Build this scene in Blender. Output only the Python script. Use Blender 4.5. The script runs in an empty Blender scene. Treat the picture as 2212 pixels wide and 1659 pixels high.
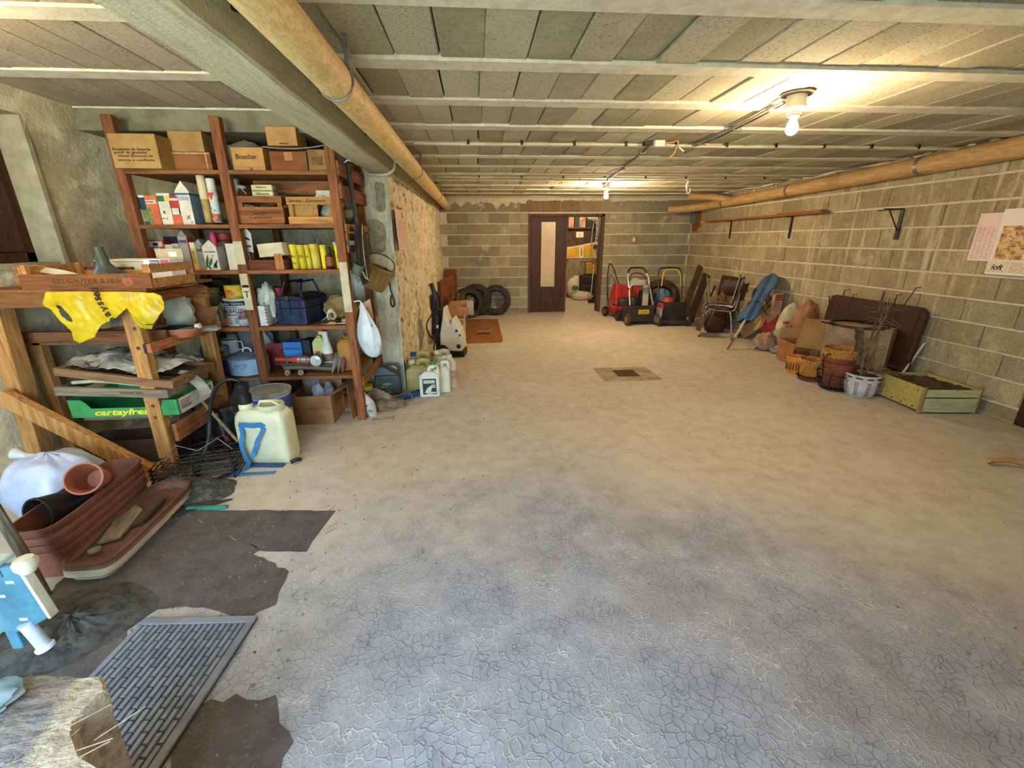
import bpy, bmesh, math, random
from mathutils import Vector, Matrix, Euler, noise
random.seed(7)
SC = bpy.context.scene
COL = SC.collection

# ------------------------------------------------------------------ camera
cam_d = bpy.data.cameras.new('camera')
cam_d.sensor_width = 36.0
cam_d.lens = 15.272
cam_d.clip_start = 0.02
cam = bpy.data.objects.new('camera', cam_d)
COL.objects.link(cam)
_yaw, _pit, _roll = 0.0755, 0.3205, -0.00529
cam.matrix_world = (Matrix.Translation((0, 0, 1.5)) @ Matrix.Rotation(-_yaw, 4, 'Z')
                    @ Matrix.Rotation(math.pi / 2 - _pit, 4, 'X') @ Matrix.Rotation(_roll, 4, 'Z'))
SC.camera = cam

# ------------------------------------------------------------------ world: pale overcast daylight outside the garage
SKY_STRENGTH = 6.4
BULB = 740.0
SUN = 60.0
wd = bpy.data.worlds.new('sky')
SC.world = wd
wd.use_nodes = True
bgn = wd.node_tree.nodes['Background']
bgn.inputs['Color'].default_value = (0.52, 0.73, 1.0, 1)
bgn.inputs['Strength'].default_value = SKY_STRENGTH
# portal at the open garage door behind the photographer
pl = bpy.data.lights.new('door_portal', 'AREA')
pl.shape = 'RECTANGLE'; pl.size = 2.75; pl.size_y = 2.1
pl.cycles.is_portal = True
po = bpy.data.objects.new('door_portal', pl)
po.location = (-1.325, -0.62, 1.05); po.rotation_euler = (math.pi / 2, 0, 0)
COL.objects.link(po)

# sun falling on the drive outside, from behind the house: none of it enters directly
sl = bpy.data.lights.new('sun', 'SUN'); sl.energy = SUN; sl.angle = .01; sl.color = (1, .96, .88)
so = bpy.data.objects.new('sun', sl); so.rotation_euler = (math.radians(-32), 0, 0); COL.objects.link(so)

vs = SC.view_settings
vs.view_transform = 'Standard'
vs.look = 'None'
vs.gamma = 1.0
vs.use_curve_mapping = False
vs.exposure = 1.12

# ------------------------------------------------------------------ helpers: materials
def lin(h):
    if isinstance(h, (tuple, list)):
        return tuple(h[:3]) + (1,)
    h = h.lstrip('#')
    c = [int(h[i:i + 2], 16) / 255 for i in (0, 2, 4)]
    return tuple((x / 12.92 if x <= .04045 else ((x + .055) / 1.055) ** 2.4) for x in c) + (1,)

class NT:
    def __init__(s, name):
        s.m = bpy.data.materials.new(name); s.m.use_nodes = True
        s.t = s.m.node_tree; s.b = s.t.nodes['Principled BSDF']
    def n(s, typ, **kw):
        nd = s.t.nodes.new(typ)
        for k, v in kw.items():
            if k in nd.inputs.keys() if isinstance(k, str) else False:
                s.set(nd.inputs[k], v)
            else:
                setattr(nd, k, v)
        return nd
    def set(s, sock, v):
        if isinstance(v, bpy.types.NodeSocket): s.t.links.new(v, sock)
        else: sock.default_value = v
    def math(s, op, a, b=0.0, c=None):
        nd = s.t.nodes.new('ShaderNodeMath'); nd.operation = op
        s.set(nd.inputs[0], a); s.set(nd.inputs[1], b)
        if c is not None: s.set(nd.inputs[2], c)
        return nd.outputs[0]
    def noise(s, vec, scale, detail=4, rough=.55, dist=0):
        nd = s.t.nodes.new('ShaderNodeTexNoise')
        s.set(nd.inputs['Vector'], vec); nd.inputs['Scale'].default_value = scale
        nd.inputs['Detail'].default_value = detail; nd.inputs['Roughness'].default_value = rough
        nd.inputs['Distortion'].default_value = dist
        return nd.outputs['Fac']
    def vcol(s, vec, scale):
        nd = s.t.nodes.new('ShaderNodeTexVoronoi'); s.set(nd.inputs['Vector'], vec); nd.inputs['Scale'].default_value = scale
        return s.xyz(nd.outputs['Color'])[0]
    def voro(s, vec, scale, feat='F1'):
        nd = s.t.nodes.new('ShaderNodeTexVoronoi'); nd.feature = feat
        s.set(nd.inputs['Vector'], vec); nd.inputs['Scale'].default_value = scale
        return nd.outputs['Distance']
    def ramp(s, fac, a, b, lo=0.0, hi=1.0):
        nd = s.t.nodes.new('ShaderNodeMapRange'); nd.interpolation_type = 'SMOOTHSTEP'
        s.set(nd.inputs['Value'], fac); s.set(nd.inputs['From Min'], a); s.set(nd.inputs['From Max'], b)
        nd.inputs['To Min'].default_value = lo; nd.inputs['To Max'].default_value = hi
        return nd.outputs[0]
    def mix(s, fac, a, b, mode='MIX'):
        nd = s.t.nodes.new('ShaderNodeMix'); nd.data_type = 'RGBA'; nd.blend_type = mode
        s.set(nd.inputs['Factor'], fac)
        for i, v in ((6, a), (7, b)):
            if isinstance(v, str): v = lin(v)
            s.set(nd.inputs[i], v)
        return nd.outputs[2]
    def pos(s): return s.n('ShaderNodeNewGeometry').outputs['Position']
    def xyz(s, v):
        nd = s.n('ShaderNodeSeparateXYZ'); s.set(nd.inputs[0], v); return nd.outputs
    def scale(s, v, k):
        nd = s.n('ShaderNodeVectorMath', operation='MULTIPLY'); s.set(nd.inputs[0], v); nd.inputs[1].default_value = k
        return nd.outputs[0]
    def addv(s, v, w):
        nd = s.n('ShaderNodeVectorMath', operation='ADD'); s.set(nd.inputs[0], v); s.set(nd.inputs[1], w)
        return nd.outputs[0]
    def objco(s):
        tc = s.n('ShaderNodeTexCoord').outputs['Object']
        r = s.n('ShaderNodeObjectInfo').outputs['Random']
        k = s.math('MULTIPLY', r, 37.0)
        return s.addv(tc, k)
    def rnd(s): return s.n('ShaderNodeObjectInfo').outputs['Random']
    def bump(s, h, strength=.3, dist=.01):
        nd = s.n('ShaderNodeBump'); s.set(nd.inputs['Height'], h)
        nd.inputs['Strength'].default_value = strength; nd.inputs['Distance'].default_value = dist
        s.t.links.new(nd.outputs[0], s.b.inputs['Normal'])
    def col(s, c): s.set(s.b.inputs['Base Color'], c)
    def rough(s, r): s.set(s.b.inputs['Roughness'], r)

MC = {}
def mat(c, c2=None, sc=14.0, rough=.75, metal=0.0, bump=.15, stretch=None, var=.12, trans=0.0, spec=.35, dirt=.25, emit=0.0, bd=.004):
    """plain procedural surface: two tones broken by noise, dust, fine relief, small tone shift per object"""
    key = (c, c2, sc, rough, metal, bump, stretch, var, trans, spec, dirt, emit, bd)
    if key in MC: return MC[key]
    s = NT('surface_%s' % str(c).strip('#'))
    v = s.objco()
    if stretch: v = s.scale(v, stretch)
    a = lin(c)
    b = lin(c2) if c2 else tuple(x * .72 for x in a[:3]) + (1,)
    f = s.noise(v, sc, 5, .6)
    colr = s.mix(s.ramp(f, .38, .68), a, b)
    if dirt:
        g = s.noise(v, sc * .35, 5, .65)
        colr = s.mix(s.ramp(g, .5, .75, 0, dirt), colr, '#8a7c66')
    if var:
        k = s.ramp(s.rnd(), 0, 1, 1 - var, 1 + var)
        nd = s.n('ShaderNodeVectorMath', operation='SCALE'); s.set(nd.inputs[0], colr); s.set(nd.inputs['Scale'], k)
        colr = nd.outputs[0]
    s.col(colr)
    s.rough(rough); s.b.inputs['Metallic'].default_value = metal
    s.b.inputs['Specular IOR Level'].default_value = spec
    if trans: s.b.inputs['Transmission Weight'].default_value = trans
    if emit:
        s.set(s.b.inputs['Emission Color'], a); s.b.inputs['Emission Strength'].default_value = emit
    if bump: s.bump(s.noise(v, sc * 3, 3), bump, bd)
    MC[key] = s.m
    return s.m

def wood(c, c2=None, rough=.8, along='x', grain=1.0):
    """planks with long grain"""
    key = ('wood', c, c2, rough, along, grain)
    if key in MC: return MC[key]
    s = NT('wood_%s' % c.strip('#'))
    k = {'x': (1.2, 14, 14), 'y': (14, 1.2, 14), 'z': (14, 14, 1.2)}[along]
    v = s.scale(s.objco(), k)
    f = s.noise(v, 3.2 * grain, 6, .62, .6)
    a = lin(c); b = lin(c2) if c2 else tuple(x * .5 for x in a[:3]) + (1,)
    colr = s.mix(s.ramp(f, .36, .7), a, b)
    g = s.noise(s.objco(), 9, 4, .6)
    colr = s.mix(s.ramp(g, .55, .8, 0, .45), colr, tuple(x * .45 for x in a[:3]) + (1,))
    kx = s.ramp(s.rnd(), 0, 1, .82, 1.15)
    nd = s.n('ShaderNodeVectorMath', operation='SCALE'); s.set(nd.inputs[0], colr); s.set(nd.inputs['Scale'], kx)
    s.col(nd.outputs[0]); s.rough(rough); s.b.inputs['Specular IOR Level'].default_value = .25
    s.bump(f, .3, .004)
    MC[key] = s.m
    return s.m

# ------------------------------------------------------------------ helpers: meshes
class MB:
    def __init__(s): s.v = []; s.f = []; s.x = Matrix.Identity(4); s.mi = []; s.cur = 0
    def at(s, loc=(0, 0, 0), rot=(0, 0, 0)):
        s.x = Matrix.Translation(loc) @ Euler(rot).to_matrix().to_4x4(); return s
    def add(s, vs_, fs_):
        o = len(s.v)
        s.v += [tuple(s.x @ Vector(p)) for p in vs_]
        s.f += [tuple(i + o for i in f) for f in fs_]
        s.mi += [s.cur] * len(fs_)
        return s
    def box(s, x0, x1, y0, y1, z0, z1):
        return s.add([(x, y, z) for z in (z0, z1) for y in (y0, y1) for x in (x0, x1)],
                     [(0, 2, 3, 1), (4, 5, 7, 6), (0, 1, 5, 4), (2, 6, 7, 3), (0, 4, 6, 2), (1, 3, 7, 5)])
    def cbox(s, w, d, h, c=(0, 0, 0)):
        return s.box(c[0] - w / 2, c[0] + w / 2, c[1] - d / 2, c[1] + d / 2, c[2] - h / 2, c[2] + h / 2)
    def frust(s, w0, d0, w1, d1, z0, z1, c=(0, 0)):
        vs_ = [(c[0] + sx * w / 2, c[1] + sy * d / 2, z) for (w, d, z) in ((w0, d0, z0), (w1, d1, z1)) for sy in (-1, 1) for sx in (-1, 1)]
        return s.add(vs_, [(0, 2, 3, 1), (4, 5, 7, 6), (0, 1, 5, 4), (2, 6, 7, 3), (0, 4, 6, 2), (1, 3, 7, 5)])
    def lathe(s, prof, n=24, c=(0, 0, 0), axis='z', sx=1, sy=1, caps=True):
        vs_ = []
        for r, z in prof:
            for i in range(n):
                a = 2 * math.pi * i / n
                p = (r * math.cos(a) * sx, r * math.sin(a) * sy, z)
                if axis == 'y': p = (p[0], p[2], p[1])
                elif axis == 'x': p = (p[2], p[0], p[1])
                vs_.append((p[0] + c[0], p[1] + c[1], p[2] + c[2]))
        fs_ = []
        for j in range(len(prof) - 1):
            for i in range(n):
                k = (i + 1) % n
                fs_.append((j * n + i, j * n + k, (j + 1) * n + k, (j + 1) * n + i))
        if caps:
            fs_.append(tuple(range(n - 1, -1, -1)))
            fs_.append(tuple((len(prof) - 1) * n + i for i in range(n)))
        return s.add(vs_, fs_)
    def tube(s, pts, r=.01, n=8, closed=False, caps=True):
        P = [Vector(p) for p in pts]
        m = len(P)
        rr = r if isinstance(r, (list, tuple)) else [r] * m
        vs_ = []; up = None
        for i, p in enumerate(P):
            if closed: t = P[(i + 1) % m] - P[i - 1]
            else: t = P[min(i + 1, m - 1)] - P[max(i - 1, 0)]
            if t.length < 1e-9: t = Vector((0, 0, 1))
            t.normalize()
            if up is None:
                up = Vector((0, 0, 1)) if abs(t.z) < .9 else Vector((1, 0, 0))
            a = t.cross(up)
            if a.length < 1e-6: a = t.orthogonal()
            a.normalize(); b = a.cross(t).normalized(); up = b
            for k in range(n):
                q = 2 * math.pi * k / n
                vs_.append(p + (a * math.cos(q) + b * math.sin(q)) * rr[i])
        fs_ = []
        for i in range(m if closed else m - 1):
            j = (i + 1) % m
            for k in range(n):
                l = (k + 1) % n
                fs_.append((i * n + k, j * n + k, j * n + l, i * n + l))
        if caps and not closed:
            fs_.append(tuple(range(n))); fs_.append(tuple((m - 1) * n + k for k in range(n - 1, -1, -1)))
        return s.add(vs_, fs_)
    def prism(s, poly, z0, z1, axis='z'):
        n = len(poly)
        def mk(x, y, z): return (x, y, z) if axis == 'z' else ((x, z, y) if axis == 'y' else (z, x, y))
        vs_ = [mk(x, y, z0) for x, y in poly] + [mk(x, y, z1) for x, y in poly]
        fs_ = [tuple(range(n - 1, -1, -1)), tuple(range(n, 2 * n))] + [(i, (i + 1) % n, n + (i + 1) % n, n + i) for i in range(n)]
        return s.add(vs_, fs_)
    def grid(s, fn, nu, nv, wrap=False):
        vs_ = [fn(i / (nu if wrap else nu), j / nv) for j in range(nv + 1) for i in range(nu + (0 if wrap else 1))]
        w = nu if wrap else nu + 1
        fs_ = []
        for j in range(nv):
            for i in range(nu):
                k = (i + 1) % w if wrap else i + 1
                fs_.append((j * w + i, j * w + k, (j + 1) * w + k, (j + 1) * w + i))
        return s.add(vs_, fs_)
    def strip(s, pts, w, t=.0015, side=(1, 0, 0)):
        """flat band following pts"""
        P = [Vector(p) for p in pts]; sd = [Vector(side[i]) if isinstance(side[0], (tuple, list)) else Vector(side) for i in range(len(P))]
        vs_ = []; m = len(P)
        for i, p in enumerate(P):
            tg = (P[min(i + 1, m - 1)] - P[max(i - 1, 0)]).normalized()
            d = sd[i] - tg * sd[i].dot(tg)
            d = d.normalized() if d.length > 1e-6 else tg.orthogonal().normalized()
            nn = tg.cross(d)
            for a, b in ((-1, -1), (1, -1), (1, 1), (-1, 1)): vs_.append(p + d * (a * w / 2) + nn * (b * t / 2))
        fs_ = []
        for i in range(m - 1):
            for k in range(4): fs_.append((i * 4 + k, i * 4 + (k + 1) % 4, i * 4 + 4 + (k + 1) % 4, i * 4 + 4 + k))
        fs_ += [(3, 2, 1, 0), tuple((m - 1) * 4 + k for k in range(4))]
        return s.add(vs_, fs_)
    def make(s, name, m, parent=None, smooth=False, bevel=0.0, fix=True, solid=0.0, sub=0):
        me = bpy.data.meshes.new(name)
        me.from_pydata(s.v, [], s.f)
        ms = m if isinstance(m, (list, tuple)) else [m]
        for q in ms: me.materials.append(q)
        if len(ms) > 1: me.polygons.foreach_set('material_index', s.mi)
        if fix:
            bm = bmesh.new(); bm.from_mesh(me); bmesh.ops.recalc_face_normals(bm, faces=bm.faces); bm.to_mesh(me); bm.free()
        if smooth:
            me.polygons.foreach_set('use_smooth', [True] * len(me.polygons))
            me.set_sharp_from_angle(angle=math.radians(40))
        me.update()
        o = bpy.data.objects.new(name, me); COL.objects.link(o)
        if parent: o.parent = parent
        if solid:
            md = o.modifiers.new('thickness', 'SOLIDIFY'); md.thickness = solid; md.offset = 0
        if bevel:
            md = o.modifiers.new('edge', 'BEVEL'); md.width = bevel; md.segments = 2; md.limit_method = 'ANGLE'; md.angle_limit = math.radians(35)
        if sub:
            md = o.modifiers.new('smooth', 'SUBSURF'); md.levels = sub; md.render_levels = sub
        return o

def tag(o, label, cat, group=None, kind=None):
    o['label'] = label; o['category'] = cat
    if group: o['group'] = group
    if kind: o['kind'] = kind
    return o
def thing(name, label, cat, loc=(0, 0, 0), rz=0.0, group=None, rot=None):
    o = bpy.data.objects.new(name, None); COL.objects.link(o)
    o.empty_display_size = .05
    o.location = loc; o.rotation_euler = rot if rot else (0, 0, rz)
    return tag(o, label, cat, group)
def struct(o, label=None):
    o['kind'] = 'structure'
    if label: o['label'] = label
    return o
def inst(name, me, parent, loc, rot=(0, 0, 0), scale=(1, 1, 1)):
    o = bpy.data.objects.new(name, me); COL.objects.link(o)
    o.parent = parent; o.location = loc; o.rotation_euler = rot; o.scale = scale
    return o
def dup(root, loc=None, rz=None, label=None, rot=None, scale=None):
    r = root.copy(); COL.objects.link(r)
    if loc is not None: r.location = loc
    if rz is not None: r.rotation_euler = (0, 0, rz)
    if rot is not None: r.rotation_euler = rot
    if scale is not None: r.scale = scale
    if label: r['label'] = label
    for ch in list(root.children):
        c = ch.copy(); COL.objects.link(c); c.parent = r
        for g in ch.children:
            d = g.copy(); COL.objects.link(d); d.parent = c
    return r
def text(body, size, m, parent, loc, rot=(math.pi / 2, 0, 0), name='lettering', ext=.0006, width=None, shear=0.0, bold=0.0, align='CENTER'):
    """printed or written characters lying on a face (size = cap height)"""
    c = bpy.data.curves.new(name, 'FONT'); c.body = body; c.size = size / .69
    c.extrude = ext; c.align_x = align; c.align_y = 'CENTER'; c.shear = shear; c.offset = bold
    c.resolution_u = 2
    tmp = bpy.data.objects.new(name, c); COL.objects.link(tmp)
    dg = bpy.context.evaluated_depsgraph_get(); dg.update()
    me = bpy.data.meshes.new_from_object(tmp.evaluated_get(dg))
    bpy.data.objects.remove(tmp); bpy.data.curves.remove(c)
    me.materials.clear(); me.materials.append(m)
    xs = [v.co.x for v in me.vertices]
    k = width / (max(xs) - min(xs)) if width and xs else 1
    for v in me.vertices: v.co.x *= k
    o = bpy.data.objects.new(name, me); COL.objects.link(o)
    o.parent = parent; o.location = loc; o.rotation_euler = rot
    return o
def arc(c, r, a0, a1, n, plane='xz'):
    out = []
    for i in range(n + 1):
        a = a0 + (a1 - a0) * i / n
        u, v = r * math.cos(a), r * math.sin(a)
        out.append((c[0] + u, c[1], c[2] + v) if plane == 'xz' else ((c[0], c[1] + u, c[2] + v) if plane == 'yz' else (c[0] + u, c[1] + v, c[2])))
    return out
def smooth_path(pts, k=6):
    P = [Vector(p) for p in pts]; out = []
    for i in range(len(P) - 1):
        p0 = P[max(i - 1, 0)]; p1 = P[i]; p2 = P[i + 1]; p3 = P[min(i + 2, len(P) - 1)]
        for j in range(k):
            t = j / k
            out.append(.5 * ((2 * p1) + (p2 - p0) * t + (2 * p0 - 5 * p1 + 4 * p2 - p3) * t * t + (3 * p1 - p0 - 3 * p2 + p3) * t ** 3))
    out.append(P[-1]); return out

# ================================================================== SETTING
CEIL, BAYC = 2.29, 2.42
XR, YF, XM = 4.5, 9.385, -0.80

# ---- floor: screed with an old crackled grey coating near the door, dusty further in
def floor_mat():
    s = NT('floor_screed'); p = s.pos(); x, y, z = s.xyz(p)
    w = s.n('ShaderNodeTexNoise'); s.set(w.inputs['Vector'], p); w.inputs['Scale'].default_value = 9; w.inputs['Detail'].default_value = 4
    pw = s.addv(p, s.scale(w.outputs['Color'], (.09, .09, .09)))
    d = s.voro(pw, 29, 'DISTANCE_TO_EDGE')
    d2 = s.voro(pw, 66, 'DISTANCE_TO_EDGE')
    crack = s.math('MAXIMUM', s.ramp(d, .0, .06, 1, 0), s.ramp(d2, .0, .06, .6, 0))
    big = s.noise(p, .9, 5, .6)
    # the coating thins out towards the back and the right
    edge = s.math('ADD', s.math('ADD', y, s.math('MULTIPLY', s.math('ABSOLUTE', s.math('SUBTRACT', x, .4)), .62)), s.math('MULTIPLY', big, 2.2))
    coat = s.ramp(edge, 2.9, 4.4, 1, 0)
    fine = s.noise(p, 60, 6, .7); mid = s.noise(p, 9, 6, .65)
    dust = s.mix(s.ramp(mid, .3, .75), '#c6bdac', '#b0a48f')
    dust = s.mix(s.ramp(s.noise(p, 1.3, 6, .7), .45, .7, 0, .7), dust, '#cdc4b4')
    dust = s.mix(s.ramp(s.noise(p, 5, 6, .75), .6, .75, 0, .5), dust, '#8d7f69')
    dust = s.mix(s.ramp(s.noise(p, 60, 5, .75), .58, .72, 0, .55), dust, '#5e5344')
    grey = s.mix(s.ramp(mid, .3, .75), '#a8abb1', '#8f9299')
    grey = s.mix(s.ramp(fine, .5, .75, 0, .5), grey, '#6f6a62')
    wear = s.ramp(s.noise(p, 1.6, 6, .7), .44, .62)
    rim = s.math('MULTIPLY', crack, s.ramp(s.noise(p, 3.5, 3), .42, .6))
    grey = s.mix(s.math('MULTIPLY', rim, .9), grey, '#d2cec6')
    darkc = s.math('MULTIPLY', s.ramp(d, .0, .02, 1, 0), s.ramp(s.noise(p, 3.5, 3), .4, .6, 1, .1))
    grey = s.mix(s.math('MULTIPLY', darkc, .8), grey, '#4c4741')
    grey = s.mix(s.math('MULTIPLY', s.math('MULTIPLY', wear, .32), s.ramp(x, -.5, .6)), grey, '#847a6c')
    c = s.mix(coat, dust, grey)
    spots = s.ramp(s.voro(pw, 9), .03, .055, 1, 0)
    c = s.mix(s.math('MULTIPLY', spots, s.ramp(s.noise(p, 1.1, 3), .5, .62)), c, '#39332c')
    s.col(c); s.rough(s.ramp(coat, 0, 1, .9, .62))
    s.b.inputs['Specular IOR Level'].default_value = .3
    h = s.math('ADD', s.math('MULTIPLY', s.math('MULTIPLY', s.ramp(d, 0, .09, 1, 0), coat), .6), s.math('MULTIPLY', fine, .35))
    s.bump(h, .55, .006)
    return s.m
fl = MB()
fl.box(-3.6, 5.2, -0.75, 13.4, -0.12, 0.0)
floor = struct(fl.make('floor', floor_mat()))

# bare dark patches where the coating has come away, and a pale repair strip by the pillar
def patch(name, poly, m, th=.003, jag=.02, parent=floor):
    pts = []
    n = len(poly)
    for i in range(n):
        a = Vector(poly[i] + (0,)); b = Vector(poly[(i + 1) % n] + (0,))
        k = max(1, int((b - a).length / .035))
        for j in range(k):
            q = a.lerp(b, j / k)
            pts.append((q.x + jag * (noise.noise(q * 13) + .6 * noise.noise(q * 41)), q.y + jag * (noise.noise(q * 13 + Vector((9, 3, 1))) + .6 * noise.noise(q * 37))))
    return MB().prism(pts, 0, th).make(name, m, parent)
dk = NT('bare_underlay'); _p = dk.pos()
_c = dk.mix(dk.ramp(dk.noise(_p, 9, 6, .7), .35, .7), '#5c5654', '#474240')
_c = dk.mix(dk.ramp(dk.noise(_p, 70, 4, .7), .55, .75, 0, .6), _c, '#858080')
dk.col(_c); dk.rough(.85); dk.bump(dk.noise(_p, 40, 5, .7), .5, .004)
patch('bare_patch', [(-1.764, 2.326), (-1.317, 2.293), (-0.868, 2.250), (-0.896, 2.057), (-0.911, 1.896), (-1.152, 1.930)], dk.m, jag=.008)
patch('bare_patch', [(-2.068, 2.237), (-1.738, 2.305), (-1.152, 1.930), (-1.169, 1.907), (-1.007, 1.802), (-0.944, 1.763), (-0.932, 1.663), (-0.924, 1.556), (-0.976, 1.524), (-0.995, 1.485), (-1.153, 1.555), (-1.305, 1.587), (-1.411, 1.576), (-1.472, 1.517), (-1.415, 1.354), (-1.352, 1.114), (-1.579, 1.193), (-1.941, 1.591)], dk.m, jag=.016)
patch('bare_patch', [(-0.960, 0.952), (-1.008, 1.108), (-0.967, 1.154), (-0.913, 1.139), (-0.877, 1.173), (-0.838, 1.141), (-0.788, 1.132), (-0.744, 1.154), (-0.693, 1.061), (-0.652, 1.029), (-0.621, 0.993), (-0.630, 0.948), (-0.620, 0.876), (-0.927, 0.879)], dk.m, jag=.016)
# straws, crumbs and chips lying about
rr = random.Random(31)
b = MB()
for i in range(420):
    if i < 200: x, y = rr.uniform(-1.75, -.75), rr.uniform(.95, 2.3)
    elif i < 300: x, y = rr.uniform(-1.5, 0), rr.uniform(2.2, 4.2)
    else: x, y = rr.uniform(-1, 4), rr.uniform(1, 7)
    if i % 3 == 0 and i < 200:
        a = rr.gauss(.9, .35); L = rr.uniform(.01, .05); b.at((x, y, .0045), (0, 0, a)).box(-L / 2, L / 2, -.0009, .0009, 0, .0018)
    else:
        k = rr.uniform(.0015, .0055); b.at((x, y, .003), (0, 0, rr.uniform(0, 3))).frust(k * 2.2, k * 1.6, k, k, 0, k)
o = b.make('floor_litter', mat('#8d8270', '#4b4238', 90, .9), floor); o['kind'] = 'stuff'
# floor drain
dr = thing('floor_drain', 'small square rusty grate sunk in a concrete square in the middle floor', 'drain', (1.705, 4.770, 0.000))
MB().box(-.33, .33, -.27, .25, -.004, .004).make('surround', mat('#b09f84', '#8f7f68', 8, .9), dr)
MB().box(-.125, .125, -.12, .12, .003, .006).make('pit', mat('#2a2018', None, 10, .9), dr)
g = MB()
for i in range(9): g.box(-.115 + i * .027, -.103 + i * .027, -.11, .11, .006, .012)
g.box(-.12, .12, -.115, -.1, .006, .012).box(-.12, .12, .1, .115, .006, .012)
g.make('grate', mat('#6b4c33', '#4a3222', 30, .8, .4), dr)

# ---- block walls
def block_mat(name, a, b, smear, streaks):
    s = NT(name); p = s.pos(); r = s.rnd()
    c = s.mix(s.ramp(r, 0, 1), a, b)
    c = s.mix(s.ramp(s.noise(p, 7, 6, .7), .4, .75, 0, .5), c, tuple(v * .55 for v in lin(b)[:3]) + (1,))
    c = s.mix(s.ramp(s.noise(p, 65, 4, .78), .5, .66, 0, .7), c, tuple(v * .45 for v in lin(b)[:3]) + (1,))
    c = s.mix(s.ramp(s.noise(p, 110, 3, .7), .3, .42, .4, 0), c, tuple(min(1, v * 1.6) for v in lin(a)[:3]) + (1,))
    if streaks:
        f = s.noise(s.scale(p, (14, 14, 1.1)), 1.0, 5, .65)
        zone = s.ramp(s.noise(p, .8, 3), .38, .62)
        c = s.mix(s.math('MULTIPLY', s.math('MULTIPLY', s.ramp(f, .5, .68), zone), .8), c, smear)
        c = s.mix(s.ramp(s.noise(p, 2.6, 6, .7), .52, .74, 0, .6), c, smear)
    else:
        c = s.mix(s.ramp(s.noise(p, 3.4, 6, .7), .6, .68, 0, .7), c, smear)
    s.col(c); s.rough(.95); s.b.inputs['Specular IOR Level'].default_value = .15
    s.bump(s.math('ADD', s.noise(p, 120, 4, .75), s.noise(p, 20, 4)), .7, .006)
    return s.m
def mortar_mat(name, a, b):
    s = NT(name); p = s.pos()
    s.col(s.mix(s.ramp(s.noise(p, 14, 6, .7), .35, .7), a, b)); s.rough(.95)
    s.bump(s.noise(p, 70, 5, .7), .6, .006); return s.m
M_bf = block_mat('far_blocks', '#aca182', '#92876b', '#d2c6a6', False)
M_br = block_mat('right_blocks', '#b6a682', '#9c8d6c', '#d8ccae', True)
M_mo = mortar_mat('mortar', '#dbd0b6', '#c6ba9c')
# one block with softened front edges; unit mesh is scaled per piece. Front faces -Y
def block_mesh(name, m, w, d, h, c=.006):
    b = MB()
    vs_ = [(-w / 2, 0, -h / 2), (w / 2, 0, -h / 2), (w / 2, 0, h / 2), (-w / 2, 0, h / 2),
           (-w / 2, -d + c, -h / 2), (w / 2, -d + c, -h / 2), (w / 2, -d + c, h / 2), (-w / 2, -d + c, h / 2),
           (-w / 2 + c, -d, -h / 2 + c), (w / 2 - c, -d, -h / 2 + c), (w / 2 - c, -d, h / 2 - c), (-w / 2 + c, -d, h / 2 - c)]
    fs_ = [(0, 1, 2, 3), (0, 4, 5, 1), (1, 5, 6, 2), (2, 6, 7, 3), (3, 7, 4, 0),
           (4, 8, 9, 5), (5, 9, 10, 6), (6, 10, 11, 7), (7, 11, 8, 4), (8, 11, 10, 9)]
    b.add(vs_, fs_)
    o = b.make(name, m); me = o.data; bpy.data.objects.remove(o); return me
ZJ = [0, .125, .335, .545, .755, .965, 1.175, 1.385, 1.6, 1.81, 2.02, 2.27]
def courses(wall, me_of, u0, u1, place, offs, pitch, gaps, seed):
    rr = random.Random(seed)
    for k in range(len(ZJ) - 1):
        z0, z1 = ZJ[k], ZJ[k + 1]
        h = z1 - z0 - .02; zc = (z0 + z1) / 2
        u = offs[k % 2]
        while u < u1:
            a, b = max(u, u0), min(u + pitch, u1)
            u += pitch
            segs = [(a, b)]
            for g0, g1, gz in gaps:
                if z0 < gz - .05:
                    ns = []
                    for p_, q_ in segs:
                        if q_ <= g0 or p_ >= g1: ns.append((p_, q_))
                        else:
                            if p_ < g0: ns.append((p_, g0))
                            if q_ > g1: ns.append((g1, q_))
                    segs = ns
            for p_, q_ in segs:
                if q_ - p_ < .06: continue
                w = q_ - p_ - .008
                place(wall, (p_ + q_) / 2, zc, w, h, rr)
far = MB()
far.box(-.9, 1.11, YF, YF + .2, 0, CEIL + .05).box(2.59, XR + .2, YF, YF + .2, 0, CEIL + .05).box(1.11, 2.59, YF, YF + .2, 2.0, CEIL + .05)
wall_far = struct(far.make('wall_far', M_mo))
me_bf = block_mesh('block', M_bf, 1, .012, 1, .004)
me_lin = block_mesh('lintel_block', block_mat('lintel_blocks', '#a08a6a', '#8a7052', '#7d4a30', False), 1, .014, 1, .004)
def place_far(wall, u, z, w, h, rr):
    lint = 1.0 < u < 2.65 and z > 2.02
    inst('block', me_lin if lint else me_bf, wall, (u, YF, z), (0, 0, rr.uniform(-.004, .004)), (w, 1 + rr.uniform(-.25, .25), h))
courses(wall_far, None, -.75, XR, place_far, (-.795, -.585), .42, [(1.11, 2.59, 2.02)], 3)
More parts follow.
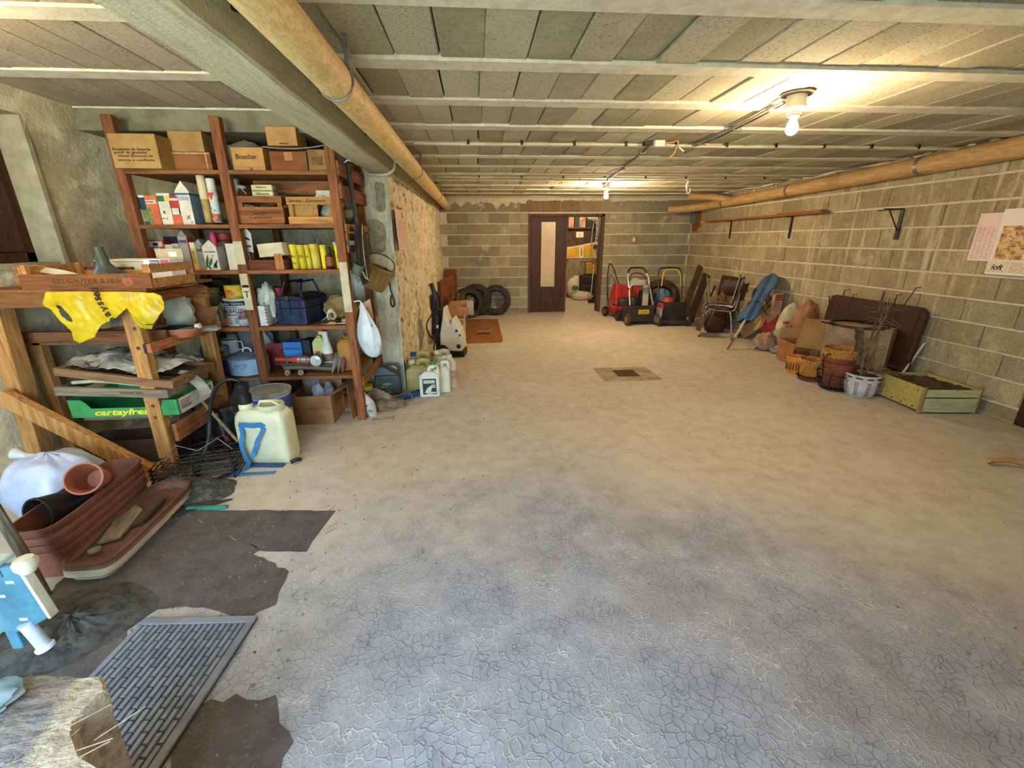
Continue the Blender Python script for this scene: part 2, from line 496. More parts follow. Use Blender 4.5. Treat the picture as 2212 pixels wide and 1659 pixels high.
# white plaster smeared along the top of the far wall
M_pl = mortar_mat('white_plaster', '#d8cbab', '#bfb294')
def smear(pts, y, parent):
    pl_ = []
    n = len(pts)
    for i in range(n):
        a = Vector((pts[i][0], 0, pts[i][1])); b = Vector((pts[(i + 1) % n][0], 0, pts[(i + 1) % n][1]))
        k = max(1, int((b - a).length / .04))
        for j in range(k):
            q = a.lerp(b, j / k)
            pl_.append((q.x + .02 * noise.noise(q * 15), q.z + .03 * noise.noise(q * 17 + Vector((4, 4, 4)))))
    return MB().prism(pl_, y - .02, y + .002, axis='y').make('plaster_smear', M_pl, parent)
smear([(-.62, 2.285), (1.05, 2.285), (1.0, 2.2), (.78, 2.2), (.72, 2.23), (.62, 2.13), (.54, 2.2), (.42, 2.09), (.35, 2.18), (.1, 2.22), (-.05, 2.16), (-.15, 2.22), (-.3, 2.14), (-.42, 2.22), (-.55, 2.12)], YF, wall_far)
smear([(2.7, 2.285), (4.0, 2.285), (3.9, 2.24), (3.3, 2.25), (2.75, 2.22)], YF, wall_far)
smear([(1.12, 2.285), (2.6, 2.285), (2.58, 2.24), (1.9, 2.25), (1.15, 2.235)], YF, wall_far)

wr = MB().box(XR, XR + .2, -.6, YF + .2, 0, CEIL + .05)
wall_right = struct(wr.make('wall_right', M_mo))
me_br = block_mesh('block', M_br, 1, .014, 1, .006)
def place_right(wall, u, z, w, h, rr):
    inst('block', me_br, wall, (XR, u, z), (rr.uniform(-.004, .004), 0, -math.pi / 2), (w, 1 + rr.uniform(-.35, .35), h + rr.uniform(-.004, .004)))
courses(wall_right, None, 1.2, YF - .02, place_right, (1.12, .9), .432, [(2.15, 3.0, 2.0)], 5)

# ---- old rubble stone wall between garage and shelf bay
def stone_mat(name, hi, lo, spot, rubble=False):
    s = NT(name); p = s.pos()
    f = s.noise(s.scale(p, (9, 6, 3.2)), 1.6, 7, .7, .4)
    c = s.mix(s.ramp(f, .38, .66), hi, lo)
    g = s.noise(s.scale(p, (16, 11, 4.5)), 1.4, 5, .7)
    c = s.mix(s.ramp(g, .57, .72, 0, .85), c, spot)
    if rubble:
        w = s.n('ShaderNodeTexNoise'); s.set(w.inputs['Vector'], p); w.inputs['Scale'].default_value = 7; w.inputs['Detail'].default_value = 4
        q = s.addv(p, s.scale(w.outputs['Color'], (.14, .14, .14)))
        k = s.vcol(q, 8.5)
        c = s.mix(s.math('MULTIPLY', s.ramp(s.voro(q, 8.5), .04, .4, 1, 0), s.ramp(k, .45, .75, 0, .9)), c, spot)
        c = s.mix(s.math('MULTIPLY', s.ramp(s.voro(q, 19), .05, .45, 1, 0), s.ramp(s.vcol(q, 19), .6, .8, 0, .8)), c, '#6b5230')
    c = s.mix(s.ramp(s.noise(p, 60, 4, .7), .58, .74, 0, .6), c, '#5f5238')
    s.col(c); s.rough(.95); s.b.inputs['Specular IOR Level'].default_value = .12
    s.bump(s.math('ADD', s.noise(p, 45, 6, .7), s.math('MULTIPLY', f, 1.5)), .8, .012)
    return s.m
M_st = stone_mat('rubble_stone', '#f0e8d0', '#cdb98a', '#84623a', True)
M_rd = stone_mat('rough_render', '#e2dec0', '#c8c4a2', '#9a967a')
def rough_wall(b, o, du, dv, nrm, nu, nv, amp, sc_):
    o = Vector(o); du = Vector(du); dv = Vector(dv); nrm = Vector(nrm)
    def fn(u, v):
        p = o + du * u + dv * v
        h = noise.fractal(p * sc_, 1.0, 2.1, 5) * amp + noise.noise(p * Vector((1, 1, 2.3)) * sc_ * 2.2 if False else p * sc_ * 2.6) * amp * .45
        return tuple(p + nrm * h)
    b.grid(fn, nu, nv); return b
Y0 = 4.42
st = MB()
rough_wall(st, (XM, Y0 - .005, 0), (.08, YF - Y0, 0), (0, 0, 2.1), (1, 0, 0), 170, 80, .034, 5.0)
st.box(XM - .6, XM - .035, Y0 + .05, YF + .1, 0, 2.34)
wall_middle = struct(st.make('wall_middle', M_st, smooth=True))
pf = MB(); rough_wall(pf, (-1.2, Y0 + .01, 0), (1.2 + XM + .01, 0, 0), (0, 0, 2.1), (0, -1, 0), 30, 60, .014, 6.0)
wall_pillar = struct(pf.make('wall_pillar', M_rd, smooth=True))
# grey squarish stones showing in the render of the pillar
M_gs = mat('#a49f80', '#837e62', 26, .95, 0, .8)
for (a, b_, c_, d_) in ((-0.914, -0.831, 1.751, 2.009), (-1.015, -0.856, 1.393, 1.683)):
    q = []
    for i in range(28):
        th = 2 * math.pi * i / 28; k = 1 / max(abs(math.cos(th)), abs(math.sin(th))) ** .75; w_ = Vector((math.cos(th) * 1.7 + a * 9, math.sin(th) * 1.7, 4))
        k *= .95 + .16 * noise.noise(w_); q.append(((a + b_) / 2 + math.cos(th) * k * (b_ - a) / 2, (c_ + d_) / 2 + math.sin(th) * k * (d_ - c_) / 2))
    MB().prism(q, Y0 - .016, Y0 + .03, axis='y').make('stone', M_gs, wall_pillar, bevel=.008)

# ---- shelf bay: back wall, battered left wall with a deep window
M_by = stone_mat('bay_render', '#b9b08c', '#958e6c', '#6d684e')
bw = MB(); rough_wall(bw, (-3.1, 4.43, 0), (2.1, 0, 0), (0, 0, BAYC), (0, -1, 0), 50, 50, .014, 4.0)
bw.box(-3.35, -.85, 4.47, 4.67, 0, BAYC + .05)
wall_back = struct(bw.make('wall_back', M_by, smooth=True))
YB = 3.80
tb = MB().box(-3.1, -.95, YB, 4.46, 2.27, BAYC)
struct(tb.make('trim_1', mat('#7d7a62', '#66634f', 8, .95, 0, .4), bevel=.01), 'cast concrete band along the top of the bay back wall')
def left_pt(y, z): return (-3.02 + .17 * z / 2.42, y, z)
lw = MB()
WY0, WY1, WZ0, WZ1 = 2.25, 3.38, 1.37, 2.27
ny, nz = 72, 48
ys = [-.6 + (4.55 + .6) * i / ny for i in range(ny + 1)]
zs = [BAYC * j / nz for j in range(nz + 1)]
ys = sorted(ys + [WY0, WY1]); zs = sorted(zs + [WZ0, WZ1])
vs_, fs_ = [], []
for z_ in zs:
    for y_ in ys:
        p = Vector(left_pt(y_, z_))
        inw = WY0 <= y_ <= WY1 and WZ0 <= z_ <= WZ1
        h = 0 if inw else noise.fractal(p * 2.6, 1, 2, 5) * .028
        vs_.append((p.x + h, p.y, p.z))
W = len(ys)
for j in range(len(zs) - 1):
    for i in range(W - 1):
        yc, zc = (ys[i] + ys[i + 1]) / 2, (zs[j] + zs[j + 1]) / 2
        if WY0 < yc < WY1 and WZ0 < zc < WZ1: continue
        fs_.append((j * W + i, j * W + i + 1, (j + 1) * W + i + 1, (j + 1) * W + i))
lw.add(vs_, fs_)
# outer skin and reveal
lw.box(-3.35, -3.05, -.7, WY0, 0, BAYC + .05).box(-3.35, -3.05, WY1, 4.67, 0, BAYC + .05).box(-3.35, -3.05, WY0, WY1, 0, WZ0).box(-3.35, -3.05, WY0, WY1, WZ1, BAYC + .05)
def lefts():
    s = NT('left_render'); p = s.pos()
    c = s.mix(s.ramp(s.noise(p, 1.9, 6, .65, .5), .42, .62), '#f0e5c0', '#b8ae8a')
    c = s.mix(s.ramp(s.noise(p, 5, 6, .7), .5, .68, 0, .7), c, '#cfc39e')
    c = s.mix(s.ramp(s.noise(p, 11, 6, .75), .6, .72, 0, .7), c, '#6f674b')
    s.col(c); s.rough(.95); s.b.inputs['Specular IOR Level'].default_value = .12
    s.bump(s.math('ADD', s.noise(p, 40, 6, .7), s.math('MULTIPLY', s.noise(p, 8, 5), 2)), .7, .012); return s.m
wall_left = struct(lw.make('wall_left', lefts(), smooth=True))
M_rev = mat('#a39d80', '#8d886c', 10, .95, 0, .3)
rv = MB()
rv.box(-3.12, -2.868, WY1 - .002, WY1 + .03, WZ0 - .02, WZ1 + .03).box(-3.12, -2.868, WY0 - .03, WY0 + .002, WZ0 - .02, WZ1 + .03)
rv.box(-3.12, -2.872, WY0, WY1, WZ1 - .002, WZ1 + .03).box(-3.12, -2.90, WY0, WY1, WZ0 - .03, WZ0 + .002)
rv.make('window_reveal', M_rev, wall_left)
win = MB()
XW = -3.06
win.box(XW - .05, XW + .02, WY1 - .07, WY1, WZ0, WZ1).box(XW - .05, XW + .02, WY0, WY0 + .07, WZ0, WZ1)
win.box(XW - .05, XW + .02, WY0, WY1, WZ1 - .07, WZ1).box(XW - .05, XW + .02, WY0, WY1, WZ0, WZ0 + .07)
M_wf = wood('#4a2a1c', '#2e1810', .5, 'z')
window_1 = struct(win.make('window_1', M_wf, bevel=.006), 'dark brown window frame in the deep reveal of the bay wall')
sa = MB()
for (a, b_) in ((WY1 - .58, WY1 - .07), (WY0 + .07, WY1 - .58)):
    sa.box(XW - .03, XW + .035, b_ - .17 if b_ == WY1 - .07 else b_ - .05, b_, WZ0 + .07, WZ1 - .07).box(XW - .03, XW + .035, a, a + .05, WZ0 + .07, WZ1 - .07)
    sa.box(XW - .03, XW + .034, a, b_, WZ0 + .071, WZ0 + .19).box(XW - .03, XW + .035, a, b_, WZ1 - .14, WZ1 - .07)
sa.make('sash', M_wf, window_1, bevel=.008)
MB().box(XW - .012, XW - .006, WY0 + .07, WY1 - .07, WZ0 + .07, WZ1 - .07).make('pane', mat('#dfe8ee', None, 3, .15, 0, 0, None, 0, .85, .5, 0), window_1)

# ---- ceilings: hollow blocks between precast joists
def ceil_mat(name, a, b, st_):
    s = NT(name); p = s.pos(); r = s.rnd()
    c = s.mix(s.ramp(r, 0, 1), a, b)
    c = s.mix(s.ramp(s.noise(p, 75, 4, .8), .5, .66, 0, .75), c, tuple(v * .42 for v in lin(b)[:3]) + (1,))
    c = s.mix(s.ramp(s.noise(p, 3, 5, .6), .45, .75, 0, .4), c, st_)
    s.col(c); s.rough(.95); s.b.inputs['Specular IOR Level'].default_value = .1
    s.bump(s.math('ADD', s.noise(p, 150, 4, .8), s.math('MULTIPLY', s.noise(p, 14, 3), .6)), .9, .008)
    return s.m
M_cb = ceil_mat('ceiling_blocks', '#cec6aa', '#aaa287', '#d8cfb0')
M_cb2 = ceil_mat('bay_ceiling_blocks', '#c2b49c', '#ad9f88', '#c9bba0')
M_jo = mortar_mat('joist_concrete', '#dcd4bd', '#c4bba2')
cs = MB().box(-.95, XR + .2, -.6, YF + .2, CEIL + .02, CEIL + .2)
ceiling = struct(cs.make('ceiling', mat('#3a352c', '#2e2a23', 8, .95)))
me_cb = None
def ceil_block_mesh(name, m, w, l):
    b = MB(); c = .006
    b.add([(-w / 2, -l / 2, .03), (w / 2, -l / 2, .03), (w / 2, l / 2, .03), (-w / 2, l / 2, .03),
           (-w / 2, -l / 2, c), (w / 2, -l / 2, c), (w / 2, l / 2, c), (-w / 2, l / 2, c),
           (-w / 2 + c, -l / 2 + c, 0), (w / 2 - c, -l / 2 + c, 0), (w / 2 - c, l / 2 - c, 0), (-w / 2 + c, l / 2 - c, 0)],
          [(0, 1, 2, 3), (0, 4, 5, 1), (1, 5, 6, 2), (2, 6, 7, 3), (3, 7, 4, 0), (4, 8, 9, 5), (5, 9, 10, 6), (6, 10, 11, 7), (7, 11, 8, 4), (8, 11, 10, 9)])
    o = b.make(name, m); me = o.data; bpy.data.objects.remove(o); return me
me_cb = ceil_block_mesh('ceiling_block', M_cb, .196, .478)
me_cb2 = ceil_block_mesh('ceiling_block', M_cb2, .196, .49)
me_jo = MB().box(XM - .1, XR, -.058, .058, -.008, .03).make('joist', M_jo, bevel=.006)
jm = me_jo.data; bpy.data.objects.remove(me_jo)
JY = [2.415 + .598 * k for k in range(-5, 12)]
rr = random.Random(11)
stuff_b = MB()
for k, y in enumerate(JY):
    if y > YF - .05: break
    inst('joist', jm, ceiling, (0, y, CEIL - .004 + rr.uniform(-.003, .003)))
    yc = y + .299
    if yc + .24 > YF: continue
    row = k - 4
    for i in range(27):
        x = -.642 + .2 * i + rr.uniform(-.004, .004) - (0.02 if row % 2 else 0)
        if x > XR - .05: break
        dz = rr.uniform(-.006, .004)
        if row < 0 or row > 9:
            stuff_b.at((x, yc, CEIL + dz)).box(-.096, .096, -.238, .238, 0, .03)
        else:
            inst('ceiling_block', me_cb, ceiling, (x, yc, CEIL + dz), (0, rr.uniform(-.006, .006), rr.uniform(-.006, .006)))
o = stuff_b.make('far_ceiling_blocks', M_cb, ceiling); o['kind'] = 'stuff'
cs2 = MB().box(-3.35, -.93, -.6, 4.67, BAYC + .02, BAYC + .2)
ceiling_bay = struct(cs2.make('ceiling', mat('#3a352c', '#2e2a23', 8, .95)), 'ceiling of the shelf bay left of the beam')
jb = MB().box(-3.25, -.93, -.06, .06, -.006, .03).make('joist', M_jo, bevel=.006); jbm = jb.data; bpy.data.objects.remove(jb)
for k, y in enumerate([2.36 + .745 * q for q in range(-4, 3)]):
    inst('joist', jbm, ceiling_bay, (0, y, BAYC - .004))
    for i in range(13):
        x = -1.03 - .2 * i + rr.uniform(-.003, .003)
        if x < -3.2: break
        o = inst('ceiling_block', me_cb2, ceiling_bay, (x, y + .3725, BAYC + rr.uniform(-.003, .002)), (0, 0, rr.uniform(-.004, .004)), (1, 1.27, 1))
# concrete beam under the ceiling edge
cbm = MB()
def bf(u, v):
    prof = [(-.93, BAYC + .02), (-.93, 2.07), (-.745, 2.07), (-.735, 2.08), (-.735, CEIL + .02)]
    t = u * 4; i = min(3, int(t)); q = t - i
    x = prof[i][0] * (1 - q) + prof[i + 1][0] * q; z = prof[i][1] * (1 - q) + prof[i + 1][1] * q
    y = -.6 + (YF + .6) * v
    n_ = noise.fractal(Vector((x * 6, y * 2.5, z * 6)), 1, 2, 4) * .006
    return (x + n_, y, z + n_ * .7)
cbm.grid(bf, 16, 120)
def beam_mat():
    s = NT('beam_concrete'); p = s.pos()
    f = s.noise(s.scale(p, (12, 1.6, 12)), 2.2, 6, .7, .3)
    c = s.mix(s.ramp(f, .35, .7), '#c9c39f', '#aca684')
    c = s.mix(s.ramp(s.noise(p, 12, 5, .7), .55, .72, 0, .5), c, '#d2c7a4')
    s.col(c); s.rough(.93); s.bump(s.math('ADD', f, s.noise(p, 60, 4)), .6, .006); return s.m
beam = struct(cbm.make('ceiling_beam', beam_mat(), smooth=True), 'rough cast concrete ceiling beam beside the beige drain pipe')

# ---- front wall with the open garage door (behind the camera) and the drive outside
fw = MB().box(.05, XR + .2, -.8, -.6, 0, CEIL + .1).box(-3.35, -2.7, -.8, -.6, 0, BAYC + .05).box(-2.7, .05, -.8, -.6, 2.12, BAYC + .05)
struct(fw.make('wall_front', mat('#8d8672', '#7a7461', 8, .95)), 'front wall around the open garage door')
dv = MB().box(-12, 12, -14, -.76, -.14, -.02)
struct(dv.make('ground', mat('#8e9383', '#7c8274', 3, .95)), 'drive and grass outside the garage door')

# ---- sliding door in the far wall
M_dw = wood('#4a3024', '#35211a', .55, 'z')
jam = MB().box(1.06, 1.11, YF - .03, YF + .2, 0, 2.0).box(2.575, 2.64, YF - .04, YF + .2, 0, 1.99).box(1.06, 2.64, YF - .04, YF + .2, 1.945, 2.0)
struct(jam.make('trim_2', wood('#6b4a36', '#4b3226', .7, 'z'), bevel=.005), 'brown wooden frame around the sliding door')
door_1 = bpy.data.objects.new('door_1', None); COL.objects.link(door_1); struct(door_1, 'dark brown sliding door with a tall narrow frosted pane')
door_1.location = (1.115, YF - .02, .012)
dl = MB().box(0, .215, 0, .045, 0, 1.93).box(.51, .73, 0, .045, 0, 1.93).box(.215, .51, 0, .045, 0, .535).box(.215, .51, 0, .045, 1.83, 1.93)
dl.make('door_leaf', M_dw, door_1, bevel=.004)
MB().box(.73, .76, -.005, .05, 0, 1.93).make('door_edge', wood('#6a4c3a', '#4b3428', .6, 'z'), door_1, bevel=.004)
MB().box(.215, .51, .012, .02, .535, 1.83).make('pane', mat('#c5b189', '#b8a57f', 2.5, .35, 0, .1, None, 0, .0, .5, .0), door_1)
# brown plank door in the right wall near the opening, only its jamb shows
d2 = MB().box(XR - .03, XR + .2, 2.96, 3.04, 0, 2.02).box(XR - .03, XR + .2, 2.12, 2.2, 0, 2.02).box(XR - .03, XR + .2, 2.12, 3.04, 1.94, 2.02)
door_2 = struct(d2.make('door_2', wood('#3c261d', '#2a1a14', .6, 'z'), bevel=.004), 'dark brown door jamb at the near end of the right wall')
for i in range(6): MB().box(XR - .016, XR + .03, 2.2 + i * .1267, 2.2 + (i + 1) * .1267 - .006, 0.01, 1.94).make('board', wood('#4a3024', '#35211a', .6, 'z'), door_2)

# ---- back room seen through the door
M_rb = mat('#b5a284', '#9c8a6d', 5, .95, 0, .3)
rb = MB().box(.6, 4.2, 12.1, 12.3, 0, CEIL).box(.4, .6, YF + .2, 12.3, 0, CEIL).box(4.2, 4.4, YF + .2, 12.3, 0, CEIL)
struct(rb.make('wall_store', M_rb), 'pale plastered walls of the store room behind the sliding door')
struct(MB().box(.4, 4.4, YF + .2, 12.3, CEIL, CEIL + .15).make('ceiling', mat('#8f866e', '#7a725d', 6, .95)), 'ceiling of the store room behind the sliding door')

# ================================================================== THINGS FIXED TO WALLS AND CEILING
M_steel = mat('#8f8c84', '#6f6c64', 20, .45, .7, .1)
M_dkmetal = mat('#3a3733', '#2a2724', 20, .5, .5, .1)
M_white = mat('#e6e2d4', '#d2cdbd', 10, .5, 0, .05)
M_cable = mat('#9a9482', '#837d6c', 10, .6, 0, .05)
M_pvc = mat('#cfc6a8', '#b9af90', 6, .5, 0, .05)
M_black = mat('#1c1b1b', '#121212', 14, .5, 0, .1)
M_ink = mat('#2a241c', '#1e1a15', 9, .8, 0, 0, None, 0, 0, .2, 0)
M_inkr = mat('#a5322a', '#8c2820', 9, .8, 0, 0, None, 0, 0, .2, 0)
M_inkw = mat('#ece8da', '#dcd6c4', 9, .7, 0, 0, None, 0, 0, .2, 0)
M_inkg = mat('#2f6b43', '#245636', 9, .7, 0, 0, None, 0, 0, .2, 0)
M_inkb = mat('#2c4374', '#22355e', 9, .7, 0, 0, None, 0, 0, .2, 0)

def pipe_mat():
    s = NT('beige_pipe'); v = s.pos()
    f = s.noise(s.scale(v, (30, 7, 30)), 1.3, 5, .65, 2.5)
    c = s.mix(s.ramp(f, .35, .65), '#e3c68c', '#c9a766')
    c = s.mix(s.ramp(s.noise(v, 5, 5), .5, .75, 0, .5), c, '#a98a55')
    s.col(c); s.rough(.6); s.bump(f, .2, .003); return s.m
M_pipe = pipe_mat()
t = thing('drain_pipe', 'long straight beige drain pipe under the ceiling beside the concrete beam', 'pipe', (-.565, -.6, 2.13))
MB().lathe([(.07, 0), (.07, 2.6), (.0715, 2.62), (.0715, 2.7), (.07, 2.72), (.07, 6.4), (.0725, 6.42), (.0725, 6.55), (.07, 6.57), (.07, 9.97)], 28, axis='y').make('pipe', M_pipe, t, smooth=True)
for y in (2.75, 5.2, 7.6, 9.2):
    b = MB().tube(arc((0, y, 0), .073, 0, 2 * math.pi, 24)[:-1], .006, 6, True).box(.05, .07, y - .012, y + .012, .04, .165)
    b.make('hanger', M_steel, t)
t = thing('conduit', 'slim grey conduit clipped to the face of the concrete beam', 'conduit', (-.715, -.6, 2.2))
MB().tube([(0, 0, 0), (0, 3.0, 0), (.0, 6.4, 0), (.0, 9.9, 0)], .016, 10).make('tube', mat('#6a6d70', '#55585a', 8, .5, 0, .1), t, smooth=True)
for y in (1.6, 2.3, 3.1, 4.0, 5.2, 6.4, 7.8): MB().cbox(.045, .018, .045, (0, y, 0)).make('clip', M_dkmetal, t)

# right pipe, sagging along the wall, with elbow and a second branch at the far end
def pipe_mat2():
    s = NT('brown_pipe'); v = s.pos()
    f = s.noise(s.scale(v, (20, 3, 20)), 1.3, 5, .65, 1.5)
    c = s.mix(s.ramp(f, .35, .65), '#c7a26a', '#a98350'); s.col(c); s.rough(.65); s.bump(f, .25, .003); return s.m
M_pipe2 = pipe_mat2()
t = thing('drain_pipe', 'brown beige drain pipe running high along the right block wall', 'pipe', (4.39, 0, 0))
MB().tube([(0, -.55, 2.215), (0, 2.0, 2.205), (0, 3.55, 2.19), (0, 6, 2.14), (0, 8.2, 2.1), (-.02, 8.55, 2.09), (-.12, 8.75, 2.08), (-.32, 8.85, 2.06), (-.62, 8.93, 2.045)],
          [.088, .088, .088, .082, .074, .074, .074, .07, .066], 20).make('pipe', M_pipe2, t, smooth=True)
for y, z, r in ((1.2, 2.21, .092), (4.4, 2.172, .089), (6.3, 2.134, .084), (8.0, 2.103, .078)):
    MB().tube([(0, y - .02, z), (0, y + .02, z)], r, 20).box(-.03, .1, y - .015, y + .015, z + r * .5, z + r * .5 + .03).make('hanger', M_steel, t)
for i in range(7):
    y = 3.6 + .2 * i; b = MB().at((.05, y, 2.27 - .01 * i), (.3 * i, .2, .5 * i)).lathe([(.001, -.035), (.04 + .012 * math.sin(i * 2.1), -.01), (.045, .015), (.001, .03)], 9, sx=1, sy=1.6); b.make('mortar_lump', mat('#c2b795', '#a39a7c', 18, .95, 0, .6), t)
MB().at((-.09, 8.05, 2.2)).tube([(.1, -.25, -.07), (.02, -.05, -.02), (-.12, .06, .01), (-.3, .1, .015), (-.48, .12, .02)], .058, 18).make('branch_pipe', M_pipe2, t, smooth=True)
t = thing('ceiling_cable', 'thin grey cable along the top corner of the right wall', 'cable', (4.47, 0, 2.26))
pts = [(0, .3 * i - .4, .012 * math.sin(i * 1.7)) for i in range(33)]
MB().tube(smooth_path(pts, 2), .009, 6).make('cable', M_cable, t, smooth=True)
for i in range(0, 33, 4): MB().cbox(.05, .02, .035, (.01, .3 * i - .4, 0)).make('clip', M_cable, t)

# bare bulbs in ceiling holders
def bulb_holder(loc, label, k=1.0, tilt=.08, power=1.0):
    t = thing('ceiling_bulb', label, 'lamp', loc, 0, 'bare bulbs under the ceiling')
    MB().lathe([(.0, 0), (.085, 0), (.088, -.006), (.08, -.012), (.0, -.012)], 24, caps=False).make('ceiling_plate', mat('#77705f', '#615a4b', 16, .8), t, smooth=True)
    MB().lathe([(.052, -.012), (.052, -.062), (.058, -.064), (.058, -.076), (.045, -.08), (.036, -.1), (.036, -.104), (.03, -.106), (.03, -.118), (.0, -.118)], 24, caps=False).make('holder', mat('#d9ceb0', '#c2b694', 8, .45, 0, .05), t, smooth=True)
    g = MB().at((0, 0, -.118), (tilt, -tilt * 1.3, 0))
    prof = [(.013, .004), (.0145, -.01), (.02, -.024), (.029, -.042), (.0335, -.058), (.031, -.074), (.022, -.087), (.01, -.0935), (.001, -.095)]
    g.lathe(prof, 20, caps=False)
    em = mat((1, .745, .46), None, 5, .5, 0, 0, None, 0, 0, .3, 0, BULB * power)
    o = g.make('bulb', em, t, smooth=True)
    MB().at((0, 0, -.118), (tilt, -tilt * 1.3, 0)).lathe([(.0155, .006), (.0155, -.006), (.0145, -.01), (.0135, -.01)], 16, caps=False).make('screw_base', M_steel, o)
    return t
bulb_holder((1.853, 2.745, CEIL - .003), 'lit bare bulb in a white holder on the ceiling, the nearer and larger of two', power=.8)
bulb_holder((1.935, 6.887, CEIL - .003), 'lit bare bulb under the far ceiling above the sliding door', power=1.7)
bulb_holder((-2.28, 2.0, BAYC - .003), 'lit bare bulb under the bay ceiling near the window', 1, .05, .5)
bulb_holder((2.3, 10.9, CEIL), 'lit bare bulb under the ceiling of the store room', 1, .05, .8)

t = thing('conduit', 'pair of thin grey tubes running diagonally from the near bulb to the white cable', 'conduit', (0, 0, CEIL))
for dx in (0, .022):
    MB().tube([(1.815 + dx, 2.80, -.03), (1.86 + dx, 3.2, -.03), (1.89 + dx, 3.7, -.032), (1.87 + dx, 4.1, -.03)], .0085, 8).make('tube', M_dkmetal if dx else M_cable, t, smooth=True)
for (x, y) in ((1.84, 2.95), (1.905, 3.45), (1.895, 3.95)): MB().cbox(.06, .02, .03, (x + .01, y, -.03)).make('clip', M_steel, t)
t = thing('conduit', 'thin dark cable on the ceiling leading to the far bulb', 'conduit', (0, 0, CEIL))
MB().tube([(1.5, 4.02, -.025), (1.62, 4.8, -.022), (1.72, 5.6, -.022), (1.78, 6.2, -.03), (1.9, 6.82, -.03)], .009, 8).make('tube', mat('#5c5648', '#4a4539', 9, .7), t, smooth=True)
for (x, y) in ((1.56, 4.4), (1.7, 5.4), (1.77, 6.1)): MB().cbox(.05, .02, .04, (x, y, -.018)).make('clip', M_cable, t)
def cable_run(label, y, x0, x1, step, zz):
    t = thing('ceiling_cable', label, 'cable', (0, y, CEIL))
    n = int((x1 - x0) / step)
    MB().tube([(x0 + (x1 - x0) * i / n, .004 * math.sin(i * 2.3), zz - .004 * math.sin(i * 1.3)) for i in range(n + 1)], .011, 8).make('tube', M_pvc, t, smooth=True)
    for i in range(1, n): MB().cbox(.02, .035, .035, (x0 + (x1 - x0) * i / n, 0, zz + .008)).make('clip', M_dkmetal, t)
    return t
cable_run('white cable tube with clips crossing the ceiling between beige pipe and near bulb', 4.06, -.49, 4.4, .42, -.03)
cable_run('white cable tube crossing the ceiling just before the far bulb', 6.1, -.49, 4.4, .5, -.028)
t = thing('junction_box', 'white connector block with loose wire ends hanging from the near white cable', 'connector', (1.6, 3.97, CEIL))
MB().cbox(.09, .06, .05, (-.06, 0, -.035)).make('block', M_white, t, bevel=.006)
MB().cbox(.06, .05, .03, (-.15, .03, -.03)).make('base', M_black, t, bevel=.004)
MB().tube(smooth_path([(-.03, 0, -.03), (.06, .02, -.02), (.12, .04, -.005), (.115, .04, -.05), (.09, .04, -.11), (.05, .04, -.135)]), .007, 6).make('wire', mat('#c8a06a', '#b08650', 9, .6), t, smooth=True)
MB().tube([(.14, .05, -.05), (.19, .06, -.08)], .006, 6).make('wire', M_white, t)
MB().tube([(.19, .06, -.08), (.215, .065, -.093)], .004, 6).make('wire_end', M_black, t)
MB().tube(smooth_path([(-.02, .02, -.03), (.08, .07, -.03), (.25, .09, -.028)]), .007, 6).make('wire', M_white, t)
t = thing('wire_end', 'white loose wire loop hanging from the far white cable', 'wire', (2.8, 6.1, CEIL))
MB().tube(smooth_path([(-.05, 0, -.03), (.03, .06, -.05), (.08, .15, -.08), (.09, .18, -.14), (.12, .2, -.2), (.15, .2, -.17), (.14, .2, -.13)]), .008, 6).make('wire', M_white, t, smooth=True)
MB().tube(smooth_path([(-.03, 0, -.03), (.05, .05, -.06), (.07, .17, -.09), (.1, .19, -.17)]), .007, 6).make('wire', M_white, t, smooth=True)
t = thing('ceiling_cable', 'grey cable looping under the end of the concrete beam above the pillar', 'cable', (-.84, 4.25, 2.06))
MB().tube(smooth_path([(-.12, .0, .03), (-.08, -.01, -.012), (0, -.01, -.018), (.08, -.01, -.012), (.14, 0, .03), (.15, .02, .1), (.145, .05, .2)]), .011, 8).make('cable', mat('#b9b395', '#a09a7d', 9, .6), t, smooth=True)
MB().cbox(.05, .03, .06, (.155, .03, .16)).make('clip', M_steel, t)

# right wall: plank on brackets, meter board, angle bracket, switch
t = thing('wall_shelf', 'narrow reddish plank on metal brackets high on the right wall', 'shelf', (4.44, 7.1, 1.8))
MB().box(-.06, .05, -1.5, 1.5, 0, .03).make('plank', wood('#9a6238', '#6f4326', .8, 'y'), t, bevel=.003)
for y in (.72, -.83): MB().box(.03, .045, y - .015, y + .015, -.3, 0).box(-.06, .045, y - .015, y + .015, -.012, 0).make('bracket', M_dkmetal, t)
MB().box(-.05, .03, -1.45, -.6, .03, .05).make('batten', wood('#a8794a', '#7e5630', .8, 'y'), t)
t = thing('meter_board', 'red brown board with a grey meter in the far right corner', 'electric meter', (4.49, 9.08, 1.72))
MB().box(-.02, .0, -.12, .2, 0, .3).box(-.02, .0, -.02, .2, -.07, 0).make('board', wood('#8d4a30', '#6b3523', .8, 'z'), t, bevel=.004)
MB().box(-.1, -.02, .02, .17, .06, .3).make('meter', mat('#6f7478', '#595e62', 10, .4, .2), t, bevel=.012)
MB().at((-.1, .1, .07)).lathe([(.028, 0), (.028, .02), (.0, .02)], 14, axis='x', caps=False).make('dial', M_white, t)
t = thing('angle_bracket', 'grey steel angle bracket fixed on the right wall', 'bracket', (4.485, 4.58, 1.78))
MB().box(-.012, 0, -.022, .022, -.3, .0).box(-.22, 0, -.012, .012, .0, .012).box(-.012, 0, .0, .3, .0, .014).make('angle', M_dkmetal, t)
MB().tube([(-.005, 0, -.22), (-.16, 0, .0)], .006, 6).make('brace', M_dkmetal, t)
t = thing('light_switch', 'beige light switch box on the far wall right of the door', 'switch', (3.27, YF - .012, 1.49))
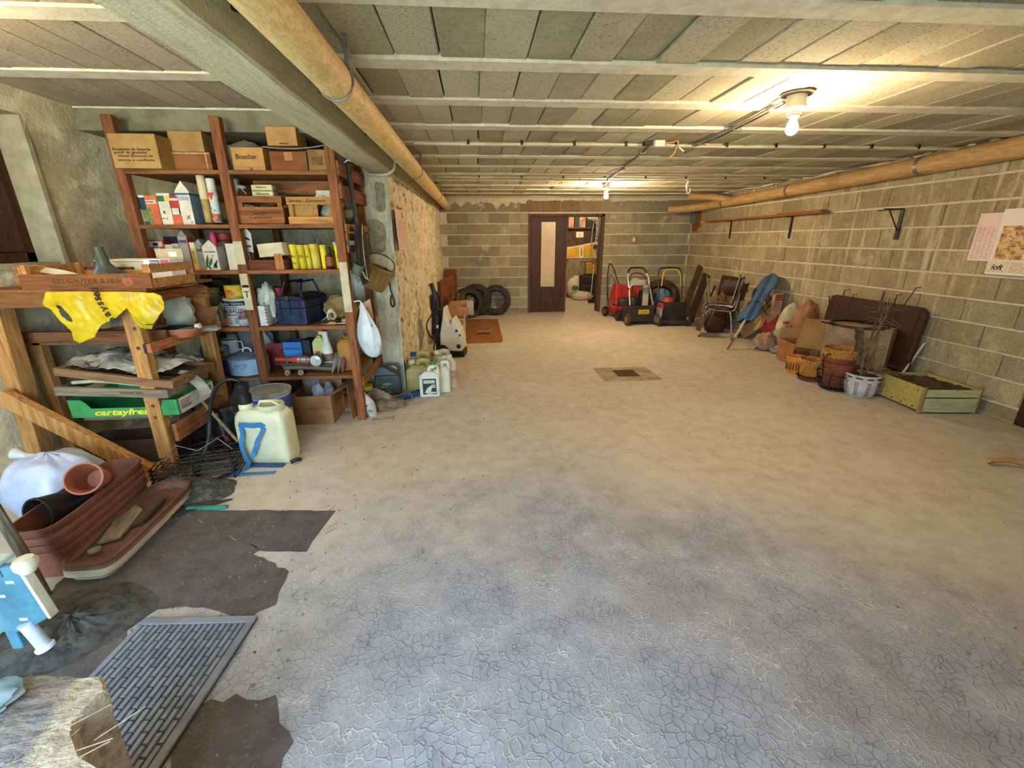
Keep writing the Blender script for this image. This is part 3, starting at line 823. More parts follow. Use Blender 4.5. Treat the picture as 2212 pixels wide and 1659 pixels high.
MB().box(-.055, .055, -.045, 0, -.075, .075).make('housing', mat('#c08f55', '#a5773f', 9, .45, 0, .05), t, bevel=.01)
MB().box(-.022, .022, -.055, -.045, -.03, .03).make('rocker', M_white, t, bevel=.003)
MB().tube([(0, -.02, .075), (0, -.02, .62), (-.04, -.02, .68), (-.45, -.02, .7)], .009, 8).make('conduit', M_cable, t, smooth=True)
t = thing('conduit', 'grey tube with a tee along the top of the far wall', 'conduit', (2.85, YF - .03, 2.13))
MB().tube([(-.1, 0, .03), (.2, 0, .04), (1.0, 0, .03), (1.4, 0, .02)], .014, 8).make('tube', M_cable, t, smooth=True)
MB().cbox(.1, .05, .1, (.12, 0, .05)).make('tee', M_cable, t, bevel=.01)

# calendars
M_paper = mat('#efe4d6', '#e2d6c5', 3, .8, 0, .03, None, 0, 0, .2, .1)
M_paperp = mat('#efd6cb', '#e6c8bb', 3, .8, 0, .03, None, 0, 0, .2, .1)
def table_print(b, w, h, z0, cols, rows, rnd_):
    for i in range(cols):
        for j in range(rows):
            x = -w / 2 + w * (i + .12) / cols
            z = z0 + h * (j + .2) / rows
            b.box(x, x + w / cols * (.3 + .45 * rnd_.random()), -.0022, -.0012, z, z + h / rows * .32)
rr = random.Random(4)
# stone wall calendar (hangs on wall_middle, faces +X)
t = thing('calendar', 'tall pink calendar sheet hanging on the stone wall', 'calendar', (XM + .045, 4.725, 1.60), math.pi / 2)
b = MB()
b.grid(lambda u, v: ((u - .5) * .57, .006 * math.sin(u * 3) - .002 - .012 * (1 - v) ** 3 * math.cos(u * 5), (v - .5) * .375), 10, 6)
b.make('sheet', M_paperp, t, solid=.002)
b = MB(); table_print(b.at((0, -.012, 0)), .5, .26, -.165, 12, 14, rr); b.make('print', mat('#c58f86', '#b57f78', 9, .8), t)
MB().at((0, -.012, 0)).box(.02, .05, -.004, -.001, .11, .165).make('picture', mat('#7a2f24', '#40302a', 30, .8), t)
MB().tube([(.02, .0, .19), (.02, -.008, .21)], .004, 6).make('nail', M_dkmetal, t)
# two calendars on the right wall, face -X
t = thing('calendar', 'year calendar of small printed columns on the right wall, partly covered by a second', 'calendar', (XR - .03, 3.52, 1.50), -math.pi / 2)
b = MB(); b.grid(lambda u, v: ((u - .5) * .56, -.004 * math.sin(u * 7) * (1 - v), (v - .5) * .40), 10, 6); b.make('sheet', M_paperp, t, solid=.0015)
b = MB(); table_print(b.at((0, -.004, 0)), .52, .27, -.18, 14, 18, rr); b.make('print', mat('#c29a88', '#a88475', 9, .8), t)
t = thing('calendar', 'picture calendar with a village engraving on the right wall at the frame edge', 'calendar', (XR - .045, 3.30, 1.46), -math.pi / 2)
b = MB(); b.grid(lambda u, v: ((u - .5) * .62, -.006 * math.sin(u * 5) * (1 - v), (v - .5) * .53), 10, 6); b.make('sheet', M_paper, t, solid=.0015)
s = NT('calendar_engraving'); v = s.objco()
c = s.mix(s.ramp(s.noise(v, 18, 6, .7), .42, .62), '#e0bd7e', '#9a5a34')
c = s.mix(s.ramp(s.noise(s.scale(v, (1, 1, 3)), 26, 5, .7), .56, .66), c, '#5d3a30')
c = s.mix(s.ramp(s.noise(v, 7, 3), .55, .7, 0, .8), c, '#efe0bd'); s.col(c); s.rough(.8)
MB().at((0, -.009, 0)).box(-.27, .27, -.002, 0, -.14, .13).make('picture', s.m, t)
MB().at((0, -.009, 0)).box(-.13, .28, -.002, 0, -.245, -.16).make('text_block', mat('#d9c7a6', '#bda98a', 60, .8, 0, 0), t)
MB().at((0, -.009, 0)).box(-.295, -.15, -.0015, 0, -.25, -.155).make('label_panel', mat('#e2d1b4', '#d3c09f', 30, .8, 0, 0), t)
text('loft', .042, M_ink, t, (-.225, -.0125, -.205), shear=.35, bold=.001)
MB().at((0, -.009, 0)).box(-.28, -.17, -.003, -.0015, -.234, -.232).make('underline', M_inkr, t)

# ================================================================== GENERIC GOODS
CARD = ('#b98f5a', '#a37b49')
def M_card(a='#b98f5a', b='#a37b49'): return mat(a, b, 5, .85, 0, .08, None, .08, 0, .2, .15)
def carton(name, label, cat, s, d, m, rz=0, group=None, bands=(), lid=None, writing=(), tape=None, gable=0, bev=.003):
    """box on its base; s = (x, front y, z, width, height); bands = (x0, x1, z0, z1, material) in 0..1 of the front"""
    x, y, z, w, h = s
    t = thing(name, label, cat, (x, y + d / 2, z), rz, group)
    b = MB().box(-w / 2, w / 2, -d / 2, d / 2, 0, h)
    b.make('body', m, t, bevel=bev)
    if gable:
        g = MB().add([(-w / 2, -d / 2, h), (w / 2, -d / 2, h), (w / 2, d / 2, h), (-w / 2, d / 2, h), (0, -d / 2 + .012, h + gable), (0, d / 2 - .012, h + gable)],
                     [(0, 1, 4), (1, 2, 5, 4), (2, 3, 5), (3, 0, 4, 5), (0, 3, 2, 1)])
        g.make('gable_top', m, t)
    for k, (x0, x1, z0, z1, bm) in enumerate(bands):
        MB().box(-w / 2 + w * x0 - (.0007 if x0 == 0 else 0), -w / 2 + w * x1 + (.0007 if x1 == 1 else 0), -d / 2 - .0008 - .0003 * k, -d / 2 + (.7 * d if x1 == 1 else .0), h * z0, h * z1).make('label_panel', bm, t)
    if tape: MB().box(-.025, .025, -d / 2 - .001, d / 2 + .001, h * tape, h + .0008).make('tape', mat('#c9ad7c', '#b99b69', 6, .35, 0, .03), t)
    if lid: MB().box(-w / 2 - .004, w / 2 + .004, -d / 2 - .004, d / 2 + .004, h - lid, h + .003).make('lid', m, t, bevel=.002)
    for (body, size, fx, fz, wm, wd_) in writing:
        text(body, size, wm, t, (-w / 2 + w * fx, -d / 2 - .003, h * fz), width=wd_ * w if wd_ else None)
    return t
def bottle(name, label, cat, loc, prof, m, cap=None, bands=(), group=None, n=20, sx=1, sy=1, rz=0, handle=None):
    """turned body; prof = (r, z); cap = (r, z0, z1, material); bands = (r, z0, z1, material)"""
    t = thing(name, label, cat, loc, rz, group)
    MB().lathe(prof, n, sx=sx, sy=sy).make('body', m, t, smooth=True)
    if cap:
        r, z0, z1, cm = cap
        MB().lathe([(r, z0), (r, z1 - r * .15), (r * .85, z1)], 16).make('cap', cm, t, smooth=True)
    for r, z0, z1, bm in bands: MB().lathe([(r, z0), (r, z1)], n, sx=sx, sy=sy, caps=False).make('label_band', bm, t, smooth=True)
    return t
def crumple(b, c, r, seed, n=22, amp=.25, flat=0.0, sc_=2.2):
    """irregular soft heap: bags, cloth"""
    off = Vector((seed * 7.1, seed * 3.3, seed * 1.7))
    def fn(u, v):
        th = 2 * math.pi * u; ph = math.pi * v
        d = Vector((math.sin(ph) * math.cos(th), math.sin(ph) * math.sin(th), math.cos(ph)))
        k = 1 + amp * noise.noise(d * sc_ + off) + amp * .6 * (abs(noise.noise(d * sc_ * 2.3 + off)) - .2)
        z = d.z * k * r[2]
        if flat and z < -r[2] * flat: z = -r[2] * flat
        return (c[0] + d.x * k * r[0], c[1] + d.y * k * r[1], c[2] + z)
    return b.grid(fn, n, n // 2 + 4, True)

# ================================================================== TALL WOODEN SHELVING AGAINST THE BAY BACK WALL
SF, SBK = 3.62, 4.33
LV = [1.99, 1.62, 1.285, .842, .415]
M_sw = wood('#8a5632', '#5e3820', .8, 'z'); M_swx = wood('#96613a', '#684024', .8, 'x'); M_swy = wood('#85532f', '#5a361f', .8, 'y')
M_pale = mat('#c8bd9c', '#a79c7c', 12, .9, 0, .25)
shelf = thing('wooden_shelving', 'tall rough brown wooden shelving filled with boxes, tins and tools against the bay wall', 'shelving', (-1.79, SF, 0))
def SP(x0, x1, y0, y1, z0, z1): return (x0 + 1.79, x1 + 1.79, y0 - SF, y1 - SF, z0, z1)
for x0, x1 in ((-2.56, -2.488), (-1.848, -1.779), (-1.085, -1.018)):
    MB().box(*SP(x0, x1, SF, SF + .06, 0, 2.335 if x0 < -1.5 else 2.38)).make('post', M_sw, shelf, bevel=.004)
for x0, x1 in ((-2.56, -2.488), (-1.848, -1.79), (-1.085, -1.018)):
    MB().box(*SP(x0, x1, SBK, SBK + .055, 0, 2.26)).make('post', M_sw, shelf, bevel=.004)
for i, z in enumerate(LV):
    th = .028 if i != 3 else .032
    for x0, x1 in ((-2.488, -1.848), (-1.779, -1.085)):
        MB().box(*SP(x0 - .03, x1 + .03, SF + .062, SBK + .05, z - .022, z)).make('board', M_swx, shelf, bevel=.002)
        MB().box(*SP(x0, x1, SF + .0, SF + .062, z - th, z)).make('front_rail', M_swx, shelf, bevel=.003)
MB().box(*SP(-1.779, -1.085, SF + .35, SF + .37, 1.86, 1.96)).make('back_rail', M_swx, shelf)
MB().box(*SP(-2.488, -1.848, SBK + .02, SBK + .045, 1.84, 1.97)).make('back_rail', M_swx, shelf)
for (a, b_) in (((-1.78, SBK - .02, 2.3), (-1.2, SBK, 2.06)), ((-2.45, SBK - .02, 2.28), (-2.0, SBK, 2.1))):
    MB().tube([SP(a[0], 0, a[1], 0, a[2], 0)[0::2], SP(b_[0], 0, b_[1], 0, b_[2], 0)[0::2]], .035, 4).make('brace', M_swx, shelf)
for z0, z1 in ((1.96, 2.06), (1.80, 1.9), (.315, .40)):
    MB().box(*SP(-1.0145, -.995, SF + .0, SBK + .05, z0, z1)).make('side_rail', M_swy, shelf, bevel=.003)
for k, z in enumerate((1.60, 1.53, 1.44)):
    MB().box(*SP(-1.0145, -1.0, SF + .03, SBK + .02, z - .03, z + .025)).make('side_slat', wood('#a97644', '#7e532c', .8, 'y'), shelf, bevel=.002)
# worn pale paint on the posts
for x0, x1, z0, z1 in ((-1.846, -1.781, 1.33, 1.50), (-1.846, -1.788, .98, 1.26), (-1.083, -1.02, .95, 1.34)):
    MB().box(*SP(x0, x1, SF - .0015, SF, z0, z1)).make('paint_patch', M_pale, shelf)
text('T', .05, M_ink, shelf, SP(-1.815, 0, SF - .003, 0, 1.10, 0)[0::2])
MB().box(*SP(-1.84, -1.79, SF - .003, SF - .001, 1.155, 1.175)).make('ink_stroke', M_ink, shelf)

def sl(lv, dx=.0): return LV[lv]
YS = 3.70
# --- top shelf
G1 = 'cardboard boxes on the top shelf'
carton('cardboard_box', 'large cardboard box covered in handwriting at the left end of the top shelf', 'box', (-2.355, 3.570, 1.990, 0.310, 0.218), .42, M_card('#a98752', '#94733f'), 0, G1,
       writing=[('Bouquets de lavande', .017, .45, .55, M_ink, .8), ('pour le grenier', .017, .42, .46, M_ink, .7), ('vieux bocaux et', .015, .5, .36, M_ink, .75), ('verres a confiture', .015, .5, .24, M_ink, .78)])
carton('cardboard_box', 'flat stained brown box with pale edges, lower one beside the handwritten box', 'box', (-2.089, 3.720, 1.990, 0.307, 0.132), .3, M_card('#8f5e36', '#74482a'), 0, G1,
       bands=[(.02, .98, .9, .97, mat('#cdb08a', '#a98257', 60, .8, 0, 0)), (0, .04, 0, .9, mat('#c29a6a', '#a87d4c', 40, .8, 0, 0)), (.88, .91, 0, .9, mat('#c29a6a', '#a87d4c', 40, .8, 0, 0))])
carton('cardboard_box', 'small plain cardboard box on top of the flat stained brown box', 'box', (-2.101, 3.740, 2.126, 0.231, 0.135), .24, M_card('#b08a55', '#987343'), .04, G1)
carton('cardboard_box', 'cardboard box with a name scribbled on its side, right of the middle post', 'box', (-1.654, 3.680, 1.990, 0.227, 0.159), .3, M_card('#b88d57', '#a37945'), 0, G1,
       writing=[('Bouchin', .034, .45, .6, M_ink, .62), ('20', .018, .55, .09, M_ink, None)], bands=[(0, 1, .17, .185, mat('#8a6336', '#795530', 9, .8, 0, 0))])
carton('cardboard_box', 'dark brown cardboard box with a tape cross in the row on the top shelf', 'box', (-1.368, 3.680, 1.990, 0.263, 0.134), .3, M_card('#875330', '#6f4226'), 0, G1,
       bands=[(.4, .62, .55, .96, mat('#b0754a', '#99633c', 8, .6, 0, 0))])
carton('cardboard_box', 'small stained cardboard box beside the right post on the top shelf', 'box', (-1.163, 3.690, 1.990, 0.136, 0.150), .28, M_card('#94703f', '#6b4d2a'), 0, G1, bands=[(.2, .8, .3, .7, mat('#5f4526', '#7d5e36', 14, .85, 0, 0))])
carton('cardboard_box', 'square cardboard box standing on the dark brown box with the tape cross', 'box', (-1.416, 3.740, 2.172, 0.217, 0.126), .2, M_card('#ba8d58', '#a57b48'), 0, G1, writing=[('verrines', .014, .55, .12, M_ink, None)])
t = thing('cord', 'thin white cord strung across the boxes on the top shelf', 'cord', (-1.422, 3.660, 2.147))
MB().tube(smooth_path([(-0.112, 0.005, 0.003), (-0.003, 0.005, -0.005), (0.127, 0.005, -0.007), (0.261, 0.005, 0.006), (0.346, -0.020, 0.014)]), .004, 6).make('cord', M_cable, t)
t = thing('cord', 'dark twisted cord hanging down the right side of the middle post', 'cord', (-1.774, 3.640, 2.075))
MB().tube(smooth_path([(0.005, -0.000, 0.054), (-0.012, -0.000, 0.006), (-0.003, -0.000, -0.045), (-0.005, -0.000, -0.106), (-0.006, 0.000, -0.159)]), .005, 6).make('cord', M_black, t)
t = thing('folded_sheet', 'grey folded sheet lying behind the boxes on the top shelf', 'sheet', (-1.82, 4.02, 1.99))
crumple(MB(), (0, 0, .13), (.2, .04, .13), 3, 20, .2, .95).make('sheet', mat('#8d8b78', '#74725f', 7, .9, 0, .2), t, smooth=True)

# --- second shelf, left: garden product boxes
G2 = 'product boxes on the second shelf'
P = lambda a, b=None, sc_=9: mat(a, b, sc_, .55, 0, .03, None, .05, 0, .3, .18)
W_ = P('#ddd9c4', '#c9c4ac'); OR = P('#d9704a', '#c25c38'); GRN = P('#2f6a3e', '#24552f'); TEAL = P('#2c5560', '#1f3f49'); YEL = P('#d7c24a', '#bfa93a'); RED = P('#bb3a32', '#9c2a26'); BLU = P('#3b5a8c', '#2c4670'); GRY = P('#8f9796', '#777f7e'); PIC = P('#5f7a4a', '#a88e4c', 40); LBL = P('#8ba1b4', '#6d8599')
c = carton('product_box', 'narrow dark teal box at the left end of the second shelf', 'box', (-2.474, 3.690, 1.620, 0.058, 0.206), .11, TEAL, -.06, G2, bands=[(0, .3, 0, .55, W_), (.3, 1, .12, .5, PIC), (.25, 1, .93, 1, W_)])
c = carton('product_box', 'orange and green box with a banner next to the teal box', 'box', (-2.407, 3.690, 1.620, 0.101, 0.206), .12, OR, -.05, G2, bands=[(0, .45, .05, .6, PIC), (.05, .85, .72, .84, W_), (.98, 1, 0, 1, GRN)], writing=[('FOUGERE', .012, .45, .78, M_ink, .62)])
c = carton('product_box', 'white box with dark green and yellow top on the second shelf', 'box', (-2.308, 3.680, 1.620, 0.091, 0.221), .12, W_, 0, G2, bands=[(0, .55, .74, .92, GRN), (.6, .98, .76, .92, YEL)], writing=[('x', .03, .35, .42, M_ink, None), ('XL 15', .012, .3, .2, M_ink, None)])
c = carton('product_box', 'red and orange box beside the white and blue carton', 'box', (-2.239, 3.680, 1.620, 0.068, 0.202), .1, W_, 0, G2, bands=[(0, 1, .58, 1, RED), (0, 1, 0, .36, OR), (.1, .9, .84, .92, W_)])
c = carton('product_carton', 'tall white and grey blue carton with a folded gable top and a red cross', 'carton', (-2.170, 3.680, 1.620, 0.101, 0.231), .24, W_, 0, G2, bands=[(0, 1, .9, .96, BLU), (.99, 1, .02, .9, LBL), (.1, .9, .74, .86, P('#a9b2bb', '#8b96a0', 60))], writing=[('X', .032, .62, .22, M_inkr, None), ('Xi', .012, .8, .08, M_ink, None)], gable=.075)
bottle('cardboard_tube', 'tall beige tube with a cream upper half next to the spray can', 'tube', (-2.043, 3.730, 1.637), [(.026, 0), (.027, .17), (.0275, .171)], P('#b39a57', '#937a3c'), None, [(.0285, .165, .335, P('#d8c79c', '#c4b184'))])
bottle('spray_can', 'white spray can with a red triangle and flowers on the second shelf', 'spray can', (-1.978, 3.730, 1.637), [(.029, 0), (.031, .004), (.031, .215), (.026, .228)], P('#c8d3d0', '#a9b8b8'), (.029, .228, .31, W_), [(.0316, .15, .213, W_), (.0316, .005, .06, P('#8f5a4a', '#55705f', 60))])
t = [o for o in bpy.data.objects if o.get('label', '').startswith('white spray can with a red')][0]
MB().prism([(-.024, .21), (.024, .21), (0, .155)], -.0335, -.031, axis='y').make('emblem', RED, t)
for (dx, dz, r) in ((-.012, .1, .007), (.006, .085, .008), (-.006, .06, .009), (.01, .04, .013), (-.008, .025, .014)):
    MB().at((dx, -.0325, dz)).lathe([(r, 0), (r, .001)], 12, axis='y').make('flower_print', OR, t)
# second shelf right
t = bottle('spray_bottle', 'white spray bottle with a red base turned upside down behind the crate', 'spray bottle', (-1.926, 3.950, 1.819), [(.02, .0), (.022, .05), (.05, .09), (.052, .17), (.05, .19)], P('#cfd9c0', '#b9c4a8'), (.05, .19, .215, RED))
MB().tube([(.02, -.01, .09), (.07, -.02, .095), (.1, -.02, .085)], .012, 6).tube([(.06, -.02, .09), (.1, -.02, .04)], .004, 5).make('trigger', W_, t)
M_crate = wood('#8f5a33', '#6a3f22', .85, 'x'); M_crate2 = wood('#b5834a', '#8c6032', .85, 'x')
def crate(name, label, s, d, slats, m, posts=(), floor_=True, writing=(), rz=0, group=None, side=None):
    """slatted crate: slats = (z0, z1) in metres for front and back, corner posts inside"""
    x, y, z, w, h = s
    t = thing(name, label, 'crate', (x, y + d / 2, z), rz, group)
    for z0, z1 in slats:
        MB().box(-w / 2, w / 2, -d / 2, -d / 2 + .009, z0, z1).make('slat', m, t, bevel=.0015)
        MB().box(-w / 2, w / 2, d / 2 - .009, d / 2, z0, z1).make('slat', m, t, bevel=.0015)
    for z0, z1 in (side or slats):
        for sx in (-1, 1): MB().box(sx * w / 2 - (.009 if sx > 0 else 0), sx * w / 2 + (.009 if sx < 0 else 0), -d / 2 + .009, d / 2 - .009, z0, z1).make('slat', m, t, bevel=.0015)
    for sx in (-1, 1):
        for sy in (-1, 1):
            MB().box(*sorted((sx * (w / 2 - .009), sx * (w / 2 - .04))), *sorted((sy * (d / 2 - .009), sy * (d / 2 - .035))), 0.008, h).make('corner_post', m, t)
    for px in posts: MB().box(px - .02, px + .02, -d / 2 + .009, -d / 2 + .018, 0, h).make('corner_post', m, t)
    if floor_: MB().box(-w / 2 + .009, w / 2 - .009, -d / 2 + .009, d / 2 - .009, 0.002, .008).make('base', m, t)
    for body, size, fx, zz, wd_ in writing: text(body, size, M_ink, t, (w * fx, -d / 2 - .001, zz), width=wd_)
    return t
S1c = (-1.622, 3.660, 1.620, 0.334, 0.173)
crate('wooden_crate', 'brown slatted crate with faded lettering on the second shelf right of the middle post', S1c, .3, [(0.01, .125), (.155, .2)], M_crate, writing=[('Graminees', .028, .15, .085, .2), ('Communes', .022, -.02, .05, .16)])
carton('seed_box', 'small cream seed box with green ovals on top of the brown slatted crate', 'box', (S1c[0] + .012, 3.72, 1.822, .152, .082), .1, P('#d2c596', '#bdb07f'), 0, None, bands=[(.0, 1, .42, .56, P('#7f8a5a', '#5b6a3c', 40))], writing=[('Vilmorin', .014, .5, .78, M_inkg, .5), ('Vilmorin', .018, .5, .22, M_inkg, .62)])
S2c = (-1.252, 3.660, 1.620, 0.346, 0.170)
cr = crate('wooden_crate', 'pale slatted crate marked Jardin Graines on the second shelf', S2c, .28, [(0.0, .055), (.14, .195)], M_crate2, posts=(.03,), writing=[('Jardin', .02, -.3, .168, .09), ('Graines', .022, .13, .168, .14)])
carton('seed_box', 'plain buff box lying inside the pale Jardin Graines crate', 'box', (S2c[0] - .075, 3.70, 1.63, .2, .14), .16, M_card('#b08a4a', '#94713a'))
t = thing('plastic_bag', 'grey green crumpled bag inside the pale Jardin Graines crate', 'bag', (S2c[0] + .11, 3.79, 1.632))
crumple(MB(), (0, 0, .07), (.08, .09, .075), 8, 18, .3, .9).make('bag', P('#8f9a86', '#6d7868', 14), t, smooth=True)
for k, (dx, dy, hh, rz, lb) in enumerate(((.05, .0, .06, .15, 'printed seed packet standing in the pale crate, leftmost of three'), (.11, .03, .07, -.1, 'cream seed packet with a dark picture standing in the pale crate'), (.165, .01, .075, .2, 'tall white seed packet at the right end of the pale crate'))):
    carton('seed_packet', lb, 'packet', (S2c[0] + dx, 3.74 + dy, 1.774 if k != 9 else 1.63, .058, hh), .012, P('#ddd6bd', '#c6bea2'), rz, 'seed packets in the crate', bands=[(.15, .85, .1, .5, P('#55604e', '#8a8a70', 60))])
carton('seed_packet', 'pale box lying across the packets in the crate', 'packet', (S2c[0] + .09, 3.80, 1.774, .16, .1), .05, P('#cfc7ab', '#b9b093'), 0)

# --- third shelf left
G3 = 'product boxes on the third shelf'
carton('product_box', 'red and white box with a tab on the third shelf behind the white carton', 'box', (-2.522, 3.800, 1.285, 0.124, 0.226), .12, RED, 0, G3, bands=[(.1, .9, .78, .96, W_), (.3, .7, .62, .75, W_)], writing=[('I', .02, .5, .86, M_ink, .3)])
carton('product_box', 'dark violet box standing behind the white boxes on the third shelf', 'box', (-2.481, 3.920, 1.285, 0.107, 0.254), .1, P('#2e2a44', '#221f36'), 0, G3)
carton('product_box', 'narrow white box with red bands on the third shelf', 'box', (-2.377, 3.720, 1.285, 0.058, 0.194), .1, W_, -.05, G3, bands=[(0, 1, .62, .72, RED), (0, 1, .1, .14, RED)])
carton('product_box', 'grey printed box left of the tall grey carton on the third shelf', 'box', (-2.315, 3.700, 1.285, 0.051, 0.201), .1, P('#b9b4a0', '#9f9a88'), -.04, G3, bands=[(.12, .88, .2, .9, P('#a29d8b', '#7f7b6d', 90))])
carton('product_carton', 'tall grey gable carton with a red side on the third shelf', 'carton', (-2.246, 3.690, 1.285, 0.071, 0.251), .1, P('#9a9b8e', '#818276'), -.04, G3, bands=[(.97, 1, .02, .98, RED), (.1, .9, .82, .9, P('#4f5256', '#44474b'))], gable=.05)
carton('product_box', 'slim box with a yellow front on the third shelf', 'box', (-2.199, 3.700, 1.285, 0.054, 0.211), .09, P('#cdb94f', '#b4a03d'), -.03, G3, bands=[(.05, .95, .78, .98, W_), (.2, .8, .25, .7, P('#a89a4a', '#8b7e3a', 80))])
carton('product_carton', 'slim grey carton with an orange sticker on the third shelf', 'carton', (-2.147, 3.700, 1.285, 0.054, 0.200), .09, P('#8f938b', '#787c74'), -.02, G3, bands=[(.1, .95, .02, .1, OR), (.15, .9, .7, .8, P('#55595a', '#4a4d4e'))], gable=.035)
t = carton('product_carton', 'white flower care carton with green leaves and red corner triangles', 'carton', (-2.066, 3.690, 1.285, 0.106, 0.176), .16, W_, 0, G3, gable=.05, writing=[('ORCHIDEES', .011, .5, .78, M_ink, .8), ('6.1', .01, .7, .62, M_ink, None)])
hh = t.children[0].dimensions.z or .2
for sx in (-1, 1): MB().prism([(sx * .045, hh if False else .19), (sx * .062, .19), (sx * .062, .15)], -.082, -.0805, axis='y').make('emblem', RED, t)
for (x0, z0, x1, z1) in ((-.05, .01, -.02, .12), (-.03, .02, .01, .1), (0, .01, .045, .08), (-.01, .0, -.045, .05), (.02, .01, .03, .05)):
    MB().prism([(x0, z0), ((x0 + x1) / 2 - .01, (z0 + z1) / 2), (x1, z1), ((x0 + x1) / 2 + .012, (z0 + z1) / 2 - .005)], -.0822, -.0808, axis='y').make('leaf_print', GRN, t)
MB().at((-.02, -.082, .085)).lathe([(.012, 0), (.012, .001)], 8, axis='y').make('flower_print', YEL, t)
bottle('plastic_bottle', 'slim dark green bottle with a pink cap on the third shelf', 'bottle', (-2.047, 3.740, 1.295), [(.03, 0), (.032, .005), (.032, .17), (.022, .185)], P('#3d5a3c', '#2c452e'), (.021, .185, .275, P('#c23c6a', '#a32c56')), [(.0325, .01, .06, P('#d6cf5a', '#4a7a44', 60)), (.0325, .1, .15, P('#d2c84c', '#d2c84c'))])
carton('product_box', 'plain white box beside the middle post on the third shelf', 'box', (-1.911, 3.680, 1.285, 0.062, 0.199), .07, P('#d8d3bb', '#c7c1a6'), .12, G3)
bottle('glass_jar', 'brown jar with a red lid behind the plain white box', 'jar', (-2.033, 3.860, 1.288), [(.06, 0), (.064, .01), (.064, .21), (.05, .225)], P('#6b3f2e', '#512e22'), (.055, .225, .275, P('#b5443c', '#98342e')))
# third shelf right
bottle('spray_can', 'orange red can behind a paper tag right of the middle post', 'spray can', (-1.878, 3.800, 1.279), [(.035, 0), (.037, .01), (.037, .19), (.03, .2)], P('#a04a2a', '#7d3820'), (.02, .2, .235, W_))
t = thing('paper_tag', 'white paper tag with a dark sketch hanging beside the middle post', 'tag', (-1.798, 3.730, 1.504))
MB().prism([(-.045, -.07), (.04, -.09), (.045, .05), (.02, .09), (-.04, .07)], -.001, .001, axis='y').make('tag', W_, t)
MB().prism([(-.02, .03), (.02, .02), (.035, 0), (.0, .01)], -.003, -.001, axis='y').make('sketch', M_ink, t)
MB().box(-.025, .03, -.003, -.001, -.05, -.035).make('print', M_inkr, t)
MB().tube([(.0, -.002, -.08), (.01, -.002, -.17)], .004, 5).make('string', W_, t)
bottle('plastic_tube', 'amber plastic tube standing behind the open wooden tray', 'tube', (-1.852, 3.860, 1.275), [(.03, 0), (.03, .23), (.024, .24)], P('#b0863a', '#92692a'))
s_ = (-1.650, 3.660, 1.285, 0.285, 0.084)
cr = crate('wooden_tray', 'low dark wooden tray with a pale corner on the third shelf', s_, .3, [(0, .075)], wood('#6f3f24', '#4e2b18', .85, 'x'))
MB().box(s_[3] / 2 - .07, s_[3] / 2 - .01, -.152, -.15, .0, .12).make('corner_block', wood('#a8703c', '#7d4f28', .85, 'z'), cr)
carton('card_box', 'tilted cream cardboard box resting on the low wooden tray', 'box', (-1.596, 3.685, 1.385, 0.200, 0.100), .16, P('#d6c9a5', '#c3b58f'), 0, None, bev=.004).rotation_euler = (0, -.08, -.12)
G5 = 'yellow plastic tubes on the third shelf'
def ytube(lab, px0, px1, ytop, num, y=3.69, lean=-.03):
    return None
YT = [(-1.457, 3.700, 1.285, 0.056, 0.189), (-1.400, 3.700, 1.285, 0.053, 0.185), (-1.351, 3.700, 1.285, 0.039, 0.185), (-1.295, 3.700, 1.285, 0.064, 0.192), (-1.227, 3.700, 1.285, 0.053, 0.184), (-1.207, 3.820, 1.285, 0.044, 0.180), (-1.112, 3.700, 1.285, 0.057, 0.180)]
LT = ['yellow tube scribbled with marks, first in the row beside the wooden tray', 'yellow tube numbered 20 in the row on the third shelf', 'thin yellow tube numbered 6 in the row on the third shelf', 'plain yellow tube with a rim standing next to the tube numbered 6', 'plain yellow tube left of the small brown bottle', 'yellow tube behind the small brown bottle', 'yellow tube with a printed side against the right post']
for k, (s_, lb) in enumerate(zip(YT, LT)):
    x, y, z, w, h = s_
    t = thing('yellow_tube', lb, 'tube', (x, y + .06, z), 0, G5, rot=(0, -.035 if k < 4 else -.02, 0))
    m = P(('#d9c52e', '#d8c22c', '#cdb93a', '#d6bd4e', '#dcc826', '#b9a836', '#d9c52e')[k], '#bfa91f', 5)
    MB().lathe([(w * .46, 0), (w * .5, .006), (w * .5, h - .035)], 20, sy=1.2).make('body', m, t, smooth=True)
    MB().lathe([(w * .54, h - .035), (w * .54, h - .004), (w * .5, h)], 20, sy=1.2).make('cap', m, t, smooth=True)
    tx = ('ks', '20', '6', '', '', '', 'X')[k]
    if tx: text(tx, .022, M_ink, t, (0, -w * .6 - .002, h * .52), width=w * .5 if len(tx) > 1 else None)
    if k == 0: text('lis', .02, M_ink, t, (0, -w * .6 - .002, h * .25), width=w * .45)
    if k == 6: MB().box(w * .1, w * .42, -w * .62, -w * .45, h * .2, h * .75).make('label_panel', P('#e5dcae', '#7a3f2a', 50), t)
bottle('glass_bottle', 'small brown medicine bottle with a white cap among the yellow tubes', 'bottle', (-1.183, 3.730, 1.278), [(.03, 0), (.034, .005), (.034, .1), (.015, .125), (.015, .14)], mat('#5a2f18', '#42210f', 8, .2, 0, 0, None, 0, .3, .5, 0), (.018, .14, .18, M_black), [(.0345, .03, .1, P('#8a4a2c', '#6f381f'))])
bottle('glass_bottle', 'pale capped brown bottle behind the yellow tubes', 'bottle', (-1.19, 3.93, LV[2]), [(.03, 0), (.034, .005), (.034, .14), (.015, .16), (.015, .17)], mat('#4a3a20', '#382a14', 8, .2, 0, 0, None, 0, .3, .5, 0), (.018, .17, .205, W_))

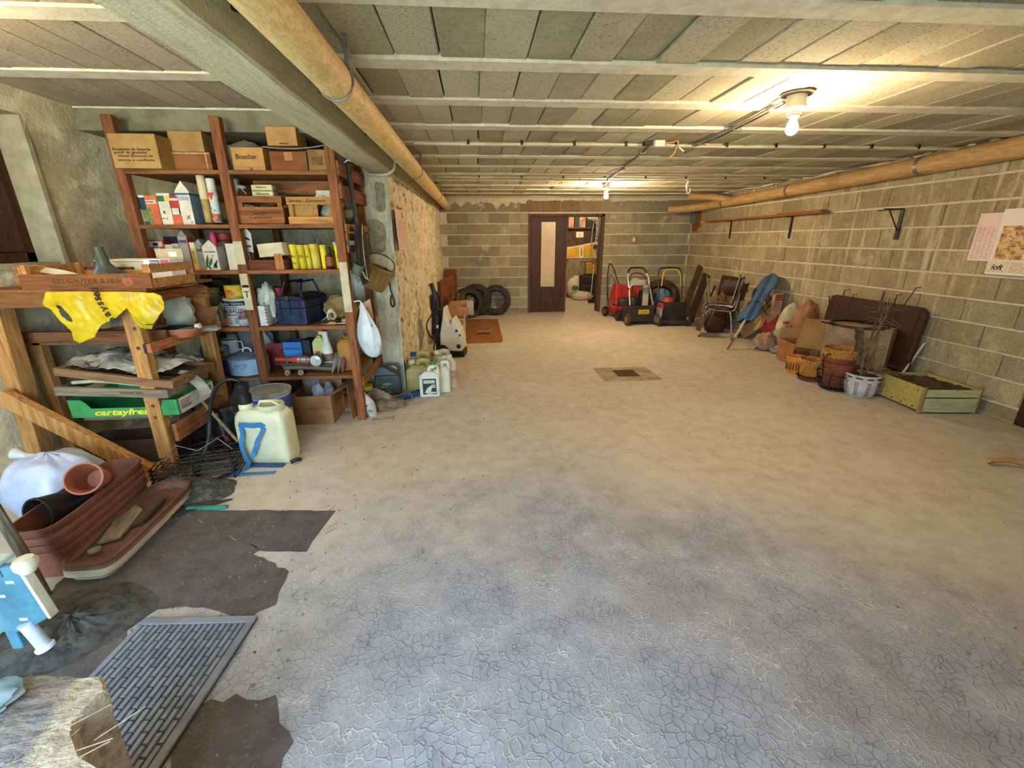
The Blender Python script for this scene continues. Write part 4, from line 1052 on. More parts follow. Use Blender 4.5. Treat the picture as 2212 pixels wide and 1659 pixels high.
# --- fourth shelf left
t = bottle('paint_tin', 'tall black tin with white lettering at the back of the fourth shelf', 'tin', (-2.208, 3.920, 0.842), [(.115, 0), (.115, .34), (.118, .345), (.118, .36)], P('#1d1c1a', '#131210'), None, [(.1165, .05, .1, P('#4a4944', '#33322e'))], n=28)
text('OUI CRYL', .045, M_inkw, t, (.01, -.1175, .27), width=.19); text('DE BOUSKIN', .035, M_inkw, t, (.02, -.1175, .215), width=.19)
t = bottle('food_can', 'cream can with a potato picture at the front of the fourth shelf', 'can', (-2.140, 3.740, 0.842), [(.072, 0), (.075, .004), (.075, .16), (.072, .164)], P('#d8c88e', '#c4b378'), None, [(.0756, .0, .06, P('#b98a3c', '#d9c37e', 50))])
text('OR', .02, M_inkr, t, (-.01, -.079, .12)); 
cx = t.location.x
bottle('glass_jar', 'glass jar with a green lid standing on the potato can', 'jar', (cx - .01, 3.74, 1.007), [(.055, 0), (.062, .01), (.062, .09), (.056, .1)], mat('#6d6a58', '#55523f', 9, .25, 0, 0, None, 0, .3, .5, .2), (.06, .1, .14, P('#4f6a4a', '#7a6a48', 30)), [(.0628, .03, .075, P('#4c4638', '#3a3529'))])
t = bottle('paint_pot', 'white paint pot with black lettering on the fourth shelf', 'paint pot', (-1.971, 3.780, 0.842), [(.105, 0), (.108, .004), (.108, .2), (.112, .202), (.112, .215), (.1, .217)], P('#e3e2d8', '#cfcec2'), None, [(.1088, .165, .2, P('#22252c', '#191b21')), (.1088, .0, .02, W_)], n=28)
text('Dulux Valentine', .02, M_inkw, t, (0, -.1105, .182), width=.17); text('ALBALITH', .03, M_ink, t, (.01, -.1105, .122), width=.175); text('GROS PLATRE', .016, M_ink, t, (.01, -.1105, .09), width=.14); text('PEINTURE', .01, M_inkb, t, (-.02, -.1105, .15), width=.1)
for i in range(3): MB().box(-.085, -.03, -.111, -.1, .02 + .018 * i, .028 + .018 * i).make('label_panel', OR, t)
MB().box(.0, .045, -.1115, -.1, .02, .07).make('label_panel', LBL, t)
px_ = t.location.x
bottle('food_can', 'yellow and red fruit can on top of the white paint pot', 'can', (px_ - .012, 3.77, 1.06), [(.068, 0), (.07, .004), (.07, .1), (.068, .104)], P('#c9b534', '#6a8a3a', 12), None, [(.0706, .02, .07, P('#b8442e', '#d8c040', 14))])
bottle('food_can', 'small round tin with a dark face beside the fruit can', 'can', (px_ + .1, 3.80, 1.06), [(.035, 0), (.037, .07), (.035, .073)], P('#a99c72', '#7d7150', 30))
bottle('glass_jar', 'small glass jar with a red lid in front of the middle post', 'jar', (-1.906, 3.685, 0.842), [(.04, 0), (.043, .006), (.043, .075), (.036, .085)], mat('#8a8578', '#6a665a', 9, .25, 0, 0, None, 0, .2, .5, .2), (.04, .085, .115, P('#9c3a34', '#b7b0a0', 40)), [(.0436, .012, .06, P('#cfcabb', '#8d8878', 50))])
bottle('stalk_bottle', 'clear bottle with dry stalks in front of the black tin', 'bottle', (-2.084, 3.700, 0.842), [(.02, .0), (.022, .05), (.03, .12), (.012, .16), (.012, .18)], mat('#8c8f80', '#74776a', 9, .2, 0, 0, None, 0, .5, .5, 0))
# fourth shelf right
t = carton('perforated_box', 'white box with a column of punched holes right of the middle post', 'box', (-1.742, 3.660, 0.842, 0.061, 0.163), .14, P('#d9d7cb', '#c4c2b4'), -.05)
for i in range(7): MB().at((.028, -.0715, .03 + .026 * i)).lathe([(.0055, 0), (.0055, .002)], 8, axis='y').make('hole', M_black, t)
bottle('food_can', 'red capped tin at the back of the fourth shelf right of the middle post', 'can', (-1.70, 3.90, LV[3]), [(.045, 0), (.046, .2)], P('#8c7a52', '#6b5a38'), (.048, .2, .29, P('#a3272a', '#821c20')))
bottle('food_can', 'yellow labelled tin at the back behind the perforated box', 'can', (-1.79, 3.86, LV[3]), [(.05, 0), (.05, .22), (.048, .225)], P('#b59c4c', '#7a6a3c', 20))
t = thing('plastic_bag', 'white crumpled plastic bag leaning on the blue toolbox', 'bag', (-1.739, 3.800, 0.842))
crumple(MB(), (-.01, 0, .15), (.075, .07, .165), 21, 26, .3, .9, 2.8).make('bag', P('#c9cdbb', '#9aa08f', 9), t, smooth=True)
MB().at((.05, -.045, .04)).lathe([(.022, 0), (.022, .012)], 12).make('green_cap', GRN, t)
# blue toolbox
M_navy = mat('#27334e', '#1d2740', 12, .45, .3, .08)
M_nvd = mat('#1c2233', '#151a28', 12, .5, .3, .08)
t = thing('toolbox', 'dark blue cantilever metal toolbox with folding handles on the fourth shelf', 'toolbox', (-1.497, 3.860, 0.842), -.16)
MB().box(-.125, .125, -.19, .19, .002, .135).make('body', M_navy, t, bevel=.006)
for sx in (-1, 1): MB().box(*sorted((sx * .004, sx * .125)), -.19, .19, .138, .2).make('tray', M_navy, t, bevel=.005)
for sx in (-1, 1):
    MB().add([(sx * .003, -.192, .202), (sx * .127, -.192, .202), (sx * .127, .192, .202), (sx * .003, .192, .202), (sx * .003, -.192, .24), (sx * .1, -.192, .225), (sx * .1, .192, .225), (sx * .003, .192, .24)],
             [(0, 1, 2, 3), (4, 5, 6, 7), (0, 1, 5, 4), (1, 2, 6, 5), (2, 3, 7, 6), (3, 0, 4, 7)]).make('lid', M_nvd, t, bevel=.003)
for sx in (-1, 1):
    MB().tube([(sx * .1, -.15, .2), (sx * .05, -.13, .34), (sx * .05, .13, .34), (sx * .1, .15, .2)], .0095, 8).make('handle', M_nvd, t, smooth=True)
MB().box(-.006, .006, -.196, -.19, .09, .19).make('latch', M_nvd, t)
MB().at((.02, -.191, .06)).lathe([(.006, 0), (.004, -.004)], 8, axis='y').make('rivet', M_steel, t)
for sx, zz in ((-1, .1), (1, .1)): MB().box(sx * .08 - .007, sx * .08 + .007, -.194, -.19, .05, .21).make('hinge_arm', M_nvd, t)
t = thing('cloth_sack', 'brown burlap bundle at the back right of the fourth shelf', 'cloth', (-1.2, 3.93, LV[3]))
crumple(MB(), (0, 0, .1), (.13, .09, .115), 5, 22, .25, .85).make('sack', mat('#8a7248', '#6b5633', 20, .95, 0, .4), t, smooth=True)
t = thing('cord_skein', 'small skein of cream cord on the fourth shelf beside the toolbox', 'cord', (-1.235, 3.74, LV[3] + .035))
b = MB()
for k in range(5): b.tube([(.03 * math.cos(a) + .004 * k, .02 * math.sin(a * 1.0 + k), .03 + .05 * math.sin(a) * (1 - .1 * k)) for a in [2 * math.pi * i / 14 for i in range(14)]], .0045, 5, True)
b.tube(smooth_path([(-.03, -.02, .02), (-.08, -.03, -.02), (-.06, -.04, -.03), (-.03, -.03, .0)]), .003, 5)
b.make('cord', mat('#cfc39f', '#b3a783', 20, .9), t)
t = thing('pliers', 'dark iron pliers lying at the front of the fourth shelf', 'pliers', (-1.21, 3.70, LV[3]), .5)
for s_ in (-1, 1): MB().tube(smooth_path([(-.1, s_ * .03, .02), (-.04, s_ * .03, .022), (.0, s_ * .004, .022), (.05, -s_ * .012, .022)]), [.009] * 18 + [.006], 7).make('jaw', M_dkmetal, t, smooth=True)
t = thing('chisel', 'chisel with a pale wooden handle lying on the edge of the fourth shelf', 'chisel', (-1.235, 3.655, LV[3] + .014), -.03)
MB().lathe([(.006, -.06), (.013, -.055), (.012, 0), (.014, .05), (.008, .06)], 12, axis='x').make('handle', wood('#b07a4a', '#8a5a32', .6, 'x'), t, smooth=True)
MB().box(.06, .16, -.008, .008, -.004, .003).make('blade', M_steel, t)
t = thing('padlock', 'small rusty padlock by the right post on the fourth shelf', 'padlock', (-1.11, 3.68, LV[3]))
MB().box(-.025, .025, -.012, .012, 0, .045).make('body', mat('#a48a5c', '#7d6742', 20, .6, .3), t, bevel=.006)
MB().tube(arc((0, 0, .045), .016, 0, math.pi, 10), .004, 6).make('shackle', M_dkmetal, t)

# --- fifth shelf left
E_BL = P('#5872b4', '#435a96', 8); E_LB = mat('#b9d6ea', '#a2c2d8', 5, .3, 0, .03, None, 0, 0, .5, .2); E_WH = P('#e9eae8', '#d2d3d1')
t = bottle('enamel_pot', 'dark blue enamel pot on the lowest shelf behind the table leg', 'pot', (-2.261, 3.840, 0.415), [(.12, 0), (.14, .02), (.15, .13), (.155, .135), (.155, .14), (.145, .14), (.14, .03), (.0, .025)], E_BL, n=32)
bx = t.location.x
t = thing('pan_cover', 'grey flat lid lying on the dark blue enamel pot', 'lid', (bx, 3.84, LV[4] + .14))
MB().lathe([(.158, 0), (.158, .004), (.08, .012), (.0, .014)], 28, caps=False).lathe([(.158, 0), (.0, .003)], 28, caps=False).make('lid', P('#7d8690', '#626a74'), t, smooth=True)
bottle('tin_can', 'small open tin with a printed label on the dark pot lid', 'tin', (bx + .075, 3.79, LV[4] + .157), [(.042, 0), (.042, .085), (.038, .085), (.038, .01), (0, .008)], P('#b3ab92', '#4c463a', 16))
t = bottle('enamel_mug', 'tall white enamel mug standing on the dark pot lid', 'mug', (bx + .085, 3.90, LV[4] + .155), [(.06, 0), (.062, .004), (.062, .12), (.065, .124), (.06, .124), (.058, .01), (0, .008)], E_WH, n=26)
MB().tube([(.058, -.01, .1), (.1, -.01, .1), (.108, -.01, .06), (.1, -.01, .03), (.06, -.01, .03)], .006, 7).make('handle', E_WH, t, smooth=True)
MB().lathe([(.0655, .118), (.0655, .126)], 26, caps=False).make('rim', mat('#6a4a30', '#4b3422', 30, .5), t)
t = bottle('casserole', 'light blue enamel casserole with a lid on the lowest shelf', 'casserole', (-1.993, 3.790, 0.415), [(.135, 0), (.15, .012), (.158, .14), (.162, .145), (.155, .147), (.148, .02), (0, .015)], E_LB, n=36)
o = MB().lathe([(.168, .148), (.168, .153), (.14, .165), (.09, .18), (.03, .187), (.0, .188)], 36, caps=False).make('lid', P('#8397a2', '#66777f', 8), t, smooth=True)
MB().tube(arc((-.0, 0, .185), .035, 0, math.pi, 12), .008, 8).make('lid_handle', E_WH, o, smooth=True)
MB().tube(smooth_path([(-.05, -.15, .11), (-.045, -.185, .105), (0, -.195, .1), (.045, -.185, .105), (.05, -.15, .11)]), .007, 8).make('handle', E_LB, t, smooth=True)
MB().box(-.11, .0, -.158, -.14, .0, .01).make('chipped_spots', M_ink, t)
t = bottle('tin_can', 'white tin with a pattern of dark grass at the left end of the lowest shelf', 'tin', (-2.445, 3.780, 0.415), [(.075, 0), (.075, .15), (.078, .155), (.07, .155), (.07, .02), (0, .02)], P('#c9cbbd', '#4c5548', 30))
t = thing('plastic_bag', 'clear crumpled bag behind the pots on the lowest shelf', 'bag', (-2.02, 4.02, LV[4]))
crumple(MB(), (0, 0, .2), (.15, .06, .22), 31, 24, .25, .9).make('bag', mat('#a3a59c', '#83857d', 8, .3, 0, 0, None, 0, .35, .5, .1), t, smooth=True)
t = thing('plastic_bag', 'dark green plastic bag at the left of the lowest shelf', 'bag', (-2.38, 3.98, LV[4]))
crumple(MB(), (0, 0, .14), (.1, .07, .16), 41, 22, .25, .9).make('bag', P('#2f6b3c', '#225030'), t, smooth=True)
t = thing('paper_bundle', 'white paper bundle beside the dark green bag', 'paper', (-2.22, 4.03, LV[4]))
crumple(MB(), (0, 0, .13), (.08, .04, .15), 43, 20, .25, .9).make('paper', P('#c9c5b4', '#aaa695'), t, smooth=True)
# fifth shelf right
t = carton('red_folder', 'worn red folder standing at the back of the lowest shelf', 'folder', (-1.905, 3.980, 0.415, 0.248, 0.211), .02, mat('#a8484a', '#8a3438', 14, .8, 0, .05), .03, bev=.002)
carton('blue_box', 'bright blue box with a photo on the lowest shelf', 'box', (-1.641, 3.860, 0.415, 0.160, 0.245), .16, P('#3f7fb8', '#3169a0', 5), -.02, None, bands=[(.1, .9, .72, .8, P('#2b5c92', '#2b5c92')), (.15, .6, .1, .32, M_black)])
carton('black_box', 'black box right of the blue box on the lowest shelf', 'box', (-1.527, 3.880, 0.415, 0.063, 0.255), .14, P('#27292c', '#1b1c1f'))
M_ly = P('#d3cf7e', '#c1bd6a', 4)
def jug(name, label, loc, w, h, d, m, cap, cap_off=0.0, panel=None, rz=0, group=None, hole=True):
    """flat canister with a moulded handle loop: body, handle, cap"""
    t = thing(name, label, 'canister', loc, rz, group)
    hs = h * .74
    b = MB().box(-w / 2, w / 2, -d / 2, d / 2, 0, hs)
    b.make('body', m, t, bevel=min(w, d) * .12)
    MB().frust(w * .98, d * .98, w * .45, d * .6, hs - .004, h * .86).make('shoulder', m, t, bevel=min(w, d) * .06)
    hx = w * .28
    MB().tube(smooth_path([(-hx * .1, 0, h * .86), (hx * .2, 0, h * .97), (hx * 1.2, 0, h * .97), (hx * 1.45, 0, h * .88), (hx * 1.45, 0, hs)]), d * .13 + .006, 8).make('handle', m, t, smooth=True)
    r = min(w, d) * .2
    o = MB().at((-w * .18 + cap_off, 0, 0)).lathe([(r * .85, h * .82), (r * .85, h * .9)], 14).make('neck', m, t, smooth=True)
    MB().at((-w * .18 + cap_off, 0, 0)).lathe([(r, h * .9), (r, h * .985), (r * .85, h)], 16).make('cap', cap, o, smooth=True)
    if panel:
        (px0, px1, pz0, pz1, pm) = panel
        MB().box(-w / 2 + w * px0, -w / 2 + w * px1, -d / 2 - .0012, -d / 2 + .001, h * pz0, h * pz1).make('label_panel', pm, t)
    return t
s_ = (-1.420, 3.860, 0.415, 0.110, 0.319)
t = jug('detergent_bottle', 'pale yellow cleaner bottle with a red cap and label on the lowest shelf', (s_[0], 3.91, LV[4]), s_[3], s_[4], .09, M_ly, RED, .02, (.12, .55, .1, .5, P('#b5452f', '#c9c0a0', 14)))
s_ = (-1.408, 4.000, 0.415, 0.049, 0.311)
bottle('detergent_bottle', 'second pale yellow bottle half hidden behind the first', 'bottle', (s_[0], 4.02, LV[4]), [(.04, 0), (.042, .01), (.042, .22), (.018, .27), (.018, .29)], M_ly, (.022, .29, .33, RED))
bottle('detergent_bottle', 'white cleaner bottle with a green and red label beside the jerrycan', 'bottle', (-1.346, 3.860, 0.415), [(.042, 0), (.047, .01), (.05, .12), (.04, .2), (.022, .25), (.018, .29)], P('#d7d9cd', '#c2c4b6'), (.02, .29, .335, P('#dfe0da', '#cfd0ca')), [(.0515, .07, .14, P('#4a7a55', '#b7433c', 24))], sy=.7)
t = thing('inspection_lamp', 'orange hand lamp with a wire cage lying on the wooden handles', 'lamp', (-1.570, 3.730, 0.534), 0.0)
t.rotation_euler = (0, .06, .05)
MB().lathe([(.012, -.17), (.017, -.165), (.015, -.1), (.02, -.03), (.026, -.02), (.026, .01)], 14, axis='x').make('handle', P('#c4502c', '#a33c1e'), t, smooth=True)
MB().lathe([(.02, .01), (.024, .05), (.024, .09), (.012, .115), (.001, .12)], 14, axis='x').make('bulb', P('#b9bfc8', '#9298a2'), t, smooth=True)
b = MB()
for k in range(6):
    a = k * math.pi / 3
    b.tube([(x, r * math.cos(a), r * math.sin(a)) for x, r in ((.005, .026), (.04, .036), (.09, .036), (.125, .02), (.135, .004))], .003, 5)
for x in (.04, .09): b.tube([(x, .036 * math.cos(a), .036 * math.sin(a)) for a in [2 * math.pi * i / 16 for i in range(16)]], .003, 5, True)
b.make('cage', P('#a8492c', '#8a381f'), t)
t = thing('head_torch', 'round torch with a pale glass beside the orange hand lamp', 'torch', (-1.406, 3.740, 0.523), 0)
MB().lathe([(.04, .05), (.052, .03), (.055, -.02), (.05, -.026)], 22, axis='y').make('housing', P('#55564c', '#3f4038'), t, smooth=True)
MB().lathe([(.046, -.0265), (.03, -.03), (.001, -.032)], 22, axis='y').make('glass', mat('#b6c0b9', '#9aa59e', 5, .15, 0, 0, None, 0, 0, .6, .1), t, smooth=True)
MB().box(-.03, .03, 0, .04, -.072, -.04).make('stand', P('#55564c', '#3f4038'), t)
for k, (xx, yy, rz, lb) in enumerate(((-1.47, 3.715, .05, 'long wooden hammer handle lying across the lowest shelf'), (-1.50, 3.77, .12, 'dusty wooden tool handle behind the hammer handle'))):
    t = thing('hammer_shaft', lb, 'tool', (xx, yy, LV[4] + .045 + .012 * k), rz)
    MB().tube([(-.2, 0, .01), (-.1, 0, .012), (.05, 0, 0), (.2, 0, -.015)], [.016, .019, .016, .019], 8).make('handle', wood('#7d6a54', '#57493a', .85, 'x'), t, smooth=True)
for k, (xx, lb) in enumerate(((-1.66, 'round end of a wooden roller at the front of the lowest shelf'), (-1.55, 'second wooden roller end at the front of the lowest shelf'))):
    t = thing('wooden_roller', lb, 'roller', (xx, 3.74, LV[4] + .024), .35)
    MB().lathe([(.02, -.1), (.023, -.096), (.023, .15), (.02, .154)], 14, axis='y').make('roller', wood('#a08a6c', '#6d5a42', .85, 'y'), t, smooth=True)
    MB().lathe([(.006, -.102), (.006, -.1)], 8, axis='y').make('hole', M_ink, t)
for k, (px_, c1, lb) in enumerate(((-1.245, '#7d7a68', 'pointed grey trowel leaning beside the torch'), (-1.205, '#6a675a', 'pointed dibber leaning next to the grey trowel'), (-1.175, '#8a3f35', 'red handled tool leaning on the jerrycan'))):
    t = thing('hand_tool', lb, 'hand tool', (px_, 3.72, LV[4] + .002), 0)
    MB().tube([(-.03 + .01 * k, -.03, .0), (-.01, 0, .06), (.0, .04, .12), (.005, .06, .16)], [.003, .02, .022, .014], 8).make('tool', P(c1, '#4f4c42'), t, smooth=True)
s_ = (-1.158, 3.740, 0.415, 0.142, 0.330)
t = jug('jerrycan', 'yellow brown plastic jerrycan with a black neck on the lowest shelf', (s_[0], 3.82, LV[4]), s_[3], s_[4], .15, mat('#a8781e', '#7c5312', 5, .4, 0, .05), M_black, .035)

# --- on the floor under the shelving
t = thing('open_carton', 'open cardboard box with papers and a folded out flap under the shelving', 'box', (-1.444, 3.733, 0.000))
wB = .345; hB = .255
b = MB().box(-wB / 2, wB / 2, -.17, -.165, 0, hB).box(-wB / 2, wB / 2, .165, .17, 0, hB + .12).box(-wB / 2, -wB / 2 + .005, -.165, .165, 0, hB).box(wB / 2 - .005, wB / 2, -.165, .165, 0, hB).box(-wB / 2, wB / 2, -.165, .165, 0, .005)
b.make('body', M_card('#a47b52', '#8d6843'), t)
MB().add([(wB / 2, -.17, hB), (wB / 2, .165, hB), (wB / 2 + .13, .15, hB + .05), (wB / 2 + .12, -.1, hB + .06), (wB / 2 + .19, -.02, .0 + .03), (wB / 2 + .17, -.2, .05)], [(0, 1, 2, 3), (3, 2, 4, 5)]).make('flap', M_card('#9a7048', '#7d5836'), t, solid=.004)
MB().box(-wB / 2 + .03, -.02, .155, .162, hB - .02, hB + .1).make('paper_label', P('#9ba6a6', '#868f8f', 40), t)
MB().box(-wB / 2, wB / 2, -.1705, -.17, hB - .11, hB - .108).make('crease', M_ink, t)
for k, (x, y, rz, c1, lb) in enumerate(((.02, .0, .3, '#a9aeb0', 'pale torn paper in the open cardboard box, left piece'), (.1, .03, -.5, '#979c9c', 'grey torn paper in the open cardboard box, right piece'))):
    q = thing('torn_paper', lb, 'paper', (t.location.x + x, t.location.y + y, .15), rz)
    crumple(MB(), (0, 0, .075), (.05, .03, .085), 51 + k, 16, .4, .95).make('paper', P(c1, '#7f8484'), q, smooth=True)
t = thing('leather_bag', 'brown leather bag with a zip lying behind the sprayer', 'bag', (-1.784, 3.500, 0.000))
M_lea = mat('#5f3a2e', '#452a22', 8, .5, 0, .2)
crumple(MB(), (0, 0, .29), (.2, .12, .085), 61, 30, .1, .9).make('body', M_lea, t, smooth=True)
MB().tube(smooth_path([(.03, -.128, .22), (.1, -.12, .28), (.17, -.085, .34), (.19, -.05, .345)]), .006, 6).make('zip', mat('#8c6f5f', '#6f5548', 30, .5), t)
MB().box(-.15, .12, -.08, .1, 0, .22).make('bag_bottom', M_lea, t, bevel=.03)
t = thing('plastic_sack', 'white translucent sack behind the sprayer on the floor', 'sack', (-1.99, 3.78, 0))
crumple(MB(), (0, 0, .16), (.2, .12, .2), 71, 26, .22, .85).make('sack', mat('#aeb8c0', '#8f9aa4', 6, .4, 0, .05, None, 0, .2, .5, .1), t, smooth=True)
t = thing('paint_bucket', 'white and blue bucket with a dusty lid behind the sprayer', 'bucket', (-1.660, 3.344, -0.000))
MB().lathe([(.14, 0), (.145, .01), (.155, .38), (.155, .385)], 32).make('body', P('#c7cdd8', '#aab1bd', 4), t, smooth=True)
MB().lathe([(.1472, .02), (.1505, .13)], 32, caps=False).make('label_band', P('#3f62b4', '#30509a'), t, smooth=True)
MB().lathe([(.1532, .25), (.1568, .36)], 32, caps=False).make('label_band', P('#3f62b4', '#30509a'), t, smooth=True)
MB().lathe([(.162, .375), (.166, .385), (.166, .4), (.155, .403), (.15, .396), (.0, .396)], 32, caps=False).make('lid', P('#a9a7a0', '#8a8880', 7), t, smooth=True)
MB().tube([(.158, -.03, .34), (.185, -.05, .27), (.19, -.02, .24), (.16, .03, .34)], .003, 6).make('handle', M_dkmetal, t)

# --- backpack sprayer in front
M_tank = mat('#d6d6b2', '#c5c49c', 4, .35, 0, .03, None, 0, .0, .5, .3)
t = thing('backpack_sprayer', 'pale cream knapsack sprayer tank with blue straps on the floor', 'sprayer', (-1.523, 2.951, 0.000), -.1)
wT = .355
b = MB()
prof = [(0, .34, .13), (.012, .35, .16), (.05, wT, .19), (.3, wT, .19), (.35, .34, .18), (.385, .30, .15), (.40, .26, .12)]
def tankf(u, v):
    k = v * (len(prof) - 1); i = min(len(prof) - 2, int(k)); q = k - i
    z = prof[i][0] * (1 - q) + prof[i + 1][0] * q; w = prof[i][1] * (1 - q) + prof[i + 1][1] * q; d = prof[i][2] * (1 - q) + prof[i + 1][2] * q
    a = 2 * math.pi * u; e = .32
    cx, sy = math.cos(a), math.sin(a)
    return (math.copysign(abs(cx) ** e, cx) * w / 2, math.copysign(abs(sy) ** e, sy) * d / 2, z)
b.grid(tankf, 48, 24, True)
n0 = len(b.v); b.f.append(tuple(range(n0 - 48, n0))); b.f.append(tuple(range(47, -1, -1))); b.mi += [0, 0]
b.make('tank', M_tank, t, smooth=True)
o = MB().at((.06, .0, .4)).lathe([(.085, -.005), (.088, .02), (.082, .032), (.07, .03), (.066, .022), (.0, .02)], 28, caps=False).make('lid', mat('#dedcb4', '#c6c49a', 5, .4), t, smooth=True)
MB().at((.06, 0, .415)).tube([(-.07, -.02, .01), (-.05, -.03, .04), (.03, -.03, .045), (.07, -.02, .012)], .01, 6).make('lid_handle', mat('#dedcb4', '#c6c49a', 5, .4), o, smooth=True)
o = MB().at((-.115, .0, .385)).lathe([(.045, 0), (.047, .03), (.04, .045)], 22).make('pump_collar', mat('#dedcb4', '#c6c49a', 5, .4), t, smooth=True)
MB().at((-.115, .0, .425)).lathe([(.034, 0), (.045, .01), (.045, .07), (.034, .08), (.034, .09), (.042, .1), (.042, .15), (.03, .157), (.0, .157)], 24, caps=False).make('pump_cap', M_black, o, smooth=True)
M_blue = mat('#3f83b5', '#2f6c9c', 14, .65, 0, .1)
b = MB()
b.strip([(-.12, -.096, .285), (-.1, -.112, .315), (-.06, -.115, .312), (-.02, -.118, .31), (.03, -.115, .315), (.045, -.098, .29)], .04, .003, (0, -.3, 1))
b.strip(smooth_path([(-.115, -.1, .29), (-.1, -.118, .25), (-.115, -.13, .18), (-.105, -.135, .1), (-.085, -.14, .04), (-.1, -.17, .012), (-.16, -.21, .006), (-.2, -.235, .005), (-.17, -.255, .006), (-.1, -.24, .01), (-.0, -.22, .006), (.13, -.2, .004)]), .034, .003, (1, -.2, .0))
b.strip(smooth_path([(.045, -.1, .29), (.03, -.12, .25), (.0, -.128, .2), (-.03, -.13, .13), (-.06, -.135, .08)]), .03, .003, (1, 0, .3))
b.make('strap', M_blue, t)
MB().box(-.12, .14, -.13, -.09, 0, .01).make('base_plate', P('#33507e', '#27406a'), t)
MB().at((.18, -.09, .0)).tube([(0, 0, .02), (.03, .02, .03), (.05, .05, .02)], .014, 6).make('buckle', M_black, t)
b = MB().tube(smooth_path([(-.115, 0, .57), (-.13, -.01, .60), (-.19, -.03, .61), (-.27, -.05, .55), (-.33, -.06, .40), (-.36, -.1, .2), (-.38, -.2, .06), (-.35, -.28, .02), (-.28, -.33, .012), (-.2, -.3, .012), (-.15, -.22, .015), (-.17, -.15, .03), (-.22, -.12, .05)]), .0115, 9)
b.make('hose', M_black, t, smooth=True)
MB().tube([(-.22, -.12, .05), (-.28, -.06, .1), (-.31, -.0, .13)], .016, 8).make('grip', M_black, t, smooth=True)
MB().tube([(-.31, 0, .13), (-.45, .14, .27)], .006, 7).make('lance', M_steel, t)
MB().at((-.45, .14, .27)).lathe([(.008, -.01), (.018, -.005), (.018, .02), (.01, .03)], 12).make('nozzle', M_steel, t, smooth=True)
t = thing('wooden_stick', 'worn pale stick leaning beside the sprayer', 'stick', (-1.764, 3.000, 0.119))
MB().tube([(0, 0, 0), (-0.271, 0.120, 0.301)], .011, 8).make('stick', wood('#9c8a62', '#75663f', .8, 'x'), t, smooth=True)
t.location.z = max(t.location.z, .012)

# --- things hung on the right side of the shelving
t = thing('folded_net', 'dark folded landing net with pale trim and long handles hung on the shelf side', 'net', (-0.985, 3.800, 1.640))
ox, oy, oz = (-0.985, 3.800, 1.640)
M_net = mat('#3a352a', '#252118', 30, .85, 0, .3, (3, 3, .3))
MB().tube([(.02, -.06, .42), (.03, -.03, .1), (.035, -.01, -.12)], .014, 8).make('handle', M_black, t, smooth=True)
MB().tube([(.02, .03, .38), (.03, .02, .1), (.035, .02, -.1)], .008, 8).make('handle', wood('#7a4a2a', '#56331c', .7, 'z'), t, smooth=True)
b = MB()
def netf(u, v):
    a = 2 * math.pi * u
    w = (.015 + .125 * math.sin(math.pi * min(1, .12 + v * .78)) ** .8) * (1 + .12 * math.sin(a * 9 + v * 3))
    return (.045 + .035 * math.cos(a) * (w / .13), math.sin(a) * w + .01, -.02 - .46 * v)
b.grid(netf, 48, 16, True); b.make('mesh_bag', M_net, t, smooth=True)
MB().strip(smooth_path([(.075, -.01, -.02), (.085, -.09, -.12), (.09, -.125, -.24), (.088, -.1, -.34), (.08, -.05, -.44)]), .016, .002, (0, 1, .2)).make('trim', mat('#c9b878', '#8f7f48', 30, .8), t)
MB().tube([(.0, -.06, .42), (.03, -.06, .44), (.05, -.06, .43)], .005, 6).make('hook', M_white, t)
t = thing('green_can', 'crushed green and white tin hung between net and post', 'tin', (-0.960, 3.700, 1.287))
MB().at((0, 0, 0), (.4, .5, 0)).lathe([(.03, -.05), (.042, -.045), (.042, .045), (.036, .05), (.03, .02)], 16).make('tin', P('#5c6b52', '#3f4c3a', 14), t, smooth=True)
MB().strip([(.04, -.03, -.02), (.06, -.03, -.07), (.08, -.02, -.09)], .022, .002, (0, 1, 0)).make('strip', W_, t)
MB().tube([(-.05, 0, .0), (-.02, 0, .02)], .004, 5).make('wire', M_dkmetal, t)
# wicker basket
def basket_mat():
    s = NT('wicker'); v = s.objco(); x, y, z = s.xyz(v)
    w = s.n('ShaderNodeTexWave'); w.wave_type = 'BANDS'; w.bands_direction = 'Z'; s.set(w.inputs['Vector'], v); w.inputs['Scale'].default_value = 38; w.inputs['Distortion'].default_value = 1.2
    w2 = s.n('ShaderNodeTexWave'); w2.bands_direction = 'X'; s.set(w2.inputs['Vector'], v); w2.inputs['Scale'].default_value = 22
    f = s.math('MULTIPLY', w.outputs['Fac'], s.math('ADD', s.math('MULTIPLY', w2.outputs['Fac'], .4), .6))
    s.col(s.mix(f, '#6e4f24', '#b28a48')); s.rough(.7); s.bump(f, .8, .006); return s.m
t = thing('wicker_basket', 'small tilted wicker basket hung on the pillar corner', 'basket', (-0.957, 4.290, 1.167), 0, rot=(0, .42, 0))
t.scale = (1.12, 1.0, 1.12)
b = MB()
b.lathe([(.075, -.1), (.09, -.095), (.108, 0), (.118, .085), (.122, .09), (.112, .085), (.1, 0), (.082, -.085), (.0, -.085)], 28, sy=.75, caps=False); b.lathe([(.0, -.1), (.075, -.1)], 28, sy=.75, caps=False)
b.make('body', basket_mat(), t, smooth=True)
for i in range(14):
    a = 2 * math.pi * i / 14
    MB().tube([(.078 * math.cos(a), .06 * math.sin(a), -.1), (.11 * math.cos(a), .083 * math.sin(a), 0), (.123 * math.cos(a), .0925 * math.sin(a), .088)], .004, 5).make('stake', mat('#a67f42', '#7f5e2c', 20, .75), t)
